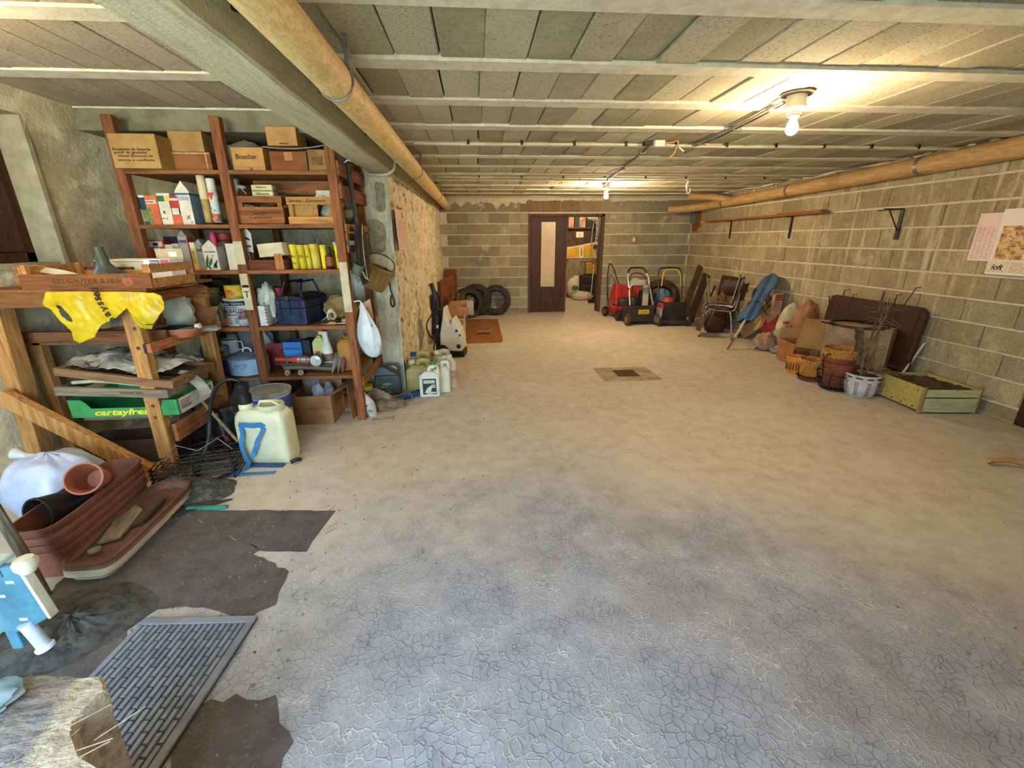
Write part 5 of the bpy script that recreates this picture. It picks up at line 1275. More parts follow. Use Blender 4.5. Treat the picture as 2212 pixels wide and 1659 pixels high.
MB().tube([(.122 * math.cos(a), .0925 * math.sin(a), .09) for a in [2 * math.pi * i / 28 for i in range(28)]], .008, 6, True).make('rim', mat('#9a7338', '#755423', 20, .7, 0, .4), t, smooth=True)
MB().tube(smooth_path([(-.12, 0, .09), (-.1, .0, .17), (0, 0, .2), (.1, 0, .17), (.12, 0, .09)]), .007, 6).make('handle', mat('#7a5a2c', '#5a401c', 20, .7), t, smooth=True)
t = thing('strap_cord', 'dark cord with a loop end hanging down the pillar corner', 'cord', (-0.856, 4.370, 1.224))
MB().tube(smooth_path([(-0.021, -0.010, 0.031), (0.004, -0.010, -0.029), (0.007, 0.000, -0.161), (0.022, 0.000, -0.241), (0.033, 0.000, -0.313), (0.013, 0.000, -0.344), (-0.002, 0.000, -0.304), (0.009, 0.000, -0.232)]), .0075, 7).make('cord', mat('#3b2a1c', '#2a1d12', 20, .7), t, smooth=True)
t = thing('card_sheet', 'tan printed card hanging behind the white bag on the shelf side', 'card', (-0.967, 3.800, 0.909), 0)
b = MB().prism([(-0.051, 0.064), (0.052, 0.124), (0.066, -0.041), (-0.023, -0.136)], -.002, .002, axis='y')
b.make('card', P('#cda67c', '#bb9368', 4), t)
text('Le jardin', .011, M_ink, t, (.005, -.003, .035), rot=(math.pi / 2, -.35, 0)); MB().box(-.03, -.015, -.0035, -.002, -.04, -.02).make('print', M_ink, t)
t = thing('plastic_bag', 'white carrier bag hanging from the right post of the shelving', 'bag', (-0.975, 3.665, 0.844))
b = MB()
def bagf(u, v):
    a = 2 * math.pi * u
    w = .008 + .105 * (math.sin(math.pi * (v * .86 + .02)) ** 1.1 if v < 1 else .15) * (.35 + .75 * v)
    w *= 1 + .1 * math.sin(a * 7 + v * 6) * (1 - v * .5)
    return (.02 + .055 * v + math.cos(a) * w, math.sin(a) * w * .5, .175 - .46 * v)
b.grid(bagf, 40, 22, True); b.make('bag', mat('#d3d9d8', '#b5bdbd', 6, .4, 0, .1, None, 0, .1, .5, .1), t, smooth=True)
MB().tube([(.02, 0, .17), (.01, 0, .19), (-.04, -.0, .185)], .006, 5).make('knot', W_, t)
MB().strip(smooth_path([(.08, -.03, -.27), (.12, -.04, -.24), (.14, -.03, -.2), (.12, -.03, -.16)]), .02, .002, (0, 1, 0)).make('bag_handle', W_, t)
text('K', .018, M_ink, t, (.095, -.045, -.01))

# ================================================================== WORKBENCH OF RAW TIMBER IN FRONT OF THE SHELVING
TBX, TBY = -2.5, 2.77
M_tw = wood('#b5854c', '#8a5f32', .8, 'z'); M_twx = wood('#8f5f38', '#65401f', .8, 'x'); M_twy = wood('#a5693f', '#7a4a28', .8, 'y'); M_twg = wood('#80705c', '#5b4e3f', .85, 'x')
bench = thing('workbench', 'rough timber bench with three levels at the left, covered in crates and bags', 'workbench', (TBX, TBY, 0))
def TB(x0, x1, y0, y1, z0, z1): return (x0 - TBX, x1 - TBX, y0 - TBY, y1 - TBY, z0, z1)
def leg(px0, px1, y0, y1, z1, dx=0.0):
    b = MB().box(*TB(px0, px1, y0, y1, 0, z1))
    for i in (0, 1, 2, 3): b.v[i] = (b.v[i][0] + dx, b.v[i][1], b.v[i][2])
    return b.make('leg', M_tw, bench, bevel=.004)
leg(-2.135, -2.047, TBY, TBY + .06, 1.135, -.025)
leg(-2.09, -2.0, 3.38, 3.44, 1.19, -.02)
leg(-2.90, -2.805, TBY + .0, TBY + .1, 1.135, -.075)
leg(-2.93, -2.85, 2.99, 3.05, .90, -.02)
for (x, z) in ((-2.09, .88), (-2.1, .5), (-2.105, .42), (-2.08, 1.0)):
    MB().at((x - TBX, -.0005, z)).lathe([(.012, 0), (.012, -.0006)], 10, axis='y').make('knot', wood('#6d4522', '#4b2d14', .8, 'x'), bench)
MB().box(*TB(-2.93, -2.05, TBY - .025, TBY, 1.137, 1.222)).make('top_rail', M_twx, bench, bevel=.004)
MB().box(*TB(-2.9, -1.955, 3.35, 3.38, 1.115, 1.19)).make('top_rail', M_twx, bench, bevel=.004)
MB().box(*TB(-2.045, -2.02, TBY + .02, 3.44, 1.14, 1.2)).make('top_rail', M_twy, bench, bevel=.004)
for k in range(4): MB().box(*TB(-2.93, -1.94, TBY - .02 + .17 * k, TBY + .14 + .17 * k, 1.2225, 1.24)).make('top_board', M_twx, bench, bevel=.002)
MB().box(*TB(-2.045, -2.018, TBY - .0, 3.5, .845, .905)).make('side_rail', M_twy, bench, bevel=.004)
MB().box(*TB(-2.045, -2.018, TBY + .03, 3.44, .232, .355)).make('side_rail', M_twy, bench, bevel=.004)
MB().box(*TB(-2.93, -2.045, 2.955, 2.985, .885, .955)).make('mid_rail', M_twx, bench, bevel=.004)
for k in range(3): MB().box(*TB(-2.9, -2.048, 2.99 + .16 * k, 3.14 + .16 * k, .862, .882)).make('mid_board', M_twx, bench, bevel=.002)
MB().box(*TB(-2.6, -2.05, TBY + .065, TBY + .19, .388, .43)).make('low_board', M_twg, bench, bevel=.003)
for k in range(3): MB().box(*TB(-2.75, -2.048, TBY + .2 + .15 * k, TBY + .34 + .15 * k, .405, .43)).make('low_board', M_twg, bench, bevel=.002)
b = MB(); d = Vector((-2.15 + 2.86, 0, .04 - .60)); L_ = d.length
b.x = Matrix.Translation((-2.505 - TBX, -.06, .31)) @ Matrix.Rotation(math.atan2(-d.z, d.x), 4, 'Y'); b.cbox(L_ + .1, .055, .095); b.make('brace', M_tw, bench, bevel=.004)
MB().box(*TB(-2.06, -2.045, TBY - .002, TBY + .03, .845, .905)).make('joint_plate', M_dkmetal, bench)

# --- on the bench top
t = thing('wooden_crate', 'long brown fruit crate with faded black lettering on the bench top', 'crate', (-2.255, 2.76, 1.2405))
MB().box(-.355, .355, -.01, 0, .0, .085).make('slat', wood('#7f4f2b', '#5e3819', .85, 'x'), t, bevel=.002)
MB().box(-.36, .355, .39, .40, .0, .085).make('slat', M_crate2, t, bevel=.002)
for z0, z1 in ((.0, .055), (.085, .135)): MB().box(.345, .355, .0, .39, z0, z1).make('slat', M_crate2, t, bevel=.002)
MB().box(-.355, -.345, .0, .39, .0, .13).make('slat', M_crate2, t, bevel=.002)
for sx in (-1, 1):
    for y in (.002, .36): MB().box(*sorted((sx * .342, sx * .315)), y, y + .027, 0.004, .135).make('corner_post', M_crate2, t)
MB().box(-.342, .342, .0, .39, .0005, .006).make('base', M_crate2, t)
text('ETS GAUTIER & FILS', .026, mat('#40301c', '#4f3a20', 60, .8, 0, 0, None, 0), t, (-.0, -.0112, .045), width=.36)
MB().at((.225, -.0105, .042)).lathe([(.03, 0), (.03, -.0008)], 16, axis='y').make('tomato_print', mat('#a5402c', '#8a5a34', 50, .8, 0, 0), t)
MB().prism([(.2, .07), (.225, .06), (.25, .072), (.225, .08)], -.0122, -.011, axis='y').make('leaf_print', mat('#4d4a26', '#6b4d2a', 50, .8, 0, 0), t)
MB().at((.225, -.0118, .03)).lathe([(.011, 0), (.011, -.0008)], 10, axis='y').make('leaf_print', mat('#5d5b34', '#6b4d2a', 50, .8, 0, 0), t)
t = thing('basin', 'cream rectangular plastic basin behind the lettered crate', 'basin', (-2.380, 3.320, 1.240))
M_cream = mat('#d8d2ad', '#c5be97', 5, .4, 0, .03)
b = MB()
b.grid(lambda u, v: (lambda a, p: (math.copysign(abs(math.cos(a)) ** .45, math.cos(a)) * p[0], math.copysign(abs(math.sin(a)) ** .45, math.sin(a)) * p[0] * .7, p[1]))(2 * math.pi * u, [(.0, .002), (.14, .0), (.15, .01), (.175, .12), (.18, .135), (.19, .138), (.19, .145), (.18, .147), (.17, .13), (.145, .015), (.0, .012)][min(10, int(v * 10 + .5))]), 40, 10, True)
b.make('basin', M_cream, t, smooth=True)
t = thing('funnel', 'dark grey green funnel standing neck up in front of the cream basin', 'funnel', (-2.331, 3.020, 1.247))
MB().lathe([(.105, 0), (.108, .02), (.095, .05), (.05, .1), (.035, .125), (.028, .21), (.03, .215), (.03, .225), (.022, .225)], 24).make('funnel', mat('#4a5144', '#363c32', 6, .4, 0, .05), t, smooth=True)
t.rotation_euler = (0, -.1, 0)
t = carton('white_carton', 'white carton with a blue and pink label and an open tan flap on the bench', 'carton', (-1.988, 2.965, 1.247, 0.162, 0.150), .13, P('#dfdcd0', '#cac6b8', 5), -.05, None,
           bands=[(.25, .62, .78, .96, BLU), (.66, .98, .72, .98, P('#cf5f62', '#b94c50')), (0, 1, .56, .59, RED)], writing=[('FONGICIDE', .012, .43, .87, M_inkw, .32)])
MB().box(-.085, .085, .062, .066, .15, .21).make('flap', P('#b3a681', '#9c8f6c'), t); MB().box(-.0, .05, .058, .062, .16, .19).make('tab', W_, t)
t = thing('gutter_piece', 'curved white plastic strip lying in the lettered crate', 'strip', (-2.528, 2.900, 1.300))
MB().strip(smooth_path([(-.17, 0, .05), (-.12, 0, .055), (-.06, .0, .04), (.05, -.01, .02), (.17, -.03, -.015)]), .05, .008, (0, 1, .5)).make('strip', M_cream, t)
t = thing('wood_offcut', 'short pale timber offcut at the left end of the bench top', 'offcut', (-2.724, 2.980, 1.240), .2)
MB().box(-.07, .07, -.06, .06, 0, .12).make('offcut', wood('#a9744a', '#7d522f', .85, 'y'), t, bevel=.004)
t = thing('wood_plank', 'brown plank lying at the back of the bench top', 'plank', (-2.5, 3.22, 1.2405), .03)
MB().box(-.33, .2, -.05, .05, 0, .1).make('plank', wood('#6b4a2c', '#4b321c', .85, 'x'), t, bevel=.004)

# --- yellow carrier bag draped over the rail
def cloth_poly(poly, n, fn, inside=lambda x, z: True):
    """sheet with the outline poly (x, z), relief given by fn(x, z)"""
    xs = [p[0] for p in poly]; zs = [p[1] for p in poly]
    x0, x1, z0, z1 = min(xs), max(xs), min(zs), max(zs)
    def inp(x, z):
        c = False; m = len(poly)
        for i in range(m):
            (ax, az), (bx, bz) = poly[i], poly[(i + 1) % m]
            if (az > z) != (bz > z) and x < (bx - ax) * (z - az) / (bz - az) + ax: c = not c
        return c and inside(x, z)
    def near(x, z):
        best = None; bd = 1e9; m = len(poly)
        for i in range(m):
            (ax, az), (bx, bz) = poly[i], poly[(i + 1) % m]
            dx, dz = bx - ax, bz - az
            t = max(0, min(1, ((x - ax) * dx + (z - az) * dz) / (dx * dx + dz * dz + 1e-12)))
            qx, qz = ax + dx * t, az + dz * t
            d = (x - qx) ** 2 + (z - qz) ** 2
            if d < bd: bd = d; best = (qx, qz)
        return best, math.sqrt(bd)
    nx = n; st = (x1 - x0) / nx; nz = max(4, int((z1 - z0) / st) + 1)
    idx = {}; vs_ = []; fs_ = []
    def vid(i, j):
        if (i, j) not in idx:
            x = x0 + st * i; z = z0 + st * j
            if not inp(x, z):
                q, d = near(x, z)
                if d < st * 1.6: x, z = q
            idx[(i, j)] = len(vs_); vs_.append((x, fn(x, z), z))
        return idx[(i, j)]
    for j in range(nz + 1):
        for i in range(nx + 1):
            if inp(x0 + st * (i + .5), z0 + st * (j + .5)): fs_.append((vid(i, j), vid(i + 1, j), vid(i + 1, j + 1), vid(i, j + 1)))
    b = MB(); b.add(vs_, fs_); return b
YB_ = 2.715
ref = (-2.157, 2.715, 1.149)
t = thing('plastic_bag', 'bright yellow plastic carrier bag with black print draped over the bench rail', 'bag', (ref[0], YB_, ref[2]))
poly = [(-0.294, 0.083), (-0.324, 0.013), (-0.272, -0.052), (-0.238, -0.104), (-0.223, -0.148), (-0.222, -0.195), (-0.192, -0.216), (-0.095, -0.181), (-0.047, -0.113), (0.063, -0.066), (0.144, -0.013), (0.160, -0.040), (0.158, -0.098), (0.170, -0.131), (0.244, -0.138), (0.290, -0.086), (0.338, -0.027), (0.353, 0.021), (0.335, 0.056), (0.299, 0.073), (0.199, 0.082), (0.048, 0.081), (-0.151, 0.084)]
def yb(x, z):
    p = Vector((x * 9, 0, z * 9))
    f = .016 * noise.noise(p) + .007 * noise.noise(p * 2.6 + Vector((3, 1, 7))) + .009 * abs(noise.noise(Vector((x * 16 + z * 9, 2, z * 5 - x * 4))))
    blob = .055 * math.exp(-((x - .22) ** 2 + (z + .02) ** 2) / .012)
    return -.02 - f - blob + max(0, z - .03) * .25
def hole(x, z): 
    q = ((x + .222) * .85 + (z + .04) * .5, (x + .222) * -.5 + (z + .04) * .85)
    return (q[0] / .018) ** 2 + (q[1] / .055) ** 2 > 1
M_yel = mat('#c4a916', '#b0930c', 7, .36, 0, .06, None, 0, .0, .4, .06)
bg = cloth_poly(poly, 110, yb, hole)
bg.make('bag', M_yel, t, smooth=True, solid=.0015)
for i, (ch, dx, dz, rr_) in enumerate(zip('payssed', (.062, .045, .03, .02, .012, .008, .004), (-.082, -.048, -.015, .015, .042, .066, .092), (2.2, 2.0, 1.85, 1.75, 1.7, 1.65, 1.6))):
    text(ch, .043, M_black, t, (dx - .03, min(yb(dx - .03 + a_, dz + b_) for a_ in (-.02, 0, .02) for b_ in (-.02, 0, .02)) - .003, dz), rot=(math.pi / 2, -rr_, 0), bold=.0012, name='bag_print')
MB().box(.24, .285, yb(.26, -.08) - .012, yb(.26, -.08) - .01, -.105, -.1).make('bag_print', M_black, t)

# --- bench mid level
t = thing('planter_saucer', 'long terracotta plastic saucer on the middle level of the bench', 'saucer', (-2.225, 3.120, 0.882))
M_terra = mat('#b0694a', '#965438', 5, .55, 0, .04); M_terra2 = mat('#8a4a33', '#6f3a28', 5, .55, 0, .05)
b = MB()
prof_s = [(.0, .002), (.9, 0), (.93, .008), (1.0, .05), (1.03, .052), (1.03, .06), (.99, .06), (.9, .012), (.0, .01)]
b.grid(lambda u, v: (lambda a, p: (math.copysign(abs(math.cos(a)) ** .6, math.cos(a)) * p[0] * .3, math.copysign(abs(math.sin(a)) ** .6, math.sin(a)) * p[0] * .11, p[1]))(2 * math.pi * u, prof_s[min(8, int(v * 8 + .5))]), 48, 8, True)
b.make('saucer', M_terra, t, smooth=True)
t = thing('glass_bottle', 'dark green bottle with a white cap lying in the terracotta saucer', 'bottle', (-2.057, 3.100, 0.925), -.2, rot=(0, -.18, .1))
MB().lathe([(.035, -.16), (.04, -.15), (.04, .0), (.03, .05), (.016, .09), (.015, .12)], 18, axis='x').make('body', mat('#1e3a2b', '#16301f', 6, .15, 0, 0, None, 0, .2, .6, 0), t, smooth=True)
MB().lathe([(.018, .12), (.018, .15)], 14, axis='x').make('cap', W_, t, smooth=True)
t = thing('plastic_bag', 'white plastic bag behind the green bottle on the middle level', 'bag', (-2.132, 3.280, 0.882))
crumple(MB(), (0, 0, .13), (.1, .07, .15), 81, 22, .3, .85).make('bag', P('#b9bdb2', '#969a90'), t, smooth=True)
t = thing('cardboard_piece', 'brown cardboard leaning at the right of the middle level', 'cardboard', (-2.101, 3.330, 0.882), 0, rot=(-.25, .5, 0))
MB().box(-.09, .09, -.003, .003, 0.02, .2).make('sheet', M_card('#8a5a38', '#6f462a'), t)
t = thing('paper_sheet', 'torn white paper on the right edge of the middle level', 'paper', (-1.989, 3.300, 0.883), .3)
crumple(MB(), (0, 0, .012), (.09, .06, .02), 83, 18, .4, .5).make('paper', P('#b9b9b0', '#9d9d94'), t, smooth=True)

# --- bench low level
M_green = mat('#3f9a55', '#338548', 6, .5, 0, .03)
t = thing('fruit_tray', 'green cardboard fruit tray with yellow lettering on the low shelf of the bench', 'tray', (-2.285, 2.985, .4305))
b = MB().prism([(-.325, 0), (.325, 0), (.325, .105), (.245, .105), (.225, .06), (-.2, .06), (-.225, .1), (-.25, .12), (-.325, .12)], -.205, -.2, axis='y')
b.make('front', M_green, t)
MB().box(.32, .325, -.2, .2, .0, .1).make('side', P('#d9d5c6', '#c5c0b0', 5), t)
MB().box(-.325, -.32, -.2, .2, .0, .12).box(-.32, .32, .195, .2, 0, .11).box(-.32, .32, -.2, .195, 0.0, .004).make('body', M_green, t)
text('cartayfres', .038, mat('#e3d23a', '#d6c42c', 6, .5, 0, 0, None, 0), t, (-.025, -.2062, .03), width=.33, shear=.25, bold=.0018)
for k, zz in enumerate((.075, .062, .049, .036, .026)): MB().box(.3252, .326, -.17, -.06 - .01 * (k % 3), zz, zz + .005).make('print', M_inkr if k < 2 else M_ink, t)
MB().box(.3252, .3262, .1, .17, .05, .085).make('label_panel', M_green, t)
MB().box(.3252, .326, -.2, -.185, 0, .1).make('label_panel', M_green, t)
for sx, z_ in ((-1, .05), (1, .045)): MB().tube([(sx * .285 - .02, -.206, z_), (sx * .285 + .02, -.206, z_), (sx * .285 + .02, -.206, z_ + .03)], .0012, 4).make('cut_line', M_inkg, t)
t = thing('window_frame', 'grey weathered frame resting on the green fruit tray', 'frame', (-2.31, 2.97, .575), 0, rot=(0, .06, .0))
for a in ((-.33, .33, -.22, -.19), (-.33, .33, .19, .22)): MB().box(*a, 0, .055).make('frame_bar', M_twg, t, bevel=.003)
for a in ((-.33, -.29, -.19, .19), (.29, .33, -.19, .19)): MB().box(*a, 0.002, .05).make('frame_bar', M_twg, t, bevel=.003)
text('GRAND CRU', .016, mat('#4b4033', '#5b4e3f', 60, .8, 0, 0), t, (.12, -.2215, .03), width=.14)
MB().tube(smooth_path([(-.27, -.15, .065), (-.1, -.15, .08), (.1, -.16, .07), (.26, -.15, .065)]), .012, 7).make('strip', P('#cfc7a2', '#b3ab88'), t)
t = thing('pipe_piece', 'black tube lying across the grey weathered frame', 'tube', (-2.25, 2.93, .66), 0, rot=(0, .1, .08))
MB().tube([(-.15, 0, 0), (.3, 0, 0)], .02, 12).make('tube', M_black, t, smooth=True)
t = thing('window_frame', 'brown wooden frame tilted under the newspapers', 'frame', (-2.28, 2.99, .665), 0, rot=(.0, .165, .0))
M_fr = wood('#8d6a48', '#66492f', .8, 'x')
for a in ((-.34, .34, -.23, -.2), (-.34, .34, .2, .23)): MB().box(*a, 0, .05).make('frame_bar', M_fr, t, bevel=.003)
for a in ((-.34, -.3, -.2, .2), (.3, .34, -.2, .2)): MB().box(*a, 0, .05).make('frame_bar', M_fr, t, bevel=.003)
MB().box(-.3, .3, -.2, .2, .015, .022).make('frame_panel', wood('#6d5844', '#4d3d2e', .85, 'x'), t)
def news_mat():
    s = NT('newsprint'); v = s.objco()
    c = s.mix(s.ramp(s.noise(v, 6, 4), .4, .65), '#bdb7a4', '#9f9a8a')
    l = s.n('ShaderNodeTexWave'); l.bands_direction = 'Y'; s.set(l.inputs['Vector'], v); l.inputs['Scale'].default_value = 45; l.inputs['Distortion'].default_value = 1.5
    c = s.mix(s.math('MULTIPLY', s.ramp(l.outputs['Fac'], .4, .7), s.ramp(s.noise(v, 8, 2), .4, .5, 0, .75)), c, '#4a4741')
    c = s.mix(s.ramp(s.noise(v, 8, 5, .6), .55, .6), c, '#2d2b29'); s.col(c); s.rough(.85); return s.m
M_news = news_mat()
for k, (px, y, w, d, rz, sd, lb) in enumerate(((-2.38, 2.98, .27, .21, .15, 91, 'crumpled newspaper on the brown frame, left of the bench leg'), (-2.14, 3.0, .22, .2, -.3, 93, 'second crumpled newspaper heap right of the bench leg'))):
    t = thing('newspaper', lb, 'newspaper', (px, y, .735 - .165 * (px + 2.28) - .015), rz, 'newspapers on the bench', rot=(0, .165, rz))
    b = MB()
    def nf(u, v, sd=sd, w=w, d=d):
        x, y_ = (u - .5) * 2 * w * .62, (v - .5) * 2 * d
        p = Vector((x * 7 + sd, y_ * 7, 0))
        h = .05 * max(0, 1 - (x / w) ** 2) * (1 - (y_ / d / 1.1) ** 2) + .03 * noise.noise(p) + .022 * abs(noise.noise(p * 2.3))
        return (x + .03 * noise.noise(p * .6), y_ + .03 * noise.noise(p * .6 + Vector((5, 5, 5))), max(.002, h + .012))
    b.grid(nf, 34, 28); b.make('sheet', M_news, t, smooth=False, solid=.002)
t = thing('newspaper', 'strip of newspaper hanging over the corner of the green tray', 'newspaper', (-1.925, 3.000, 0.592))
MB().strip(smooth_path([(-.12, -.02, .06), (-.06, -.02, .05), (-.0, -.03, .0), (.03, -.03, -.05), (.045, -.035, -.09)]), .07, .003, (.3, 1, .4)).make('sheet', M_news, t)

# --- floor under and before the bench
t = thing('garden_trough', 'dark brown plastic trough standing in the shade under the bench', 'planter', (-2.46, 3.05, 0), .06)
def trough(b, L, W, H, wall=.006, ribs=0, taper=.82):
    prof = [(taper * .97, 0), (taper, .01)] + sum([[(taper + (1 - taper) * q, H * q - .012), (taper + (1 - taper) * q + .035, H * q - .008), (taper + (1 - taper) * q + .035, H * q + .008), (taper + (1 - taper) * q, H * q + .012)] for q in [(i + 1) / (ribs + 1) for i in range(ribs)]], []) + [(1, H - .02), (1.06, H - .018), (1.06, H), (.98, H), (.97, H - .02), (taper * .93, .012)]
    n = len(prof) - 1
    def fn(u, v):
        a = 2 * math.pi * u; p = prof[min(n, int(v * n + .5))]
        cx, sy = math.cos(a), math.sin(a)
        k = p[0]
        x = math.copysign(abs(cx) ** .35, cx) * (W / 2) * k; y = math.copysign(abs(sy) ** .35, sy) * (L / 2 - W / 2 * (1 - k))
        return (x, y, p[1])
    b.grid(fn, 56, n, True)
    m = len(b.v); b.f.append(tuple(range(m - 56, m))); b.mi.append(0)
    f0 = m - 56 * (n + 1); b.f.append(tuple(range(f0 + 55, f0 - 1, -1))); b.mi.append(0)
    return b
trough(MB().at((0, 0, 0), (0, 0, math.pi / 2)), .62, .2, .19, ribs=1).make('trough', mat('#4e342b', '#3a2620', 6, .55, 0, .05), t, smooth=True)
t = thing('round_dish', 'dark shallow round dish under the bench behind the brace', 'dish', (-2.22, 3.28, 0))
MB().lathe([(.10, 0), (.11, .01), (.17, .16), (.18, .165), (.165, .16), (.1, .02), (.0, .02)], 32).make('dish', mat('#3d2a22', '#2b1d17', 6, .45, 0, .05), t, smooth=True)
M_pl = mat('#85533f', '#6b4030', 5, .5, 0, .05, None, .06, 0, .35, .3)
# four nested troughs: each rim shows
t0 = None
for k in range(4):
    lb = ('lowest of four nested brown ribbed troughs on the floor at the left', 'second from the bottom of the four nested brown troughs', 'third from the bottom of the four nested brown troughs', 'topmost nested brown trough holding a round terracotta pot')[k]
    loc = (-2.075 - .004 * k, 2.14, .03 + .04 * k)
    if t0 is None:
        t0 = thing('planter_trough', lb, 'planter', (loc[0], loc[1], 0), .10, 'nested brown troughs')
        trough(MB(), .68, .2, .15, ribs=0, taper=.84).make('trough', M_pl, t0, smooth=True)
    else:
        dup(t0, (loc[0], loc[1], .042 * k), .10, lb, scale=(1.0 + .01 * k, 1.0 + .008 * k, 1))
t = thing('flower_pot', 'terracotta round pot lying on its side in the topmost brown trough', 'pot', (-2.019, 2.130, 0.345), 0, rot=(math.radians(62), 0, .35))
MB().lathe([(.045, -.1), (.05, -.098), (.068, .03), (.078, .032), (.08, .065), (.072, .066), (.065, .03), (.045, -.085), (.0, -.085)], 28).make('pot', M_terra, t, smooth=True)
t = thing('flower_pot', 'black plastic pot lying with its mouth forward in the near end of the brown trough', 'pot', (-2.147, 1.970, 0.250), 0, rot=(math.radians(80), 0, -.2))
MB().lathe([(.06, -.2), (.064, -.198), (.082, .0), (.086, .002), (.086, .012), (.078, .012), (.06, -.18), (.0, -.18)], 28).make('pot', M_black, t, smooth=True)
# stack of shallow trays leaning
M_tb = mat('#7c5446', '#634236', 5, .5, 0, .05); M_tc = mat('#cdbfa2', '#b3a688', 5, .5, 0, .05)
for k in range(4):
    m = (M_tc, M_tc, M_tb, M_tb)[k]
    lb = ('lowest cream coloured long tray in the stack beside the troughs', 'second cream long tray in the stack beside the troughs', 'lower of two brown long trays in the stack', 'topmost brown long tray holding wood scraps')[k]
    q = thing('planter_tray', lb, 'tray', (-1.875 + .003 * k, 2.13, .004 + .018 * k), .07, 'stacked long trays', rot=(0, .05, .07))
    trough(MB(), .72, .22, .05, taper=.88).make('tray', m, q, smooth=True)
t = thing('wood_scrap', 'pale flat wood scrap lying in the topmost tray', 'wood', (-1.9, 2.1, .085), .3)
MB().prism([(-.05, -.16), (.035, -.14), (.05, .1), (.0, .17), (-.055, .05)], 0, .012).make('scrap', wood('#85735a', '#5d4f3d', .85, 'y'), t)
t = thing('bark_piece', 'dark bark piece in the topmost tray', 'bark', (-1.85, 2.2, .08), .1)
MB().prism([(-.03, -.14), (.03, -.1), (.025, .12), (-.02, .14)], 0, .014).make('bark', wood('#5b4a3c', '#3f332a', .9, 'y'), t)
t = thing('glass_piece', 'small clear glass piece at the near end of the topmost tray', 'glass', (-1.875, 1.88, .085), .3)
MB().lathe([(.0, 0), (.025, .004), (.025, .014), (.0, .018)], 12, caps=False).make('glass', mat('#bfc4c4', '#9da2a2', 5, .1, 0, 0, None, 0, .6, .6, 0), t, smooth=True)
t = thing('plastic_sack', 'knotted white bluish translucent sack on the floor by the left wall', 'sack', (-2.42, 2.36, 0))
b = MB()
def sackf(u, v):
    th = 2 * math.pi * u; ph = math.pi * v
    d = Vector((math.sin(ph) * math.cos(th), math.sin(ph) * math.sin(th), math.cos(ph)))
    k = 1 + .12 * noise.noise(d * 2 + Vector((3, 9, 2))) + .05 * abs(math.sin(th * 6 + 4 * noise.noise(d * 1.5))) * (1 - v)
    return (d.x * k * .235, d.y * k * .2, max(.0, .185 + d.z * k * .2))
b.grid(sackf, 48, 30, True); b.make('sack', mat('#c3cde0', '#9fabc6', 4, .35, 0, .05, None, 0, .1, .5, .05), t, smooth=True)
MB().tube(smooth_path([(-.06, 0, .36), (-.11, 0, .38), (-.16, -.01, .41)]), [.03, .028, .026, .024, .024, .022, .02, .022, .026, .03, .034, .03, .02], 10).make('knot', mat('#c9c9c4', '#a8a8a2', 9, .5), t, smooth=True)
t = thing('wooden_stick', 'grey wooden stake leaning at the left frame edge', 'stake', (-1.985, 1.69, .0), 0)
MB().tube([(.02, .01, .0), (.0, .01, .25), (-.055, .02, .55)], [.021, .021, .02], 8).make('stake', wood('#7f735e', '#5c5242', .9, 'z'), t, smooth=True)
# grey netting heap
def net_mat():
    s = NT('grey_netting'); v = s.pos()
    d = s.voro(v, 60, 'DISTANCE_TO_EDGE'); f = s.noise(v, 20, 6, .7)
    c = s.mix(s.ramp(d, .02, .12), '#77776b', '#3b3c37'); c = s.mix(s.ramp(f, .45, .7, 0, .6), c, '#8f8f7e')
    s.col(c); s.rough(.9); s.bump(s.math('ADD', s.ramp(d, 0, .15, 1, 0), f), 1.0, .012); return s.m
M_nt = net_mat()
t = thing('garden_net', 'heap of grey garden netting on the floor before the bench leg', 'netting', (-1.95, 2.58, 0))
b = MB()
def heap(u, v):
    a = 2 * math.pi * u; r = v
    x = math.cos(a) * r * (.30 + .1 * math.cos(a - .1)); y = math.sin(a) * r * .2
    p = Vector((x * 9, y * 9, 3)); h = .09 * (1 - r ** 1.5) + .03 * noise.noise(p) * (1 - r) + .02 * abs(noise.noise(p * 2.2)) * (1 - r * .8)
    k = 1 + .25 * noise.noise(Vector((math.cos(a) * 1.5, math.sin(a) * 1.5, 8))) * r
    return (x * k, y * k - .05, max(.004, h))
b.grid(heap, 54, 16, True); b.make('net', M_nt, t, smooth=False)
MB().prism([(.14, -.2), (.42, -.16), (.3, -.24), (.14, -.33), (.06, -.3)], .003, .012).make('net_tail', mat('#3f3a38', '#2d2a29', 14, .85), t)
t = thing('garden_net', 'dark dusty netting on the floor under the blue painted block', 'netting', (-1.70, 1.52, 0))
b = MB(); b.grid(lambda u, v: (math.cos(2 * math.pi * u) * v * .26 * (1 + .3 * noise.noise(Vector((math.cos(6.28 * u), math.sin(6.28 * u), 2)))), math.sin(2 * math.pi * u) * v * .24, max(.004, .05 * (1 - v) + .03 * noise.noise(Vector((u * 20, v * 5, 2))) * (1 - v))), 44, 12, True)
b.make('net', mat('#4d4d48', '#34342f', 25, .9, 0, .6), t)
t = thing('green_rod', 'short green plastic rod on the floor at the edge of the bare patch', 'rod', (-1.630, 2.333, 0.000), .0)
MB().box(-.115, .115, -.012, .012, 0, .02).make('rod', P('#3f9a86', '#2f7d6c', 6), t, bevel=.004)
t = thing('green_clip', 'small turquoise plastic clip on the floor near the netting', 'clip', (-1.766, 2.502, 0.000))
MB().lathe([(.0, 0), (.025, .002), (.028, .012), (.018, .02), (.0, .022)], 12, caps=False, sx=1.4).make('clip', P('#4fae96', '#3c8f7a', 6), t, smooth=True)
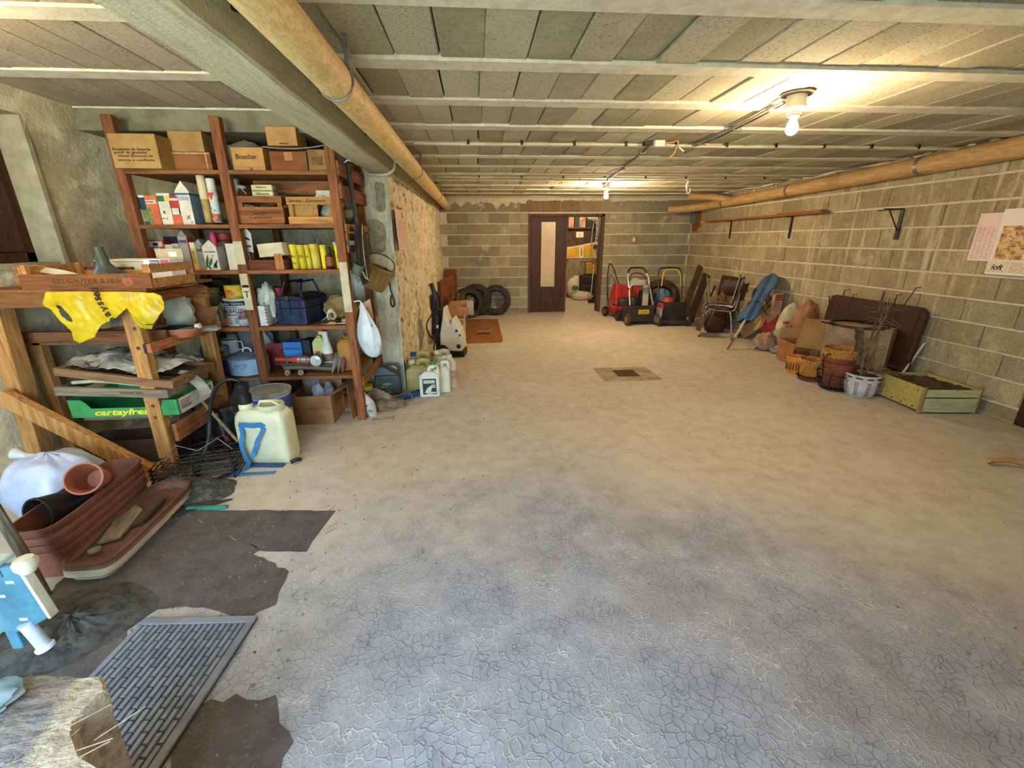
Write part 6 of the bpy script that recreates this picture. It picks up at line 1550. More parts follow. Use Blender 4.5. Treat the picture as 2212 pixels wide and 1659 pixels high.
# wire racks and black sheet behind the leg
t = thing('wire_rack', 'stack of black wire baskets on the floor behind the right bench leg', 'wire rack', (-1.903, 2.774, 0.000), .25)
for k in range(5):
    z = .012 + .028 * k; b = MB()
    b.tube([(-.24, -.13, z), (.24, -.13, z), (.24, .16, z), (-.24, .16, z)], .005, 5, True)
    for i in range(1, 8): b.tube([(-.24 + .06 * i, -.13, z), (-.24 + .06 * i, .16, z)], .003, 4)
    for y in (-.05, .05): b.tube([(-.24, y, z + .004), (.24, y, z + .004)], .003, 4)
    b.make('rack', M_black, t)
for x in (-.22, 0, .22): MB().tube([(x, -.138, 0), (x, -.138, .15)], .005, 5).make('upright', M_black, t)
for x in (-.22, .22): MB().tube([(x, .166, 0), (x, .166, .15)], .005, 5).make('upright', M_black, t)
b = MB().tube([(-.2, .0, .14), (-.12, .02, .22), (.0, .0, .17), (.12, .03, .23), (.2, .0, .15)], .003, 5); b.make('bent_wire', mat('#8f8d86', '#5a5853', 20, .5, .5), t)
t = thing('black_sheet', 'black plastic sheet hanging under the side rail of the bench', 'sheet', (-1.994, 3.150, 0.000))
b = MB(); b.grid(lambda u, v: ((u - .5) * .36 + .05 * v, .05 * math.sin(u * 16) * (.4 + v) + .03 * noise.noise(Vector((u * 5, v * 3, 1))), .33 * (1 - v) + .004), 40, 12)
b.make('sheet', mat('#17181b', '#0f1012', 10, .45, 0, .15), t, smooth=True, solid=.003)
MB().strip([(.1, -.09, .16), (.13, -.1, .12), (.14, -.105, .07)], .022, .002, (1, 0, 0)).make('red_tab', P('#c23c34', '#a32e28'), t)
MB().tube([(-.2, -.08, .05), (.1, -.09, .15)], .003, 5).make('red_cord', P('#b5403a', '#9a302b'), t)
t = thing('brown_plank', 'brown board leaning behind the cream sprayer tank', 'board', (-1.70, 3.14, 0), .3, rot=(-.12, 0, .3))
MB().box(-.12, .1, -.01, .01, 0.003, .3).make('board', wood('#7d5c3c', '#5a4028', .85, 'z'), t, bevel=.003)

# --- blue painted block with a cream knob at the left frame edge
t = thing('blue_machine', 'pale blue painted iron block with a cream knob and white tube at the left edge', 'machine', (-1.78, 1.43, 0))
M_pb = mat('#4d8090', '#396674', 7, .6, 0, .2, None, 0, 0, .3, .4)
MB().prism([(-.2, .12), (.03, .10), (.135, .16), (.105, .37), (.085, .40), (-.2, .40)], -.03, .0, axis='y').make('body', M_pb, t, bevel=.008)
MB().prism([(.098, .4), (.118, .36), (.148, .16), (.136, .158), (.106, .36), (.086, .4)], -.031, .004, axis='y').make('edge', mat('#d5d2b8', '#b5b296', 8, .6), t, bevel=.003)
MB().box(-.2, .05, -.035, .03, .4, .42).make('top_plate', mat('#8fb6bd', '#b9b8a2', 12, .7, 0, .3), t, bevel=.006)
MB().at((.118, -.01, .385)).lathe([(.012, -.03), (.02, -.025), (.035, .0), (.036, .02), (.026, .035), (.0, .04)], 20).make('knob', mat('#d2cdb2', '#b3ad90', 9, .5), t, smooth=True)
MB().at((.085, -.03, .02), (0, -.25, 0)).lathe([(.03, 0), (.03, .012), (.022, .016), (.022, .12), (.026, .13)], 18).make('tube', mat('#d3d9e6', '#b5bccb', 9, .35), t, smooth=True)
for x in (-.17, -.02): MB().box(x - .02, x + .02, -.025, .0, 0, .13).make('leg', M_pb, t, bevel=.004)
for (x, z) in ((.0, .27), (.04, .16), (-.1, .2), (.05, .33)): MB().box(x, x + .03, -.0322, -.03, z, z + .012).make('chipped_paint', mat('#b9c7c2', '#8fa7a8', 40, .8), t)
MB().box(.0, .05, -.033, -.0305, .36, .4).make('chipped_paint', mat('#4a5d66', '#6b858c', 40, .8), t)
t = thing('chopping_block', 'weathered grey wooden block with a frayed pale edge in the near left corner', 'wood block', (-1.0, .69, 0))
def stump_mat():
    s = NT('weathered_block'); v = s.objco()
    f = s.noise(s.scale(v, (3, 14, 10)), 2.4, 6, .65, .8)
    c = s.mix(s.ramp(f, .38, .66), '#9a958c', '#5e626c'); c = s.mix(s.ramp(s.noise(v, 14, 6, .7), .5, .7, 0, .6), c, '#b0a492')
    x, y, z = s.xyz(s.n('ShaderNodeTexCoord').outputs['Object']); e = s.math('ADD', s.math('ADD', x, s.math('MULTIPLY', y, .35)), s.math('MULTIPLY', s.noise(v, 9, 5, .7), .12))
    pale = s.mix(s.ramp(s.noise(v, 26, 6, .75), .4, .65), '#c6b89c', '#94876f'); c = s.mix(s.ramp(e, .09, .14), c, pale)
    s.col(c); s.rough(.9); s.bump(s.math('ADD', f, s.noise(v, 40, 5)), .9, .012); return s.m
b = MB()
top = [(-.2, .17), (-.1, .185), (.02, .165), (.06, .165), (.098, .128), (.085, .06), (.105, .03), (.165, -.02), (.25, -.06), (.28, -.3), (-.2, -.3)]
n = len(top); q = []
for i in range(n):
    a = Vector(top[i]); c_ = Vector(top[(i + 1) % n]); k = max(1, int((c_ - a).length / .02))
    q += [tuple(a.lerp(c_, j / k)) for j in range(k)]
rings = [(0, .93), (.1, .93), (.42, .97), (.47, 1.0), (.495, .985), (.5, .95)]
m = len(q); vs_ = []
for z, k in rings:
    for (x, y) in q:
        p = Vector((x * 14, y * 14, z * 9)); w = 1 + .03 * noise.noise(p) + .015 * noise.noise(p * 3)
        vs_.append((x * k * w, y * k * w, z + .006 * noise.noise(p * 2)))
fs_ = [(j * m + i, j * m + (i + 1) % m, (j + 1) * m + (i + 1) % m, (j + 1) * m + i) for j in range(len(rings) - 1) for i in range(m)] + [tuple((len(rings) - 1) * m + i for i in range(m)), tuple(range(m - 1, -1, -1))]
b.add(vs_, fs_); b.make('block', stump_mat(), t, smooth=True)
b = MB()
r_ = random.Random(2)
for i in range(26):
    x, y = r_.uniform(.0, .2), r_.uniform(-.2, .1); a = r_.gauss(.75, .25); L = r_.uniform(.015, .05)
    b.at((x, y - .04, .4985), (0, 0, a)).box(-L, L, -.0007, .0007, 0, .0016)
o = b.make('straw_bits', mat('#cbb793', '#a8906a', 30, .9), t); o['kind'] = 'stuff'
t = thing('blue_rag', 'scrap of blue painted cloth on the far edge of the weathered block', 'cloth', (-1.135, .80, .502))
crumple(MB(), (0, 0, .012), (.06, .05, .018), 15, 18, .4, .6).make('rag', mat('#5f9ab0', '#9aa6a4', 14, .8), t, smooth=True)

# --- ribbed rubber mat
mt = thing('rubber_mat', 'grey ribbed rubber doormat with a brick pattern of bars on the floor', 'mat', (-1.215, 1.06, .001), -.055)
M_rub = mat('#7f8591', '#6b717c', 9, .55, 0, .08, None, .03, 0, .4, .15); M_rubd = mat('#3a3d44', '#2c2f35', 9, .7, 0, .1)
w, l = .465, .90
MB().box(-w / 2, w / 2, -l / 2, l / 2, 0, .006).make('backing', M_rubd, mt)
b = MB()
for (x0, x1, y0, y1) in ((-w / 2, w / 2, l / 2 - .035, l / 2), (-w / 2, w / 2, -l / 2, -l / 2 + .035), (-w / 2, -w / 2 + .022, -l / 2 + .036, l / 2 - .036), (w / 2 - .03, w / 2, -l / 2 + .036, l / 2 - .036)):
    MB().box(x0, x1, y0, y1, .006, .017).make('rim', M_rub, mt, bevel=.003)
cols = 17; cw = (w - .056) / cols; rows = 11; rl = (l - .07) / rows
def bar_me(L_):
    q = MB(); hw = cw / 2 - .0022
    q.add([(-hw, -L_, .006), (hw, -L_, .006), (hw, L_, .006), (-hw, L_, .006), (-hw * .72, -L_ + .002, .0155), (hw * .72, -L_ + .002, .0155), (hw * .72, L_ - .002, .0155), (-hw * .72, L_ - .002, .0155)], [(4, 5, 6, 7), (0, 1, 5, 4), (1, 2, 6, 5), (2, 3, 7, 6), (3, 0, 4, 7)])
    o = q.make('bar', M_rub); me = o.data; bpy.data.objects.remove(o); return me
ml, ms = bar_me(rl / 2 - .002), bar_me(rl / 4 - .002)
for i in range(cols):
    x = -w / 2 + .024 + cw * (i + .5)
    if i % 2 == 0:
        for j in range(rows): inst('bar', ml, mt, (x, -l / 2 + .035 + rl * (j + .5), 0))
    else:
        inst('bar', ms, mt, (x, -l / 2 + .035 + rl * .25, 0)); inst('bar', ms, mt, (x, l / 2 - .035 - rl * .25, 0))
        for j in range(rows - 1): inst('bar', ml, mt, (x, -l / 2 + .035 + rl * (j + 1), 0))

# ================================================================== BY THE PILLAR AND STONE WALL
def can_label(t, w, h, d, parts):
    for (x0, x1, z0, z1, m) in parts: MB().box(-w / 2 + w * x0, -w / 2 + w * x1, -d / 2 - .002, -d / 2 + .002, h * z0, h * z1).make('label_panel', m, t)
gx, gy = -.945, 4.06 - .16
t = thing('oil_can', 'dark grey oil canister with a green label in front of the pillar', 'canister', (-.945, 4.31, .0), .1)
t.scale = (1.16, 1.0, 1.06)
M_gc = mat('#4d5450', '#3b413e', 5, .4, 0, .04)
MB().box(-.11, .11, -.07, .07, 0, .2).make('body', M_gc, t, bevel=.018)
MB().add([(-.108, -.065, .198), (.108, -.065, .198), (.108, .065, .198), (-.108, .065, .198), (-.108, -.045, .29), (-.03, -.045, .29), (-.03, .045, .29), (-.108, .045, .29)], [(0, 1, 5, 4), (1, 2, 6, 5), (2, 3, 7, 6), (3, 0, 4, 7), (4, 5, 6, 7), (3, 2, 1, 0)]).make('shoulder', M_gc, t, bevel=.01)
MB().tube(smooth_path([(-.035, 0, .275), (-.0, 0, .295), (.07, 0, .29), (.1, 0, .26), (.095, 0, .2)]), .014, 8).make('handle', M_gc, t, smooth=True)
MB().at((-.075, 0, .285)).lathe([(.024, 0), (.026, .05), (.022, .05), (.022, .065), (.027, .067), (.027, .095), (.02, .1)], 18).make('cap', M_black, t, smooth=True)
can_label(t, .22, .29, .14, [(.06, .68, .12, .56, mat('#1f5a44', '#174635', 6, .45, 0, 0)), (.3, .62, .1, .22, P('#cfcfc2', '#a9aaa0', 50)), (.12, .24, .46, .53, P('#c8cfc9', '#a6ada7', 50))])
text('SUPER', .016, M_inkr, t, (-.065, -.0735, .118), width=.05); text('GARDEN', .018, M_inkw, t, (-.005, -.0735, .118), width=.065); text('HC-T', .016, M_inkw, t, (-.03, -.0735, .09))
for i in range(6): MB().box(.06, .1, -.0735, -.069, .045 + .024 * i, .056 + .024 * i).make('rib', M_gc, t)
t = thing('yellow_tin', 'small yellow tin with a black sign behind the right shelf post', 'tin', (-1.142, 4.220, 0.000))
MB().lathe([(.062, 0), (.064, .004), (.064, .125), (.066, .13), (.0, .128)], 24, caps=False).make('body', P('#d3b820', '#bda013', 6), t, smooth=True)
text('X', .045, M_black, t, (.02, -.066, .065), bold=.003); text('O', .05, M_black, t, (-.02, -.063, .065), bold=.002)
t = thing('stone_chunk', 'grey brown broken stone slab leaning before the oil canister', 'stone', (-0.992, 3.938, 0.000), -.45, rot=(-.5, .1, -.5))
b = MB().prism([(-.13, 0), (.12, -.02), (.16, .06), (.1, .15), (-.08, .17), (-.14, .09)], -.03, .03, axis='y'); b.make('stone', mat('#93826a', '#75664f', 14, .95, 0, .7), t, bevel=.012)
t = thing('stone_chunk', 'low brown rubble stone under the leaning slab', 'stone', (-0.872, 3.911, 0.000), .3)
crumple(MB(), (0, 0, .03), (.15, .1, .06), 17, 20, .25, .5).make('stone', mat('#8d7b60', '#6e5e46', 16, .95, 0, .7), t)
t = thing('plastic_bag', 'small white printed bag on the floor at the foot of the right post', 'bag', (-1.010, 3.719, 0.000), 0)
b = MB().at((0, 0, .10), (0, -.35, 0)); crumple(b, (0, 0, 0), (.055, .05, .12), 19, 22, .15, 0).make('bag', P('#d6d6cc', '#b9b9ae', 6), t, smooth=True)
text('x', .03, M_ink, t, (.0, -.062, .12)); text('Kg', .02, M_ink, t, (.03, -.06, .07))
t = thing('brick_piece', 'flat cement slab on the floor by the pillar foot', 'stone', (-.86, 3.62, .0), .2)
MB().box(-.1, .08, -.05, .03, 0, .015).make('slab', mat('#a8997e', '#8b7c62', 14, .95, 0, .5), t, bevel=.008)
# canisters
M_jb = mat('#a89a55', '#8f8143', 4, .4, 0, .05, None, 0, .0, .5, .4); M_jw = mat('#dfddc4', '#cac8ad', 4, .4, 0, .03, None, 0, 0, .5, .15)
t = jug('canister', 'large yellowed plastic canister with a blue cap against the stone wall', (-.665, 4.60, 0), .245, .36, .2, M_jb, mat('#2f3f86', '#24316c', 5, .45), .0)
t = jug('canister', 'yellowed canister with a pale cap in front of the blue capped one', (-.64, 4.395, 0), .245, .33, .17, M_jb, P('#d8d6c0', '#bcbaa2'), -.02)
t = jug('canister', 'cream canister with a dark handle at the back of the canister group', (-.44, 4.74, 0), .2, .34, .16, mat('#b7ad80', '#9d9368', 4, .45), M_jw, .0)
t = jug('canister', 'cream canister half hidden behind the green capped one', (-.405, 4.55, 0), .2, .31, .15, M_jw, P('#c9c7ae', '#b1af96'), .02)
t = jug('canister', 'white canister with a dark green leaf label, front one of the canister group', (-.512, 4.22, 0), .2, .305, .125, M_jw, P('#4f9e3c', '#3f8830'), .10, (.17, .84, .1, .64, mat('#1f4a32', '#183c28', 6, .5, 0, 0)))
MB().box(-.055, .055, -.0652, -.0634, .148, .18).make('label_panel', W_, t)
text('VOLCANE', .012, M_ink, t, (0, -.0658, .163), width=.085)
MB().prism([(-.05, .05), (-.02, .1), (.03, .135), (.02, .08), (.0, .05)], -.0652, -.0638, axis='y').make('leaf_print', P('#d9dcc8', '#c3c7b0'), t)
MB().prism([(-.04, .045), (.0, .065), (.045, .055), (.03, .035), (-.02, .033)], -.0656, -.0638, axis='y').make('leaf_print', P('#c9ceb4', '#b4b99c'), t)
for i in range(4): MB().box(.025, .058, -.0655, -.0638, .1 + .01 * i, .105 + .01 * i).make('print', M_inkw, t)
MB().box(.035, .062, -.0655, -.0638, .04, .058).make('label_panel', W_, t)
t = jug('canister', 'plain white canister standing behind the leaf label one', (-.395, 4.34, 0), .16, .32, .12, M_jw, P('#4f9e3c', '#3f8830'), -.06)
t = bottle('canister', 'tall translucent white bottle at the right of the canister group', 'bottle', (-.325, 4.47, 0), [(.07, 0), (.075, .01), (.075, .25), (.06, .29), (.03, .33), (.03, .36)], P('#d6cdb8', '#bdb29a', 5), None, [(.0756, .1, .2, P('#c7a58a', '#b08c70', 30))], sy=.8)
t = thing('rope_bundle', 'bundle of blue rope tied together on the floor before the canisters', 'rope', (-0.715, 4.126, 0.000), .85)
b = MB(); rr = random.Random(5)
for k in range(14):
    o_ = rr.uniform(-.028, .028); z_ = .012 + rr.random() * .035
    b.tube(smooth_path([(-.17, o_ * 1.6, z_), (-.08, o_ * 1.3 + rr.uniform(-.01, .01), z_ + .01), (0.01, o_ * .5, z_ + .006), (.09, o_ * 1.3, z_), (.17, o_ * 1.5, z_)], 4), .007, 5)
o = b.make('strands', mat('#3f5f86', '#2c4566', 30, .85, 0, .3), t); o['kind'] = 'stuff'
MB().tube([(.01, .035 * math.cos(a), .03 + .03 * math.sin(a)) for a in [2 * math.pi * i / 14 for i in range(14)]], .006, 6, True).make('tie', mat('#5f87a8', '#4a6d8a', 30, .8), t)
# pressure washer
t = thing('pressure_washer', 'white and black upright pressure washer with a red cap by the stone wall', 'pressure washer', (-.38, 5.86, 0), -.15)
M_cw = mat('#dcd6bd', '#c6c0a5', 4, .4, 0, .03)
b = MB().prism([(-.13, .08), (.165, .08), (.185, .14), (.15, .36), (.085, .48), (.055, .54), (.02, .43), (-.03, .55), (-.06, .68), (-.08, .55), (-.13, .3)], -.13, .13, axis='y')
b.make('body', M_cw, t, bevel=.02)
MB().box(-.2, -.135, -.1, .1, .05, .64).make('back_column', M_black, t, bevel=.015)
MB().box(-.05, .19, -.13, .13, .0, .09).make('base', M_black, t, bevel=.015)
for y in (-.15, .15): MB().at((-.1, y, .085)).lathe([(.085, -.022), (.085, .022), (.045, .026), (.0, .026)], 24, axis='y').make('wheel', M_black, t, smooth=True)
MB().at((-.185, -.1, .65)).tube(smooth_path([(0, 0, 0), (.02, 0, .1), (.0, .01, .22), (-.03, .02, .32)]), [.035] * 9 + [.03] * 10, 9).make('gun', M_black, t, smooth=True)
MB().tube([(-.2, -.08, .6), (-.22, -.07, .75), (-.18, .0, .86), (-.15, .06, .75), (-.15, .06, .6)], .014, 8).make('handle', M_black, t, smooth=True)
MB().tube(smooth_path([(-.2, -.12, .6), (-.29, -.14, .45), (-.27, -.13, .3), (-.2, -.12, .22), (-.22, -.13, .12), (-.18, -.12, .03)]), .009, 7).make('hose', M_black, t, smooth=True)
MB().box(-.175, -.145, -.104, -.1, .39, .43).make('label_panel', W_, t)
MB().at((.12, -.131, .15)).lathe([(.03, 0), (.03, -.004)], 16, axis='y').make('emblem', M_black, t)
MB().at((.1, -.132, .36)).lathe([(.018, 0), (.018, -.004)], 10, axis='y').make('port', M_ink, t)
MB().at((.14, -.132, .3)).lathe([(.014, 0), (.014, -.004)], 10, axis='y').make('port', M_ink, t)
t = thing('red_ball', 'orange red round cap standing on the floor by the washer wheel', 'ball', (-.475, 5.48, .068))
MB().lathe([(.001, -.068), (.04, -.055), (.066, -.015), (.066, .015), (.04, .055), (.001, .068)], 22).make('ball', P('#c4492c', '#a8381f', 5), t, smooth=True)
# corner behind: boards, pallet, boxes, cardboard, tyres
t = thing('brown_board', 'tall brown board leaning in the far left corner', 'board', (-.55, 9.30, 0), 0, rot=(-.03, 0, 0))
MB().box(-.12, .12, 0, .012, 0, .93).make('board', mat('#8f5832', '#764524', 4, .7, 0, .05), t, bevel=.002)
t = thing('brown_board', 'second brown board leaning against the stone wall in the far left corner', 'board', (-.56, 8.55, 0), math.radians(80), rot=(0, -.05, math.radians(72)))
MB().box(-.35, .35, 0, .012, 0, .83).make('board', mat('#85502d', '#6b3e20', 4, .7, 0, .05), t, bevel=.002)
t = thing('brown_board', 'dark narrow panel standing between stone wall and washer', 'board', (-.64, 7.2, 0), 0, rot=(0, .0, math.radians(84)))
MB().box(-.3, .3, 0, .02, 0, .72).make('board', mat('#4a2f1f', '#352116', 5, .8, 0, .1), t)
t = thing('slatted_pallet', 'small slatted wooden rack leaning behind the washer', 'pallet', (-.40, 8.05, .0), 0, rot=(-.35, .35, .5))
for i in range(4): MB().box(-.2 + .11 * i, -.13 + .11 * i, -.01, .01, .08, .62).make('slat', wood('#6f5134', '#4c3723', .85, 'z'), t, bevel=.002)
for z in (.16, .5): MB().box(-.21, .21, .01, .03, z, z + .05).make('cross_bar', wood('#6f5134', '#4c3723', .85, 'x'), t, bevel=.002)
t = thing('white_carton', 'white cardboard box with an orange label on the floor by the washer', 'box', (-0.357, 6.803, 0.000))
wb = .28
MB().box(-wb / 2, wb / 2, -.13, -.125, 0, .36).box(-wb / 2, wb / 2, .125, .13, 0, .36).box(-wb / 2, -wb / 2 + .005, -.125, .125, 0, .36).box(wb / 2 - .005, wb / 2, -.125, .125, 0, .36).box(-wb / 2, wb / 2, -.125, .125, 0, .006).make('body', P('#d9d6cc', '#c3bfb2', 4), t)
MB().box(.02, .115, -.1315, -.13, .28, .33).make('label_panel', P('#d2803a', '#bb6c28'), t)
text('STIHL', .02, M_inkw, t, (.067, -.1325, .305), width=.07)
MB().add([(-wb / 2, -.13, .36), (wb / 2, -.13, .36), (wb / 2 - .02, -.2, .42), (-wb / 2 - .02, -.22, .42)], [(0, 1, 2, 3)]).make('flap', M_card('#b78a64', '#a0764f'), t, solid=.004)
t = thing('cardboard_box', 'open cardboard box with a long flap behind the white box', 'box', (-0.404, 7.512, 0.000))
MB().box(-.2, .2, -.14, .14, 0, .28).make('body', M_card('#9a714c', '#835e3c'), t, bevel=.004)
MB().add([(-.2, -.14, .281), (.2, -.14, .281), (.28, .1, .52), (-.08, .1, .5)], [(0, 1, 2, 3)]).make('flap', M_card('#b48d6c', '#9f7956'), t, solid=.004)
MB().box(.2, .32, -.02, .0, .28, .52).make('side_flap', P('#ccc4b0', '#b6ae99', 4), t)
t = thing('cardboard_sheet', 'flat brown cardboard sheet lying on the floor near the tyres', 'cardboard', (0, 0, .0))
MB().prism([(-0.219, 6.530), (0.334, 6.539), (0.368, 6.766), (0.371, 8.593), (-0.244, 8.658)], .001, .008).make('sheet', M_card('#96643a', '#80532d'), t)
t = thing('metal_bracket', 'bent metal bracket lying on the cardboard sheet', 'bracket', (0.074, 7.190, 0.009))
MB().tube(smooth_path([(-.13, -.02, .015), (-.08, .03, .03), (.03, .04, .035), (.1, .06, .04), (.14, .1, .06)]), .01, 6).make('bracket', M_steel, t, smooth=True)
MB().box(-.12, .1, -.04, -.02, 0, .02).make('bar', mat('#5b3a24', '#40281a', 10, .8), t)
M_tyre = mat('#3c342d', '#2b2520', 20, .8, 0, .2, None, .1, 0, .3, .3)
def tyre(label, loc, R, rw, rot, group='old tyres against the far wall'):
    t = thing('car_tyre', label, 'tyre', loc, 0, group, rot=rot)
    r = R * .62
    prof = [(r, -rw * .36), (r * 1.06, -rw * .48), (r + (R - r) * .6, -rw * .54), (R * .965, -rw * .46), (R, -rw * .36), (R, -rw * .12), (R * .985, -rw * .11), (R * .985, -rw * .07), (R, -rw * .06), (R, rw * .06), (R * .985, rw * .07), (R * .985, rw * .11), (R, rw * .12), (R, rw * .36), (R * .965, rw * .46), (r + (R - r) * .6, rw * .54), (r * 1.06, rw * .48), (r, rw * .36), (r * 1.15, rw * .3), (R * .9, rw * .25), (R * .9, -rw * .25), (r * 1.15, -rw * .3), (r, -rw * .36)]
    MB().lathe(prof, 40, axis='y', caps=False).make('tyre', M_tyre, t, smooth=True)
    b = MB()
    for i in range(40):
        a = 2 * math.pi * i / 40
        b.at((R * math.cos(a), 0, R * math.sin(a)), (0, -a, 0)).box(-.004, .006, -rw * .4, -rw * .14, -.014, .006).box(-.004, .006, rw * .14, rw * .4, -.006, .014)
    o = b.make('tread', M_tyre, t); o['kind'] = 'stuff'
    return t
tyre('old car tyre leaning on the far wall, nearest the door', (.365, 9.2, .30), .305, .19, (-.22, 0, -.1))
tyre('old car tyre at the back in the overlapping pair near the left corner', (-.05, 9.20, .315), .32, .19, (-.18, 0, .1))
tyre('front tyre of the overlapping pair near the left corner, turned towards the boxes', (-.2, 8.9, .292), .3, .19, (-.12, 0, .45))

# ================================================================== STORE ROOM BEHIND THE SLIDING DOOR
t = thing('wall_board', 'dark brown shelf board with hooks on the store room wall', 'shelf', (2.75, 12.08, 1.35))
MB().box(-.85, .85, -.03, 0, .0, .42).make('board', mat('#4d3a2c', '#3a2b21', 5, .7), t)
MB().box(-.85, .85, -.2, 0, .42, .45).make('shelf_board', mat('#5a4433', '#433226', 5, .7), t)
for k, (x, w, h, c1, lb) in enumerate(((-.28, .13, .3, '#c98c78', 'pink packet on the store room shelf, leftmost'), (-.13, .11, .29, '#2f4a5f', 'dark blue packet between the two pink packets'), (.02, .16, .29, '#d3a184', 'pink orange packet on the store room shelf, second'), (.2, .14, .18, '#34424e', 'dark tool case on the store room shelf'))):
    carton('packet', lb, 'packet', (2.75 + x, 11.9, 1.80, w, h), .1, P(c1, '#7a5a4c' if k % 2 == 0 else '#22313c'), 0, 'packets on the store room shelf')
t = thing('tool_row', 'tangle of dark tools lying on the store room shelf', 'tools', (3.2, 11.98, 1.80))
b = MB(); rr = random.Random(9)
for k in range(14): b.tube([(-.26 + .04 * k, rr.uniform(-.04, .04), .01), (-.26 + .04 * k + rr.uniform(-.05, .05), 0, .06 + rr.random() * .12), (-.22 + .04 * k, 0, .03)], .012, 5)
o = b.make('tools', mat('#3a444c', '#252d33', 20, .6), t); o['kind'] = 'stuff'
t = thing('strip_lamp', 'long white strip on the store room wall above the shelf', 'strip', (2.85, 12.08, 2.02))
MB().box(-.75, .75, -.04, 0, 0, .035).make('strip', P('#e8ddbd', '#d6caa6'), t); MB().box(.3, .36, -.07, -.04, -.12, .03).make('plug', W_, t)
t = thing('wall_socket', 'white socket plate on the dark board in the store room', 'socket', (2.74, 12.045, 1.62))
MB().box(-.1, .1, -.02, 0, -.075, .075).make('plate', P('#e6dcc2', '#d2c7aa'), t, bevel=.006); MB().at((0, -.021, 0)).lathe([(.014, 0), (.014, .002)], 10, axis='y').make('hole', M_ink, t)
t = thing('yellow_sign', 'white and yellow sloping sign panel in the store room', 'sign', (2.75, 12.0, 1.02))
MB().prism([(-.42, 0), (.55, 0), (.55, .44), (-.42, .26)], 0, .02, axis='y').make('panel', P('#e4dcc4', '#d0c7ac', 4), t)
MB().prism([(-.33, .02), (-.02, .02), (-.02, .30), (-.33, .245)], -.003, 0, axis='y').make('panel_print', P('#dfae2c', '#cc9c1e', 4), t)
MB().prism([(.1, .02), (.42, .02), (.42, .385), (.1, .325)], -.003, 0, axis='y').make('panel_print', P('#dfae2c', '#cc9c1e', 4), t)
MB().box(.03, .06, -.003, 0, .06, .26).make('print', mat('#8a7a52', '#6b5e3e', 40, .8), t)
MB().box(-.3, .4, .02, .04, -1.015, .02).make('panel_leg', mat('#8f8266', '#756a53', 8, .8), t)
t0 = None
for k in range(3):
    lb = ('bottom tyre of the stack in the store room', 'middle tyre of the stack in the store room', 'top tyre of the stack in the store room under the yellow hose')[k]
    tyre(lb, (3.0, 11.55, .105 + .2 * k), .33, .2, (math.pi / 2, 0, .2 * k), 'tyres stacked in the store room')
t = thing('garden_hose', 'coiled yellow garden hose on top of the store room tyres', 'hose', (2.98, 11.5, .64))
b = MB()
b.tube([(.2 * math.cos(a) * (1 - .02 * a / 6.28), .2 * math.sin(a), .02 + .035 * a / 6.28) for a in [2 * math.pi * i / 20 for i in range(20 * 8)]], .019, 6)
b.make('hose', P('#d1a02c', '#b5871d', 6), t, smooth=True)
MB().tube([(-.35, -.1, .3), (.1, -.12, .33)], .012, 6).make('handle_bar', M_dkmetal, t); MB().tube([(-.2, -.1, .0), (-.22, -.1, .3)], .01, 6).make('stand', M_dkmetal, t)
t = thing('paper_sack', 'white sack with a green print slumped in the store room', 'sack', (2.62, 11.75, 0))
crumple(MB(), (0, 0, .28), (.24, .16, .3), 101, 24, .2, .9).make('sack', P('#d8cdb3', '#bfb397', 5), t, smooth=True)
MB().at((-.05, -.155, .28)).lathe([(.09, 0), (.09, -.02)], 16, axis='y', sy=.7).make('emblem', P('#3f7a4c', '#2f6239'), t)
t = thing('paper_sack', 'crumpled cream sack lying at the foot of the store room tyres', 'sack', (2.72, 11.3, 0))
crumple(MB(), (0, 0, .1), (.28, .16, .12), 103, 24, .25, .8).make('sack', P('#cfc0a0', '#b3a483', 5), t, smooth=True)
t = thing('floor_hose', 'dark flat coil of hose on the floor inside the store room door', 'hose', (2.95, 10.65, 0))
MB().tube([(.24 * math.cos(a), .12 * math.sin(a), .02 + .004 * a) for a in [2 * math.pi * i / 20 for i in range(60)]], .018, 6).make('hose', mat('#33271f', '#241b15', 10, .7), t, smooth=True)
t = thing('chrome_tube', 'bent chrome tube loop hanging on the right side of the doorway', 'tube', (2.47, YF + .1, 1.1))
MB().tube(smooth_path([(-.06, 0, .0), (-.065, 0, .1), (-.035, 0, .68), (.0, 0, .75), (.04, 0, .72), (.035, 0, .3), (.02, 0, -.2), (-.01, 0, -.8)]), .014, 8).make('tube', mat('#a59a86', '#7d7464', 20, .3, .8, .05), t, smooth=True)
MB().box(.0, .07, -.03, .03, .2, .29).make('clamp', M_dkmetal, t, bevel=.005); MB().box(-.02, .05, -.03, .03, -.1, .02).make('block', P('#8f4a34', '#703825'), t, bevel=.004)
MB().tube([(.07, 0, .4), (.075, 0, .9)], .02, 8).make('upright', M_steel, t, smooth=True); MB().tube([(.07, 0, .05), (.06, 0, .2)], .012, 6).make('arm', M_steel, t)

# ================================================================== ALONG THE RIGHT WALL
M_chrome = mat('#c5c0b4', '#9c978c', 20, .25, .85, .03); M_red = mat('#b5342a', '#982820', 6, .45, 0, .05); M_dk = mat('#2a2725', '#1d1b1a', 8, .5, 0, .1); M_alu = mat('#c9c8c2', '#a9a8a2', 10, .4, .4, .05)
def wheel(b_t, loc, R, w, m, hub):
    o = MB().at(loc).lathe([(R * .55, -w / 2), (R * .9, -w / 2), (R, -w * .3), (R, w * .3), (R * .9, w / 2), (R * .55, w / 2)], 24, axis='x').make('wheel', m, b_t, smooth=True)
    MB().at(loc).lathe([(R * .55, -w * .52), (.0, -w * .56)], 16, axis='x', caps=False).make('wheel_hub', hub, o, smooth=True)
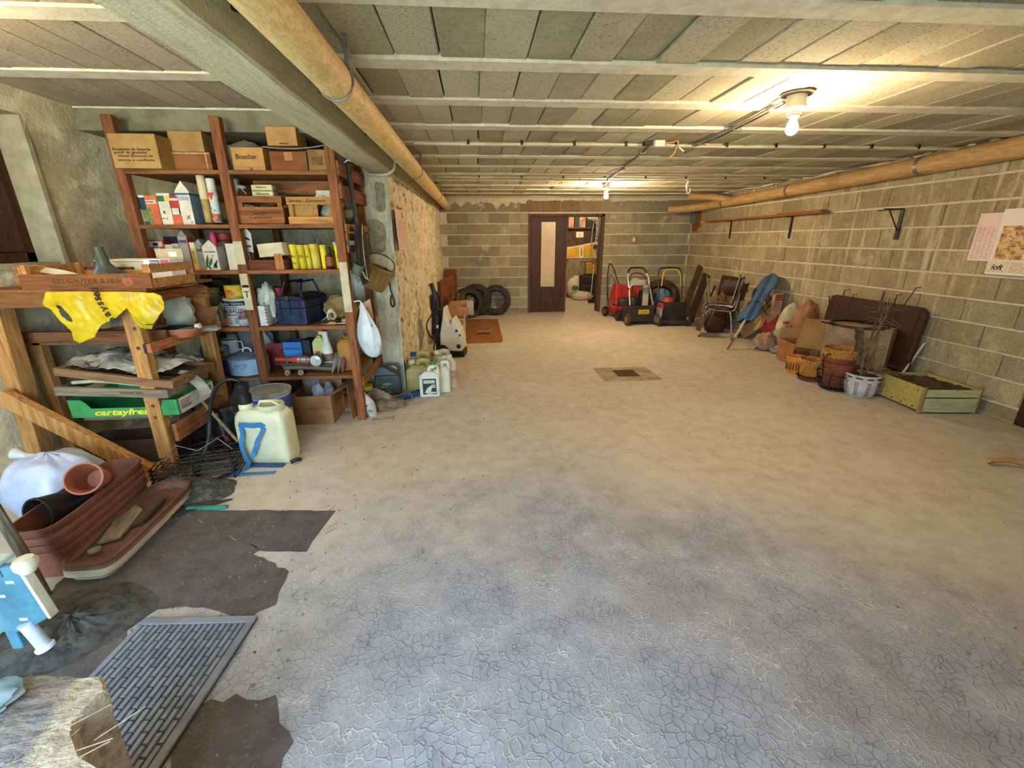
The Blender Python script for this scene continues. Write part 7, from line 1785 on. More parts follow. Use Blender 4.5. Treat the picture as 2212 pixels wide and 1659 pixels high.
# mower 1 (red, behind)
t = thing('lawn_mower', 'red lawn mower with a folded black handle, rearmost by the far wall', 'lawn mower', (2.90, 8.62, 0), .3)
MB().box(-.22, .22, -.26, .26, .08, .24).make('deck', M_red, t, bevel=.04)
MB().lathe([(.15, .24), (.16, .3), (.13, .38), (.0, .4)], 22, caps=False).make('engine', M_dk, t, smooth=True)
for x in (-.25, .25):
    for y in (-.23, .23): wheel(t, (x, y, .1), .1, .05, M_dk, mat('#8a5a3a', '#6b4329', 10, .6))
MB().tube(smooth_path([(-.2, .2, .22), (-.2, .3, .6), (-.17, .33, .98), (-.12, .33, 1.02), (-.05, .3, .9), (.1, .25, .5), (.2, .2, .22)]), .013, 8).make('handle', M_dk, t, smooth=True)
MB().add([(-.2, -.05, .25), (.2, -.05, .25), (.22, .25, .3), (-.18, .25, .3), (-.1, .1, .66), (.14, .1, .62), (.16, .24, .6), (-.1, .24, .66)], [(0, 1, 5, 4), (1, 2, 6, 5), (2, 3, 7, 6), (3, 0, 4, 7), (4, 5, 6, 7), (3, 2, 1, 0)]).make('hood', M_red, t, bevel=.02)
MB().tube([(-.23, -.2, .15), (-.3, -.25, .25), (-.2, -.1, .4)], .006, 5).make('cable', M_dk, t)
# mower 2 (with black front box and yellow label, white folding handle)
t = thing('lawn_mower', 'lawn mower with a white folding handle and a yellow warning label', 'lawn mower', (2.97, 7.92, 0), .05)
MB().add([(-.24, -.2, .06), (.22, -.2, .06), (.22, .3, .06), (-.24, .3, .06), (-.25, -.2, .36), (.23, -.2, .36), (.2, .3, .26), (-.22, .3, .26)], [(0, 1, 5, 4), (1, 2, 6, 5), (2, 3, 7, 6), (3, 0, 4, 7), (4, 5, 6, 7), (3, 2, 1, 0)]).make('deck', mat('#3a322c', '#2a2420', 8, .6, 0, .1), t, bevel=.015)
MB().box(-.08, .12, -.206, -.2, .20, .28).make('label_panel', P('#d9c32c', '#c4ae1c'), t); text('DANGER', .022, M_ink, t, (.02, -.208, .25), width=.15); text('NE PAS TOUCHER', .012, M_ink, t, (.02, -.208, .222), width=.17)
MB().at((-.08, .1, .3)).lathe([(.13, 0), (.14, .1), (.1, .18), (.0, .2)], 22, caps=False).make('engine', M_dk, t, smooth=True)
for x in (-.28, .27):
    wheel(t, (x, -.2, .11), .11, .06, mat('#4a3f36', '#352d27', 10, .8), mat('#9a7a5c', '#7d6047', 10, .6)); wheel(t, (x, .3, .1), .1, .05, M_dk, M_dk)
b = MB()
for s_ in (-1, 1): b.tube(smooth_path([(s_ * .22, -.12, .35), (s_ * .2, .02, .62), (s_ * .19, .12, .78)]), .013, 8)
b.tube(smooth_path([(-.2, .02, .62), (-.16, -.0, .7), (0, -.02, .71), (.14, -.0, .7), (.2, .02, .62)]), .013, 8)
b.make('lower_handle', M_alu, t, smooth=True)
b = MB()
for s_ in (-1, 1): b.tube(smooth_path([(s_ * .2, .05, .66), (s_ * .2, .12, .8), (s_ * .17, .2, .92)]), .013, 8)
b.make('upper_handle', M_alu, t, smooth=True)
MB().tube(smooth_path([(-.18, .18, .9), (-.13, .24, .98), (0, .25, .995), (.13, .24, .98), (.18, .18, .9)]), .016, 8).make('grip', M_dk, t, smooth=True)
MB().tube(smooth_path([(-.16, .15, .76), (-.1, .2, .88), (0, .21, .9), (.1, .2, .88), (.17, .16, .8)]), .008, 7).make('control_bar', M_dk, t, smooth=True)
MB().box(-.16, .18, .19, .21, .68, .78).make('panel', mat('#a9b2b8', '#8d969c', 8, .5), t); MB().box(-.1, .03, .185, .19, .78, .81).make('label_panel', P('#dba52a', '#c8921c'), t)
for s_ in (-1, 1): MB().at((s_ * .2, .03, .63)).lathe([(.022, -.02), (.022, .02)], 10, axis='x').make('knob', M_dk, t)
# mower 3 (black, yellow bar)
t = thing('lawn_mower', 'black lawn mower with a yellow handle bar, right one of the row', 'lawn mower', (3.55, 7.80, 0), -.12)
MB().add([(-.21, -.22, .05), (.21, -.22, .05), (.2, .3, .05), (-.2, .3, .05), (-.2, -.18, .42), (.2, -.2, .42), (.18, .2, .36), (-.18, .2, .36)], [(0, 1, 5, 4), (1, 2, 6, 5), (2, 3, 7, 6), (3, 0, 4, 7), (4, 5, 6, 7), (3, 2, 1, 0)]).make('grass_box', mat('#25211f', '#191716', 8, .6, 0, .1), t, bevel=.02)
MB().box(-.24, .24, -.27, -.2, .04, .12).make('skirt', M_dk, t, bevel=.01)
for x in (-.27, .26):
    wheel(t, (x, -.22, .11), .11, .06, M_dk, mat('#b5a98c', '#8f8468', 10, .5)); wheel(t, (x, .28, .1), .1, .05, M_dk, M_dk)
b = MB()
for s_ in (-1, 1): b.tube(smooth_path([(s_ * .2, .1, .4), (s_ * .22, .25, .75), (s_ * .2, .33, .95)]), .014, 8)
b.tube(smooth_path([(-.2, .33, .95), (-.14, .35, .985), (.14, .35, .985), (.2, .33, .95)]), .014, 8); b.make('handle', M_dk, t, smooth=True)
MB().tube(smooth_path([(-.16, .22, .66), (-.12, .3, .9), (-.05, .33, .95), (.12, .33, .95), (.2, .3, .85), (.2, .24, .66)]), .011, 8).make('yellow_bar', P('#d8b73c', '#c2a02a'), t, smooth=True)
MB().box(-.29, -.24, -.3, -.05, .08, .32).make('side_guard', mat('#8f959c', '#6f757c', 12, .5, .2), t, bevel=.01)
MB().box(-.28, -.21, -.25, -.05, .3, .4).make('red_cover', M_red, t, bevel=.01)
MB().at((-.05, .1, .4)).lathe([(.12, 0), (.1, .06), (.0, .08)], 18, caps=False).make('engine', M_red, t, smooth=True)
# red boards, white board, dark sheet between the mowers
t = thing('red_sheet', 'bright red plastic panel standing between the two front mowers', 'panel', (3.02, 8.34, 0), -.05, rot=(-.12, 0, -.05))
MB().box(-.12, .16, 0, .04, 0.01, .66).make('panel', M_red, t, bevel=.01)
t = thing('white_board', 'narrow white board standing beside the red panel', 'board', (3.2, 8.2, 0), 0, rot=(-.14, .04, 0))
MB().box(-.05, .06, 0, .03, 0, .68).make('board', P('#c9c2b0', '#aea692', 6), t, bevel=.004)
t = thing('dark_crate', 'dark grey plastic hopper behind the front mowers', 'hopper', (3.27, 8.42, 0))
MB().frust(.24, .2, .3, .24, 0, .56).make('hopper', mat('#352f2b', '#25211e', 7, .6), t, bevel=.02)
tyre('large dark tyre leaning behind the black mower', (3.66, 8.62, .36), .37, .2, (-.3, 0, -.2), 'tyre behind the mowers')
t = thing('blue_drum', 'grey blue plastic drum lying in front of the large tyre', 'drum', (3.58, 8.36, .43), 0, rot=(1.2, .2, 0))
MB().lathe([(.1, -.12), (.13, -.1), (.13, .1), (.1, .12)], 22).make('drum', mat('#6c8aa3', '#56728a', 6, .5), t, smooth=True)
# planks and frames leaning
M_pk = wood('#6d5036', '#4b3625', .85, 'z')
def lean(name, label, cat, foot, top, w, th, m, group=None, ref=(0, 1, 0)):
    """flat board from foot to top point, edge width w"""
    f = Vector(foot); p = Vector(top); d = p - f; L = d.length
    t = thing(name, label, cat, foot, 0, group)
    z = d.normalized(); y = Vector(ref); x = y.cross(z).normalized(); y = z.cross(x)
    b = MB(); b.x = Matrix((x, y, z)).transposed().to_4x4(); b.box(-w / 2, w / 2, -th / 2, th / 2, th * .5, L); b.make('board', m, t, bevel=.003)
    return t
lean('wood_plank', 'long grey brown plank leaning behind the yellow handle bar', 'plank', (3.86, 8.05, 0), (4.44, 8.65, .98), .13, .03, M_pk)
lean('wood_plank', 'second dark plank leaning right of the long grey plank', 'plank', (3.98, 7.9, 0), (4.40, 8.3, .85), .14, .03, wood('#523b29', '#38281c', .85, 'z'))
lean('wood_plank', 'thin dark slat leaning against the planks', 'plank', (4.05, 7.72, 0), (4.44, 8.0, .66), .03, .02, wood('#3c2b1f', '#291d15', .85, 'z'))
t = thing('picture_frame', 'large old frame leaning on the right wall behind the chairs', 'frame', (4.33, 7.48, 0), 0, rot=(0, .12, 0))
for a in ((-.02, .02, -.3, -.23, 0, .88), (-.02, .02, .23, .3, 0, .88), (-.02, .02, -.23, .23, .81, .88), (-.02, .02, -.23, .23, .0, .07)): MB().box(*a).make('frame_bar', wood('#4e3b2a', '#36281c', .8, 'z'), t, bevel=.004)
MB().box(.0, .01, -.23, .23, .07, .81).make('backing', mat('#7c6340', '#5f4b2f', 6, .85), t)
MB().box(-.03, -.02, .0, .06, .05, .82).make('batten', wood('#8f6440', '#6d4a2c', .8, 'z'), t)
t = thing('folded_stool', 'small dark wooden stool heaped with rags in front of the frame', 'stool', (4.08, 7.25, 0), .1)
for sx in (-.13, .13):
    for sy in (-.12, .12): MB().box(sx - .015, sx + .015, sy - .015, sy + .015, 0, .36).make('leg', wood('#4a3423', '#32231a', .8, 'z'), t)
MB().box(-.17, .17, -.16, .16, .36, .39).make('seat', wood('#6f5034', '#4e3824', .8, 'x'), t, bevel=.004)
for z in (.1, .2): MB().box(-.14, .14, -.13, -.11, z, z + .025).make('rung', wood('#4a3423', '#32231a', .8, 'x'), t)
t = thing('rag_heap', 'heap of brown rags and sticks on the small dark stool', 'rags', (4.08, 7.25, .391))
crumple(MB(), (0, 0, .07), (.17, .13, .1), 111, 24, .35, .7).make('rags', mat('#83694a', '#5d4932', 14, .95, 0, .5), t)
t = thing('dark_crate', 'dark low crate with a pale label under the small stool', 'crate', (3.98, 7.02, 0))
MB().box(-.12, .12, -.1, .1, 0, .25).make('crate', mat('#3b3029', '#2a221d', 8, .7), t, bevel=.006); MB().box(-.05, .07, -.102, -.1, .06, .12).make('label_panel', P('#a8a595', '#8c8979', 30), t)
# chairs: one upright, one turned upside down on top
M_seat = mat('#5a3e2e', '#43301f', 6, .45, 0, .08)
def chair(name, label, loc, rz, group):
    t = thing(name, label, 'chair', loc, rz, group)
    b = MB(); b.grid(lambda u, v: ((u - .5) * .40, (v - .5) * .40, .455 + .02 * math.cos((v - .4) * 5) + .012 * (2 * u - 1) ** 2), 12, 12); b.make('seat', M_seat, t, smooth=True, solid=.012)
    b = MB()
    def bk(u, v):
        z = .60 + .26 * v; w = .40 * (1 - .12 * (2 * v - 1) ** 4)
        return ((u - .5) * w, .215 + .05 * v - .05 * (2 * u - 1) ** 2 + .04, z)
    b.grid(bk, 14, 10); b.make('backrest', M_seat, t, smooth=True, solid=.012)
    for s_ in (-1, 1):
        l1 = MB().tube(smooth_path([(s_ * .22, -.25, .0), (s_ * .185, -.18, .42), (s_ * .17, -.1, .445), (s_ * .17, .0, .44)]), .0115, 8).make('leg', M_chrome, t, smooth=True)
        l2 = MB().tube(smooth_path([(s_ * .21, .24, .0), (s_ * .18, .16, .40), (s_ * .17, .08, .44), (s_ * .17, -.05, .44)]), .0115, 8).make('leg', M_chrome, t, smooth=True)
        MB().tube(smooth_path([(s_ * .175, .1, .435), (s_ * .18, .2, .46), (s_ * .18, .225, .56), (s_ * .165, .245, .78)]), .0115, 8).make('back_tube', M_chrome, t, smooth=True)
        for y in (-.25, .24): MB().at((s_ * (.22 if y < 0 else .21), y, 0)).lathe([(.014, 0), (.014, .03)], 10).make('foot_cap', M_black, l1 if y < 0 else l2)
    return t
c1 = chair('stacking_chair', 'brown moulded chair on chrome legs, upright with another chair on it', (3.86, 6.62, 0), -2.35, 'chairs by the right wall')
c2 = dup(c1, (3.82, 6.66, .96), None, 'brown chair turned upside down on the upright chair, chrome legs in the air', rot=(math.pi, 0, -2.0))
t = thing('leather_case', 'brown bag standing on the floor behind the chrome chair legs', 'bag', (3.95, 6.98, 0), .2)
crumple(MB(), (0, 0, .17), (.2, .11, .19), 121, 26, .08, .88).make('bag', mat('#5d3621', '#432616', 6, .5, 0, .1), t, smooth=True)
t = thing('seat_cushion', 'dark padded cushion hanging over the chair backs', 'cushion', (4.12, 6.85, .62), 0, rot=(.2, .1, -.6))
# (rests against wall and chair)
crumple(MB(), (0, 0, .12), (.2, .06, .14), 123, 24, .08, .9).make('cushion', mat('#4a3426', '#33241a', 8, .6, 0, .1), t, smooth=True)
# panel with wire rack
t = lean('pale_board', 'pale hardboard panel leaning askew beside the chairs', 'board', (4.18, 6.56, .1), (4.40, 6.12, .56), .34, .012, mat('#b5915f', '#9d7c4d', 5, .7, 0, .05), ref=(-1, 0, .3))
t = thing('wire_grid', 'bent wire grid hooked on the pale hardboard panel', 'wire grid', (4.25, 6.2, .56), 0, rot=(.0, .75, .25))
b = MB()
for i in range(5): b.tube([(-.16 + .08 * i, 0, -.06), (-.16 + .08 * i, 0, .14)], .005, 5)
for z in (-.06, .04, .14): b.tube([(-.16, 0, z), (.16, 0, z)], .005, 5)
b.tube([(.16, 0, .14), (.2, 0, .26)], .005, 5); b.make('grid', M_dkmetal, t)
# parasol
def seg(name, label, cat, pts, rad, m, n=10, part='pole'):
    t = thing(name, label, cat, pts[0]); o = Vector(pts[0])
    MB().tube([tuple(Vector(p) - o) for p in pts], rad, n).make(part, m, t, smooth=True); return t
base = Vector((3.503, 5.753, 0.000)); tip = Vector((5.030, 6.350, 1.002))
tip.x = min(tip.x, 4.40)
t = thing('parasol', 'folded blue parasol with a pale pole leaning on the right wall', 'parasol', tuple(base))
ax = tip - base; L = ax.length
b = MB(); b.tube([(0, 0, .014), tuple(ax * .17)], .014, 10).make('pole_tip', mat('#7d6a55', '#5e4f3f', 8, .6), t, smooth=True)
MB().tube([tuple(ax * .15), tuple(ax * .62)], .019, 12).make('pole', mat('#cdb98c', '#b39e70', 5, .5), t, smooth=True)
b = MB(); zq = ax.normalized(); xq = Vector((1, 0, -.6)).cross(zq).normalized(); yq = zq.cross(xq)
def para(u, v):
    a = 2 * math.pi * u; s_ = .36 + .64 * v
    prof = [(.0, .10), (.12, .15), (.3, .12), (.42, .10), (.5, .11), (.7, .17), (.88, .12), (1.0, .008)]
    for i in range(len(prof) - 1):
        if prof[i][0] <= v <= prof[i + 1][0]:
            q = (v - prof[i][0]) / (prof[i + 1][0] - prof[i][0]); r = prof[i][1] * (1 - q) + prof[i + 1][1] * q; break
    r *= 1 + .22 * math.sin(a * 4 + v * 2) + .1 * noise.noise(Vector((math.cos(a) * 2, math.sin(a) * 2, v * 7)))
    return tuple(ax * s_ + xq * (math.cos(a) * r) + yq * (math.sin(a) * r * .55))
b.grid(para, 48, 34, True)
s = NT('parasol_cloth'); v = s.objco(); c = s.mix(s.ramp(s.noise(v, 7, 5, .7), .4, .7), '#3f5f86', '#2f4866'); c = s.mix(s.ramp(s.noise(v, 22, 4, .7), .66, .72), c, '#a8a48c'); s.col(c); s.rough(.75); s.bump(s.noise(v, 12, 5), .4, .01)
b.make('canopy', s.m, t, smooth=True)
MB().tube([tuple(ax * .58 + xq * (.115 * math.cos(a)) + yq * (.075 * math.sin(a))) for a in [2 * math.pi * i / 18 for i in range(18)]], .006, 6, True).make('tie', mat('#2a3f5c', '#1f3048', 10, .8), t)
t = seg('broom_stick', 'pale stick leaning on the sacks with its foot on the floor', 'stick', [(3.842, 5.693, 0.014), (4.120, 5.900, 0.197)], .014, mat('#c9b688', '#a8956a', 6, .6), part='stick')
t = thing('red_cloth', 'red cloth bundle under the blue parasol', 'cloth', (4.295, 5.980, 0.000))
crumple(MB(), (0, 0, .2), (.14, .14, .24), 131, 26, .3, .82, 2.6).make('cloth', mat('#b53f38', '#93302a', 12, .9, 0, .3), t, smooth=True)
t = thing('pink_cloth', 'dusty pink cloth heap beneath the red cloth', 'cloth', (4.024, 5.720, 0.000))
crumple(MB(), (0, 0, .11), (.15, .12, .13), 133, 26, .3, .75, 2.8).make('cloth', mat('#a5836a', '#86674f', 10, .9, 0, .3), t, smooth=True)
t = thing('plastic_bag', 'crumpled pale plastic on the floor at the foot of the sacks', 'bag', (4.149, 5.500, 0.000))
crumple(MB(), (0, 0, .05), (.16, .1, .07), 135, 24, .35, .6, 3).make('bag', mat('#a7a39a', '#858178', 9, .5, 0, .1), t, smooth=True)
t = thing('fabric_sack', 'white cloth sack with dark lettering slumped by the cartons', 'sack', (4.307, 5.720, 0.000))
crumple(MB(), (0, 0, .18), (.19, .17, .2), 141, 28, .15, .85).make('lower_sack', mat('#a89a78', '#8b7d5d', 10, .95, 0, .3), t, smooth=True)
b = MB().at((-.03, .0, .42), (0, .35, 0)); crumple(b, (0, 0, 0), (.1, .1, .24), 143, 28, .14, .0); b.make('sack', mat('#cdc1a4', '#b3a686', 7, .9, 0, .2), t, smooth=True)
text('SIC', .06, M_ink, t, (.05, -.12, .34), rot=(math.pi / 2, -1.3, .2), bold=.002); MB().box(-.14, -.06, -.11, -.085, .38, .42).make('label_panel', P('#c4583f', '#a84831'), t)
t = thing('paper_sack', 'brown paper sack with red stripes folded over the white sack', 'sack', (4.398, 5.500, 0.000))
b = MB().at((.0, 0, .42), (0, .12, 0))
crumple(b, (0, 0, 0), (.165, .13, .27), 151, 30, .2, .0, 2.5).make('sack', mat('#a9784c', '#8b5f38', 7, .85, 0, .3), t, smooth=True)
MB().box(-.12, .12, -.09, .09, 0, .3).make('sack_bottom', mat('#a9784c', '#8b5f38', 7, .85, 0, .3), t, bevel=.03)
MB().strip(smooth_path([(-.04, -.15, .62), (.0, -.165, .48), (.03, -.165, .34), (.05, -.15, .2)]), .035, .003, (1, 0, 0)).make('stripe', P('#b9512f', '#9c4225'), t)
MB().strip(smooth_path([(.1, -.1, .62), (.13, -.12, .5), (.12, -.13, .4)]), .03, .003, (1, 0, 0)).make('stripe', P('#b9512f', '#9c4225'), t)
t = thing('paper_sack', 'upright printed paper sack edge behind the brown sack', 'sack', (4.260, 5.980, 0.000))
MB().add([(-.09, -.05, 0), (.07, -.05, 0), (.07, .05, 0), (-.09, .05, 0), (-.05, -.02, .74), (.09, -.02, .77), (.09, .02, .77), (-.05, .02, .74)], [(0, 1, 5, 4), (1, 2, 6, 5), (2, 3, 7, 6), (3, 0, 4, 7), (4, 5, 6, 7), (3, 2, 1, 0)]).make('sack', P('#b08e70', '#94714f', 7), t, bevel=.01)
for i in range(3): MB().box(-.035, .07, -.04, -.022, .66 + .03 * i - .0, .675 + .03 * i).make('print', M_inkr, t)
# cartons
t = thing('cardboard_box', 'low open cardboard box behind the orange tubs', 'box', (4.17, 5.05, 0), -.12)
wq, dq, hq = .62, .34, .27
MB().box(-wq / 2, wq / 2, -dq / 2, -dq / 2 + .006, 0, hq).box(-wq / 2, wq / 2, dq / 2 - .006, dq / 2, 0, hq).box(-wq / 2, -wq / 2 + .006, -dq / 2 + .006, dq / 2 - .006, 0, hq).box(wq / 2 - .006, wq / 2, -dq / 2 + .006, dq / 2 - .006, 0, hq).box(-wq / 2, wq / 2, -dq / 2 + .006, dq / 2 - .006, 0, .006).make('body', M_card('#9f7146', '#865c37'), t)
MB().box(-.1, .0, -dq / 2 - .0015, -dq / 2, .09, .2).make('paper_label', P('#c9ac80', '#b3956a', 20), t); MB().box(-.3, -.27, -dq / 2 - .0015, -dq / 2, .1, .2).make('print', M_inkr, t)
MB().add([(-wq / 2, dq / 2, hq), (wq / 2, dq / 2, hq), (wq / 2 - .02, dq / 2 + .05, hq + .14), (-wq / 2 + .02, dq / 2 + .05, hq + .13)], [(0, 1, 2, 3)]).make('flap', M_card('#b58a58', '#9d7446'), t, solid=.005)
fx = [(3.932, 4.720, 0.623), (3.936, 4.720, 0.306), (4.318, 4.600, 0.198), (4.376, 4.580, 0.218), (4.380, 4.500, 0.543)]
t = thing('cardboard_sheet', 'large tan cardboard sheet with a torn edge leaning over the low box', 'cardboard', (4.12, 4.73, 0), -.22)
MB().prism([(-.36, .27), (.32, .18), (.34, .25), (.37, .3), (.35, .36), (.4, .42), (.43, .5), (.46, .56), (-.3, .61)], -.004, .004, axis='y').make('sheet', M_card('#bb8f58', '#a67c48'), t)
t = thing('cardboard_box', 'big open cardboard box with a grey stained side before the brown table top', 'box', (4.1, 4.36, .0), 0, rot=(0, .0, -1.05))
MB().box(-.3, .3, -.006, .0, .16, .60).make('side', M_card('#a89070', '#8b7655'), t); MB().box(.294, .3, 0, .14, .16, .6).make('side', M_card('#b18852', '#997142'), t)
MB().box(-.3, -.294, 0, .14, .16, .6).make('side', M_card('#b18852', '#997142'), t); MB().box(-.3, .3, .134, .14, .16, .6).make('side', M_card('#b18852', '#997142'), t); MB().box(-.3, .3, 0, .14, .15, .16).make('bottom', M_card('#8a6740', '#745434'), t)
MB().box(-.26, .26, .02, .13, .0, .15).make('carton_base', M_card('#6a4a30', '#553a25'), t)
t = thing('table_top', 'dark brown table top with rounded corners leaning on the right wall', 'table top', (4.32, 4.55, 0), 0, rot=(0, .10, 0))
pts = []
hw, H_, rc = .62, .84, .09
for (cx, cz, a0) in ((hw - rc, H_ - rc, 0), (-hw + rc, H_ - rc, 90)):
    for i in range(7): a = math.radians(a0 + 15 * i); pts.append((cx + rc * math.cos(a), cz + rc * math.sin(a)))
pts += [(-hw, 0.0), (hw, 0.0)]
b = MB().prism(pts, -.012, .012, axis='x'); b.make('top', wood('#4c2f20', '#38221a', .5, 'y'), t, bevel=.004)
MB().prism([(p[0] * 1.012, p[1] * 1.006 - .002) for p in pts], -.006, .006, axis='x').make('edge_band', mat('#3a2519', '#2b1b12', 6, .5), t)
lean('white_batten', 'thin white batten leaning at the near edge of the table top', 'batten', (4.22, 3.93, 0), (4.45, 3.93, .50), .022, .012, P('#d9d2bd', '#c2bba5'))
# baskets and pots
M_or = mat('#d0862e', '#b06c1f', 6, .5, 0, .05); M_wk = mat('#b27a35', '#7d5222', 30, .6, 0, .5, (1, 1, 2))
def tub(name, label, loc, r0, r1, h, m, slots=0, slot_m=None, group=None, rimm=None):
    t = thing(name, label, 'pot', loc, 0, group)
    MB().lathe([(r0, 0), (r0 * 1.02, .004), (r1, h - .012), (r1 * 1.04, h - .01), (r1 * 1.04, h), (r1 * .97, h), (r0 * .95, .01), (0, .008)], 32, caps=False).lathe([(0, 0), (r0, 0)], 32, caps=False).make('body', m, t, smooth=True)
    for i in range(slots):
        a = 2 * math.pi * (i + .5) / slots; rm = (r0 + r1) / 2 * 1.005
        b = MB().at((rm * math.cos(a), rm * math.sin(a), h * .5), (0, 0, a)); b.box(-.004, .003, -.006, .006, -h * .28, h * .3); b.make('slot', slot_m, t)
    return t
tub('orange_tub', 'orange slotted plastic tub, leftmost of the pots before the cartons', (3.68, 4.64, 0), .078, .095, .2, M_or, 20, mat('#5f3a14', '#4a2c0e', 10, .8))
t = tub('lattice_pot', 'yellow brown lattice basket pot standing in a dark saucer', (3.655, 4.36, .05), .088, .118, .19, M_wk)
b = MB(); 
for i in range(24):
    a = 2 * math.pi * i / 24
    b.tube([(.121 * math.cos(a + d), .121 * math.sin(a + d), .19 - .03 * j) if j < 2 else (.121 * math.cos(a), .121 * math.sin(a), .19) for j, d in ((0, 0), (1, .13), (2, .26))], .004, 4)
b.make('rim_lattice', mat('#d8c69a', '#bda97c', 12, .7), t)
def lattice(t, r0, r1, h, n=26):
    b = MB()
    for i in range(n):
        for sg in (-1, 1):
            a0 = 2 * math.pi * i / n
            b.tube([((r0 + (r1 - r0) * q / 4 + .003) * math.cos(a0 + sg * .22 * q), (r0 + (r1 - r0) * q / 4 + .003) * math.sin(a0 + sg * .22 * q), .006 + (h - .014) * q / 4) for q in range(5)], .0035, 4)
    o = b.make('lattice_strip', mat('#c08a44', '#96662c', 20, .6), t); o['kind'] = 'stuff'
lattice(t, .088, .118, .19)
t2 = thing('pot_saucer', 'dark red brown saucer under the lattice basket pot', 'saucer', (3.655, 4.36, 0))
MB().lathe([(.1, 0), (.125, .045), (.13, .048), (.125, .049), (.1, .012), (0, .01)], 30, caps=False).lathe([(0, 0), (.1, 0)], 30, caps=False).make('saucer', M_terra2, t2, smooth=True)
for k in range(4):
    lb = ('lowest terracotta pot of the stack in the black wire basket', 'second terracotta pot in the stack in the black wire basket', 'third terracotta pot in the stack in the black wire basket', 'top lattice pot of the stack in the black wire basket')[k]
    q_ = tub('terracotta_pot', lb, (3.70, 4.05, .03 + .055 * k), .10 + .002 * k, .155 + .001 * k, .2 if k < 3 else .24, M_terra2 if k < 3 else M_wk, 0, None, 'stacked pots in the wire basket')
    if k == 3: lattice(q_, .106, .158, .24, 30)
    else:
        b = MB()
        for z in (.05, .09, .13): b.tube([((.10 + .055 * z / .2 + .002) * math.cos(a), (.10 + .055 * z / .2 + .002) * math.sin(a), z) for a in [2 * math.pi * i / 28 for i in range(28)]], .004, 5, True)
        b.make('rib', M_terra2, q_, smooth=True)
t = thing('wire_basket', 'black wire hanging basket holding the stack of pots', 'basket', (3.70, 4.05, 0))
b = MB()
for r, z in ((.13, .012), (.15, .05), (.16, .09), (.178, .17)): b.tube([(r * math.cos(a), r * math.sin(a), z) for a in [2 * math.pi * i / 28 for i in range(28)]], .006, 6, True)
b.make('hoop', M_black, t)
for i in range(12):
    a = 2 * math.pi * i / 12; MB().tube([(.0, 0, .006), (.13 * math.cos(a), .13 * math.sin(a), .008), (.165 * math.cos(a), .165 * math.sin(a), .1), (.182 * math.cos(a + .1), .182 * math.sin(a + .1), .2)], .005, 5).make('wire', M_black, t)
MB().tube(smooth_path([(-.18, -.02, .18), (-.21, -.03, .3), (-.19, -.03, .37), (-.15, -.03, .38), (-.13, -.03, .33), (-.15, -.03, .29)]), .006, 6).make('hook', M_black, t, smooth=True)
# white woven pot with dead plant
t = thing('woven_planter', 'white woven basket planter with dark soil and a dead vine', 'planter', (3.790, 3.839, 0.000))
M_ww = mat('#c7c6c9', '#a5a4a8', 10, .6, 0, .1)
MB().lathe([(.10, 0), (.118, .015), (.134, .06), (.141, .12), (.14, .18), (.142, .2), (.148, .21), (.148, .225), (.14, .228), (.134, .2), (.1, .02), (0, .02)], 36, caps=False).lathe([(0, 0), (.1, 0)], 36, caps=False).make('pot', M_ww, t, smooth=True)
for col in range(9):
    a = 2 * math.pi * col / 9 + .2
    for j in range(7):
        for s_ in (-1, 1):
            z = .035 + .02 * j; r = .116 + .026 * min(1, (z / .13) ** .6)
            b = MB().at((r * math.cos(a + s_ * .06), r * math.sin(a + s_ * .06), z), (s_ * .6, 0, a)); b.box(-.003, .003, -.008, .008, -.003, .003); b.make('weave_gap', mat('#4a4648', '#39363a', 10, .9), t) if j < 7 else None
for i in range(10):
    a = 2 * math.pi * i / 10; b = MB().at((.142 * math.cos(a), .142 * math.sin(a), .2), (0, 0, a)); b.box(-.003, .006, -.025, .025, -.007, .007); b.make('rim_slot', mat('#5a4038', '#43302a', 10, .9), t)
MB().lathe([(0, .205), (.08, .212), (.137, .2)], 24, caps=False).make('soil', mat('#4b3628', '#32241a', 40, .95, 0, .8), t)
rr = random.Random(21)
b = MB()
for k in range(3):
    p = [(.02 * k - .02, .0, .2)]; x, y = p[0][0], 0
    for i in range(14):
        x += rr.uniform(-.022, .024); y += rr.uniform(-.02, .02); p.append((x * .9 + .004 * i, y, .2 + .055 * (i + 1)))
    b.tube(smooth_path(p, 3), [.009 - .005 * q / (14 * 3) for q in range(14 * 3 + 1)], 6)
b.make('stem', wood('#8a7350', '#5f4d34', .9, 'z'), t)
b = MB()
for k in range(46):
    z0 = rr.uniform(.2, .9); a = rr.uniform(0, 6.28); L = rr.uniform(.06, .2)
    p = [(.01 * rr.uniform(-1, 3), 0, z0)]
    for i in range(4): p.append((p[-1][0] + L / 4 * math.cos(a) + rr.uniform(-.015, .015), p[-1][1] + L / 4 * math.sin(a), p[-1][2] + rr.uniform(-.035, .03)))
    b.tube(p, .0025, 4)
for k in range(16):
    a = rr.uniform(-.9, .5); p = [(.08 * math.cos(a), .08 * math.sin(a), .24)]
    for i in range(5): p.append((p[-1][0] + .05 * math.cos(a) + rr.uniform(-.02, .02), p[-1][1] - .02 + rr.uniform(-.03, .03), .24 + .05 * math.sin(i) - .03 * i * rr.random()))
    b.tube(p, .003, 4)
o = b.make('twigs', mat('#7a6546', '#53432d', 20, .9), t); o['kind'] = 'stuff'
MB().tube([(.0, .03, .2), (.02, .03, 1.02)], .008, 6).make('support_cane', mat('#5a4a3a', '#3b2f24', 10, .9), t)
b = MB(); b.grid(lambda u, v: (-.05 + .07 * (u - .5) + .05 * noise.noise(Vector((v * 6, 2, 1))) - .05 * v, .06 + .02 * math.sin(u * 6), .3 + .38 * v), 8, 14); b.make('dry_bark', mat('#5d543f', '#403929', 14, .95, 0, .6), t, solid=.008)
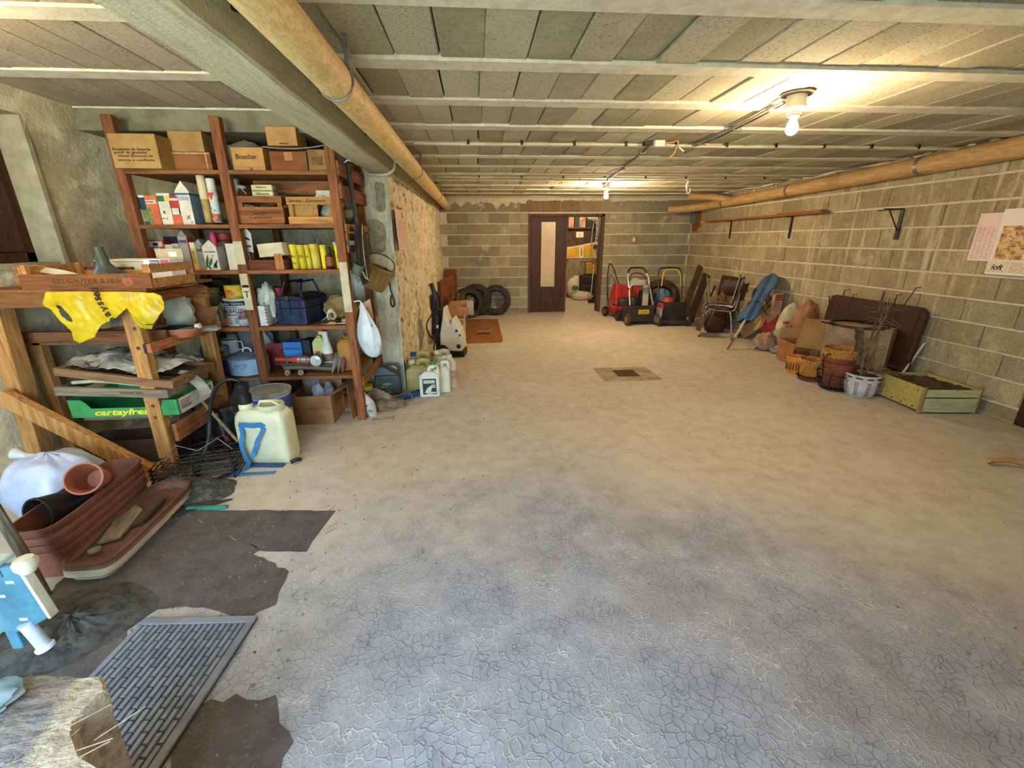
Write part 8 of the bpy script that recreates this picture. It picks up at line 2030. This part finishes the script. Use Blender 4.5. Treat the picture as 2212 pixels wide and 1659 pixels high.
# wire plant stand ring on the box
t = thing('wire_stand', 'black metal ring stand with five upright hooked rods set on the cartons', 'plant stand', (4.02, 4.28, .61), 0)
b = MB()
for r, z in ((.25, .0), (.235, .012)): b.tube([(r * math.cos(a), r * math.sin(a), z + .012) for a in [2 * math.pi * i / 36 for i in range(36)]], .0065, 6, True)
b.make('ring', M_black, t)
for k, (a, dx, dy, h) in enumerate(((2.7, -.06, .05, .3), (2.5, .12, .05, .36), (1.4, .05, .02, .30), (-.5, .02, .0, .34), (-.9, .16, -.03, .42))):
    x, y = .24 * math.cos(a), .24 * math.sin(a)
    MB().tube([(x, y, .012), (x + dx, y + dy, h), (x + dx + .03, y + dy - .02, h + .004)], .0055, 6).make('rod', M_black, t)
MB().tube([(-.22, .02, .012), (-.36, .08, .04)], .008, 6).make('arm', M_black, t)
# yellow crate planter with soil
t = thing('crate_planter', 'yellowed wooden crate full of dry soil on the floor by the right wall', 'crate', (0, 0, 0))
A, B, C = Vector((3.99, 3.80, 0)), Vector((3.915, 3.335, 0)), Vector((4.39, 3.285, 0))
A = Vector((3.965, 3.86, 0)); D = A + (C - B)
M_yc = wood('#cdb96a', '#ac9850', .7, 'x'); M_yg = wood('#c3c493', '#a5a677', .7, 'x')
def panel(p, q, z0, z1, th, m, name='board', out=1, lean_=.0):
    d = (q - p); L = d.length; x = d.normalized(); n_ = Vector((x.y, -x.x, 0)) * out
    b = MB(); b.x = Matrix.Translation(p) @ Matrix((x, n_, Vector((0, 0, 1)))).transposed().to_4x4()
    b.box(0, L, 0, th, z0, z1); return b.make(name, m, t, bevel=.003)
panel(B, A, .02, .235, .014, M_yc, out=1)
panel(B, C, .015, .145, .014, M_yg, out=1); panel(B, C, .155, .225, .014, M_yg, out=1)
panel(A, D, .02, .225, .014, M_yg, out=-1); panel(C, D, .02, .225, .014, M_yc, out=-1)
for p in (A, B, C, D): 
    MB().at(tuple(p)).lathe([(.017, 0), (.019, .01), (.018, .235), (.013, .243)], 10).make('corner_post', wood('#a58f5c', '#84703f', .8, 'z'), t, smooth=True)
cn = (A + B + C + D) / 4
b = MB()
def soil(u, v):
    p = A * (1 - u) * (1 - v) + B * (1 - u) * v + C * u * v + D * u * (1 - v); p = cn + (p - cn) * .96
    return (p.x, p.y, .19 + .03 * noise.noise(p * 9) + .015 * noise.noise(p * 25))
b.grid(soil, 28, 28); b.make('soil', mat('#5a4332', '#3d2d21', 30, .95, 0, .8), t, solid=.02)
for (u, z) in ((.12, .05), (.35, .045), (.55, .05), (.8, .06), (.1, .2)):
    p = B.lerp(A, u); q = (p - (A + B + C + D) / 4).normalized(); MB().at((p.x - .016, p.y, z)).lathe([(.005, -.004), (.005, .004)], 8, axis='x').make('nail', M_dkmetal, t)
t = thing('bent_handle', 'pale bent wooden handle poking in at the right frame edge', 'handle', (3.70, 2.36, 0), 0)
MB().tube(smooth_path([(-.19, .06, .02), (-.18, .065, .028), (-.1, .04, .045), (.0, -.02, .035), (.12, -.09, .025), (.4, -.22, .025)]), [.022, .024] + [.019] * 29, 10).make('handle', wood('#c09a62', '#9c7844', .6, 'x'), t, smooth=True)
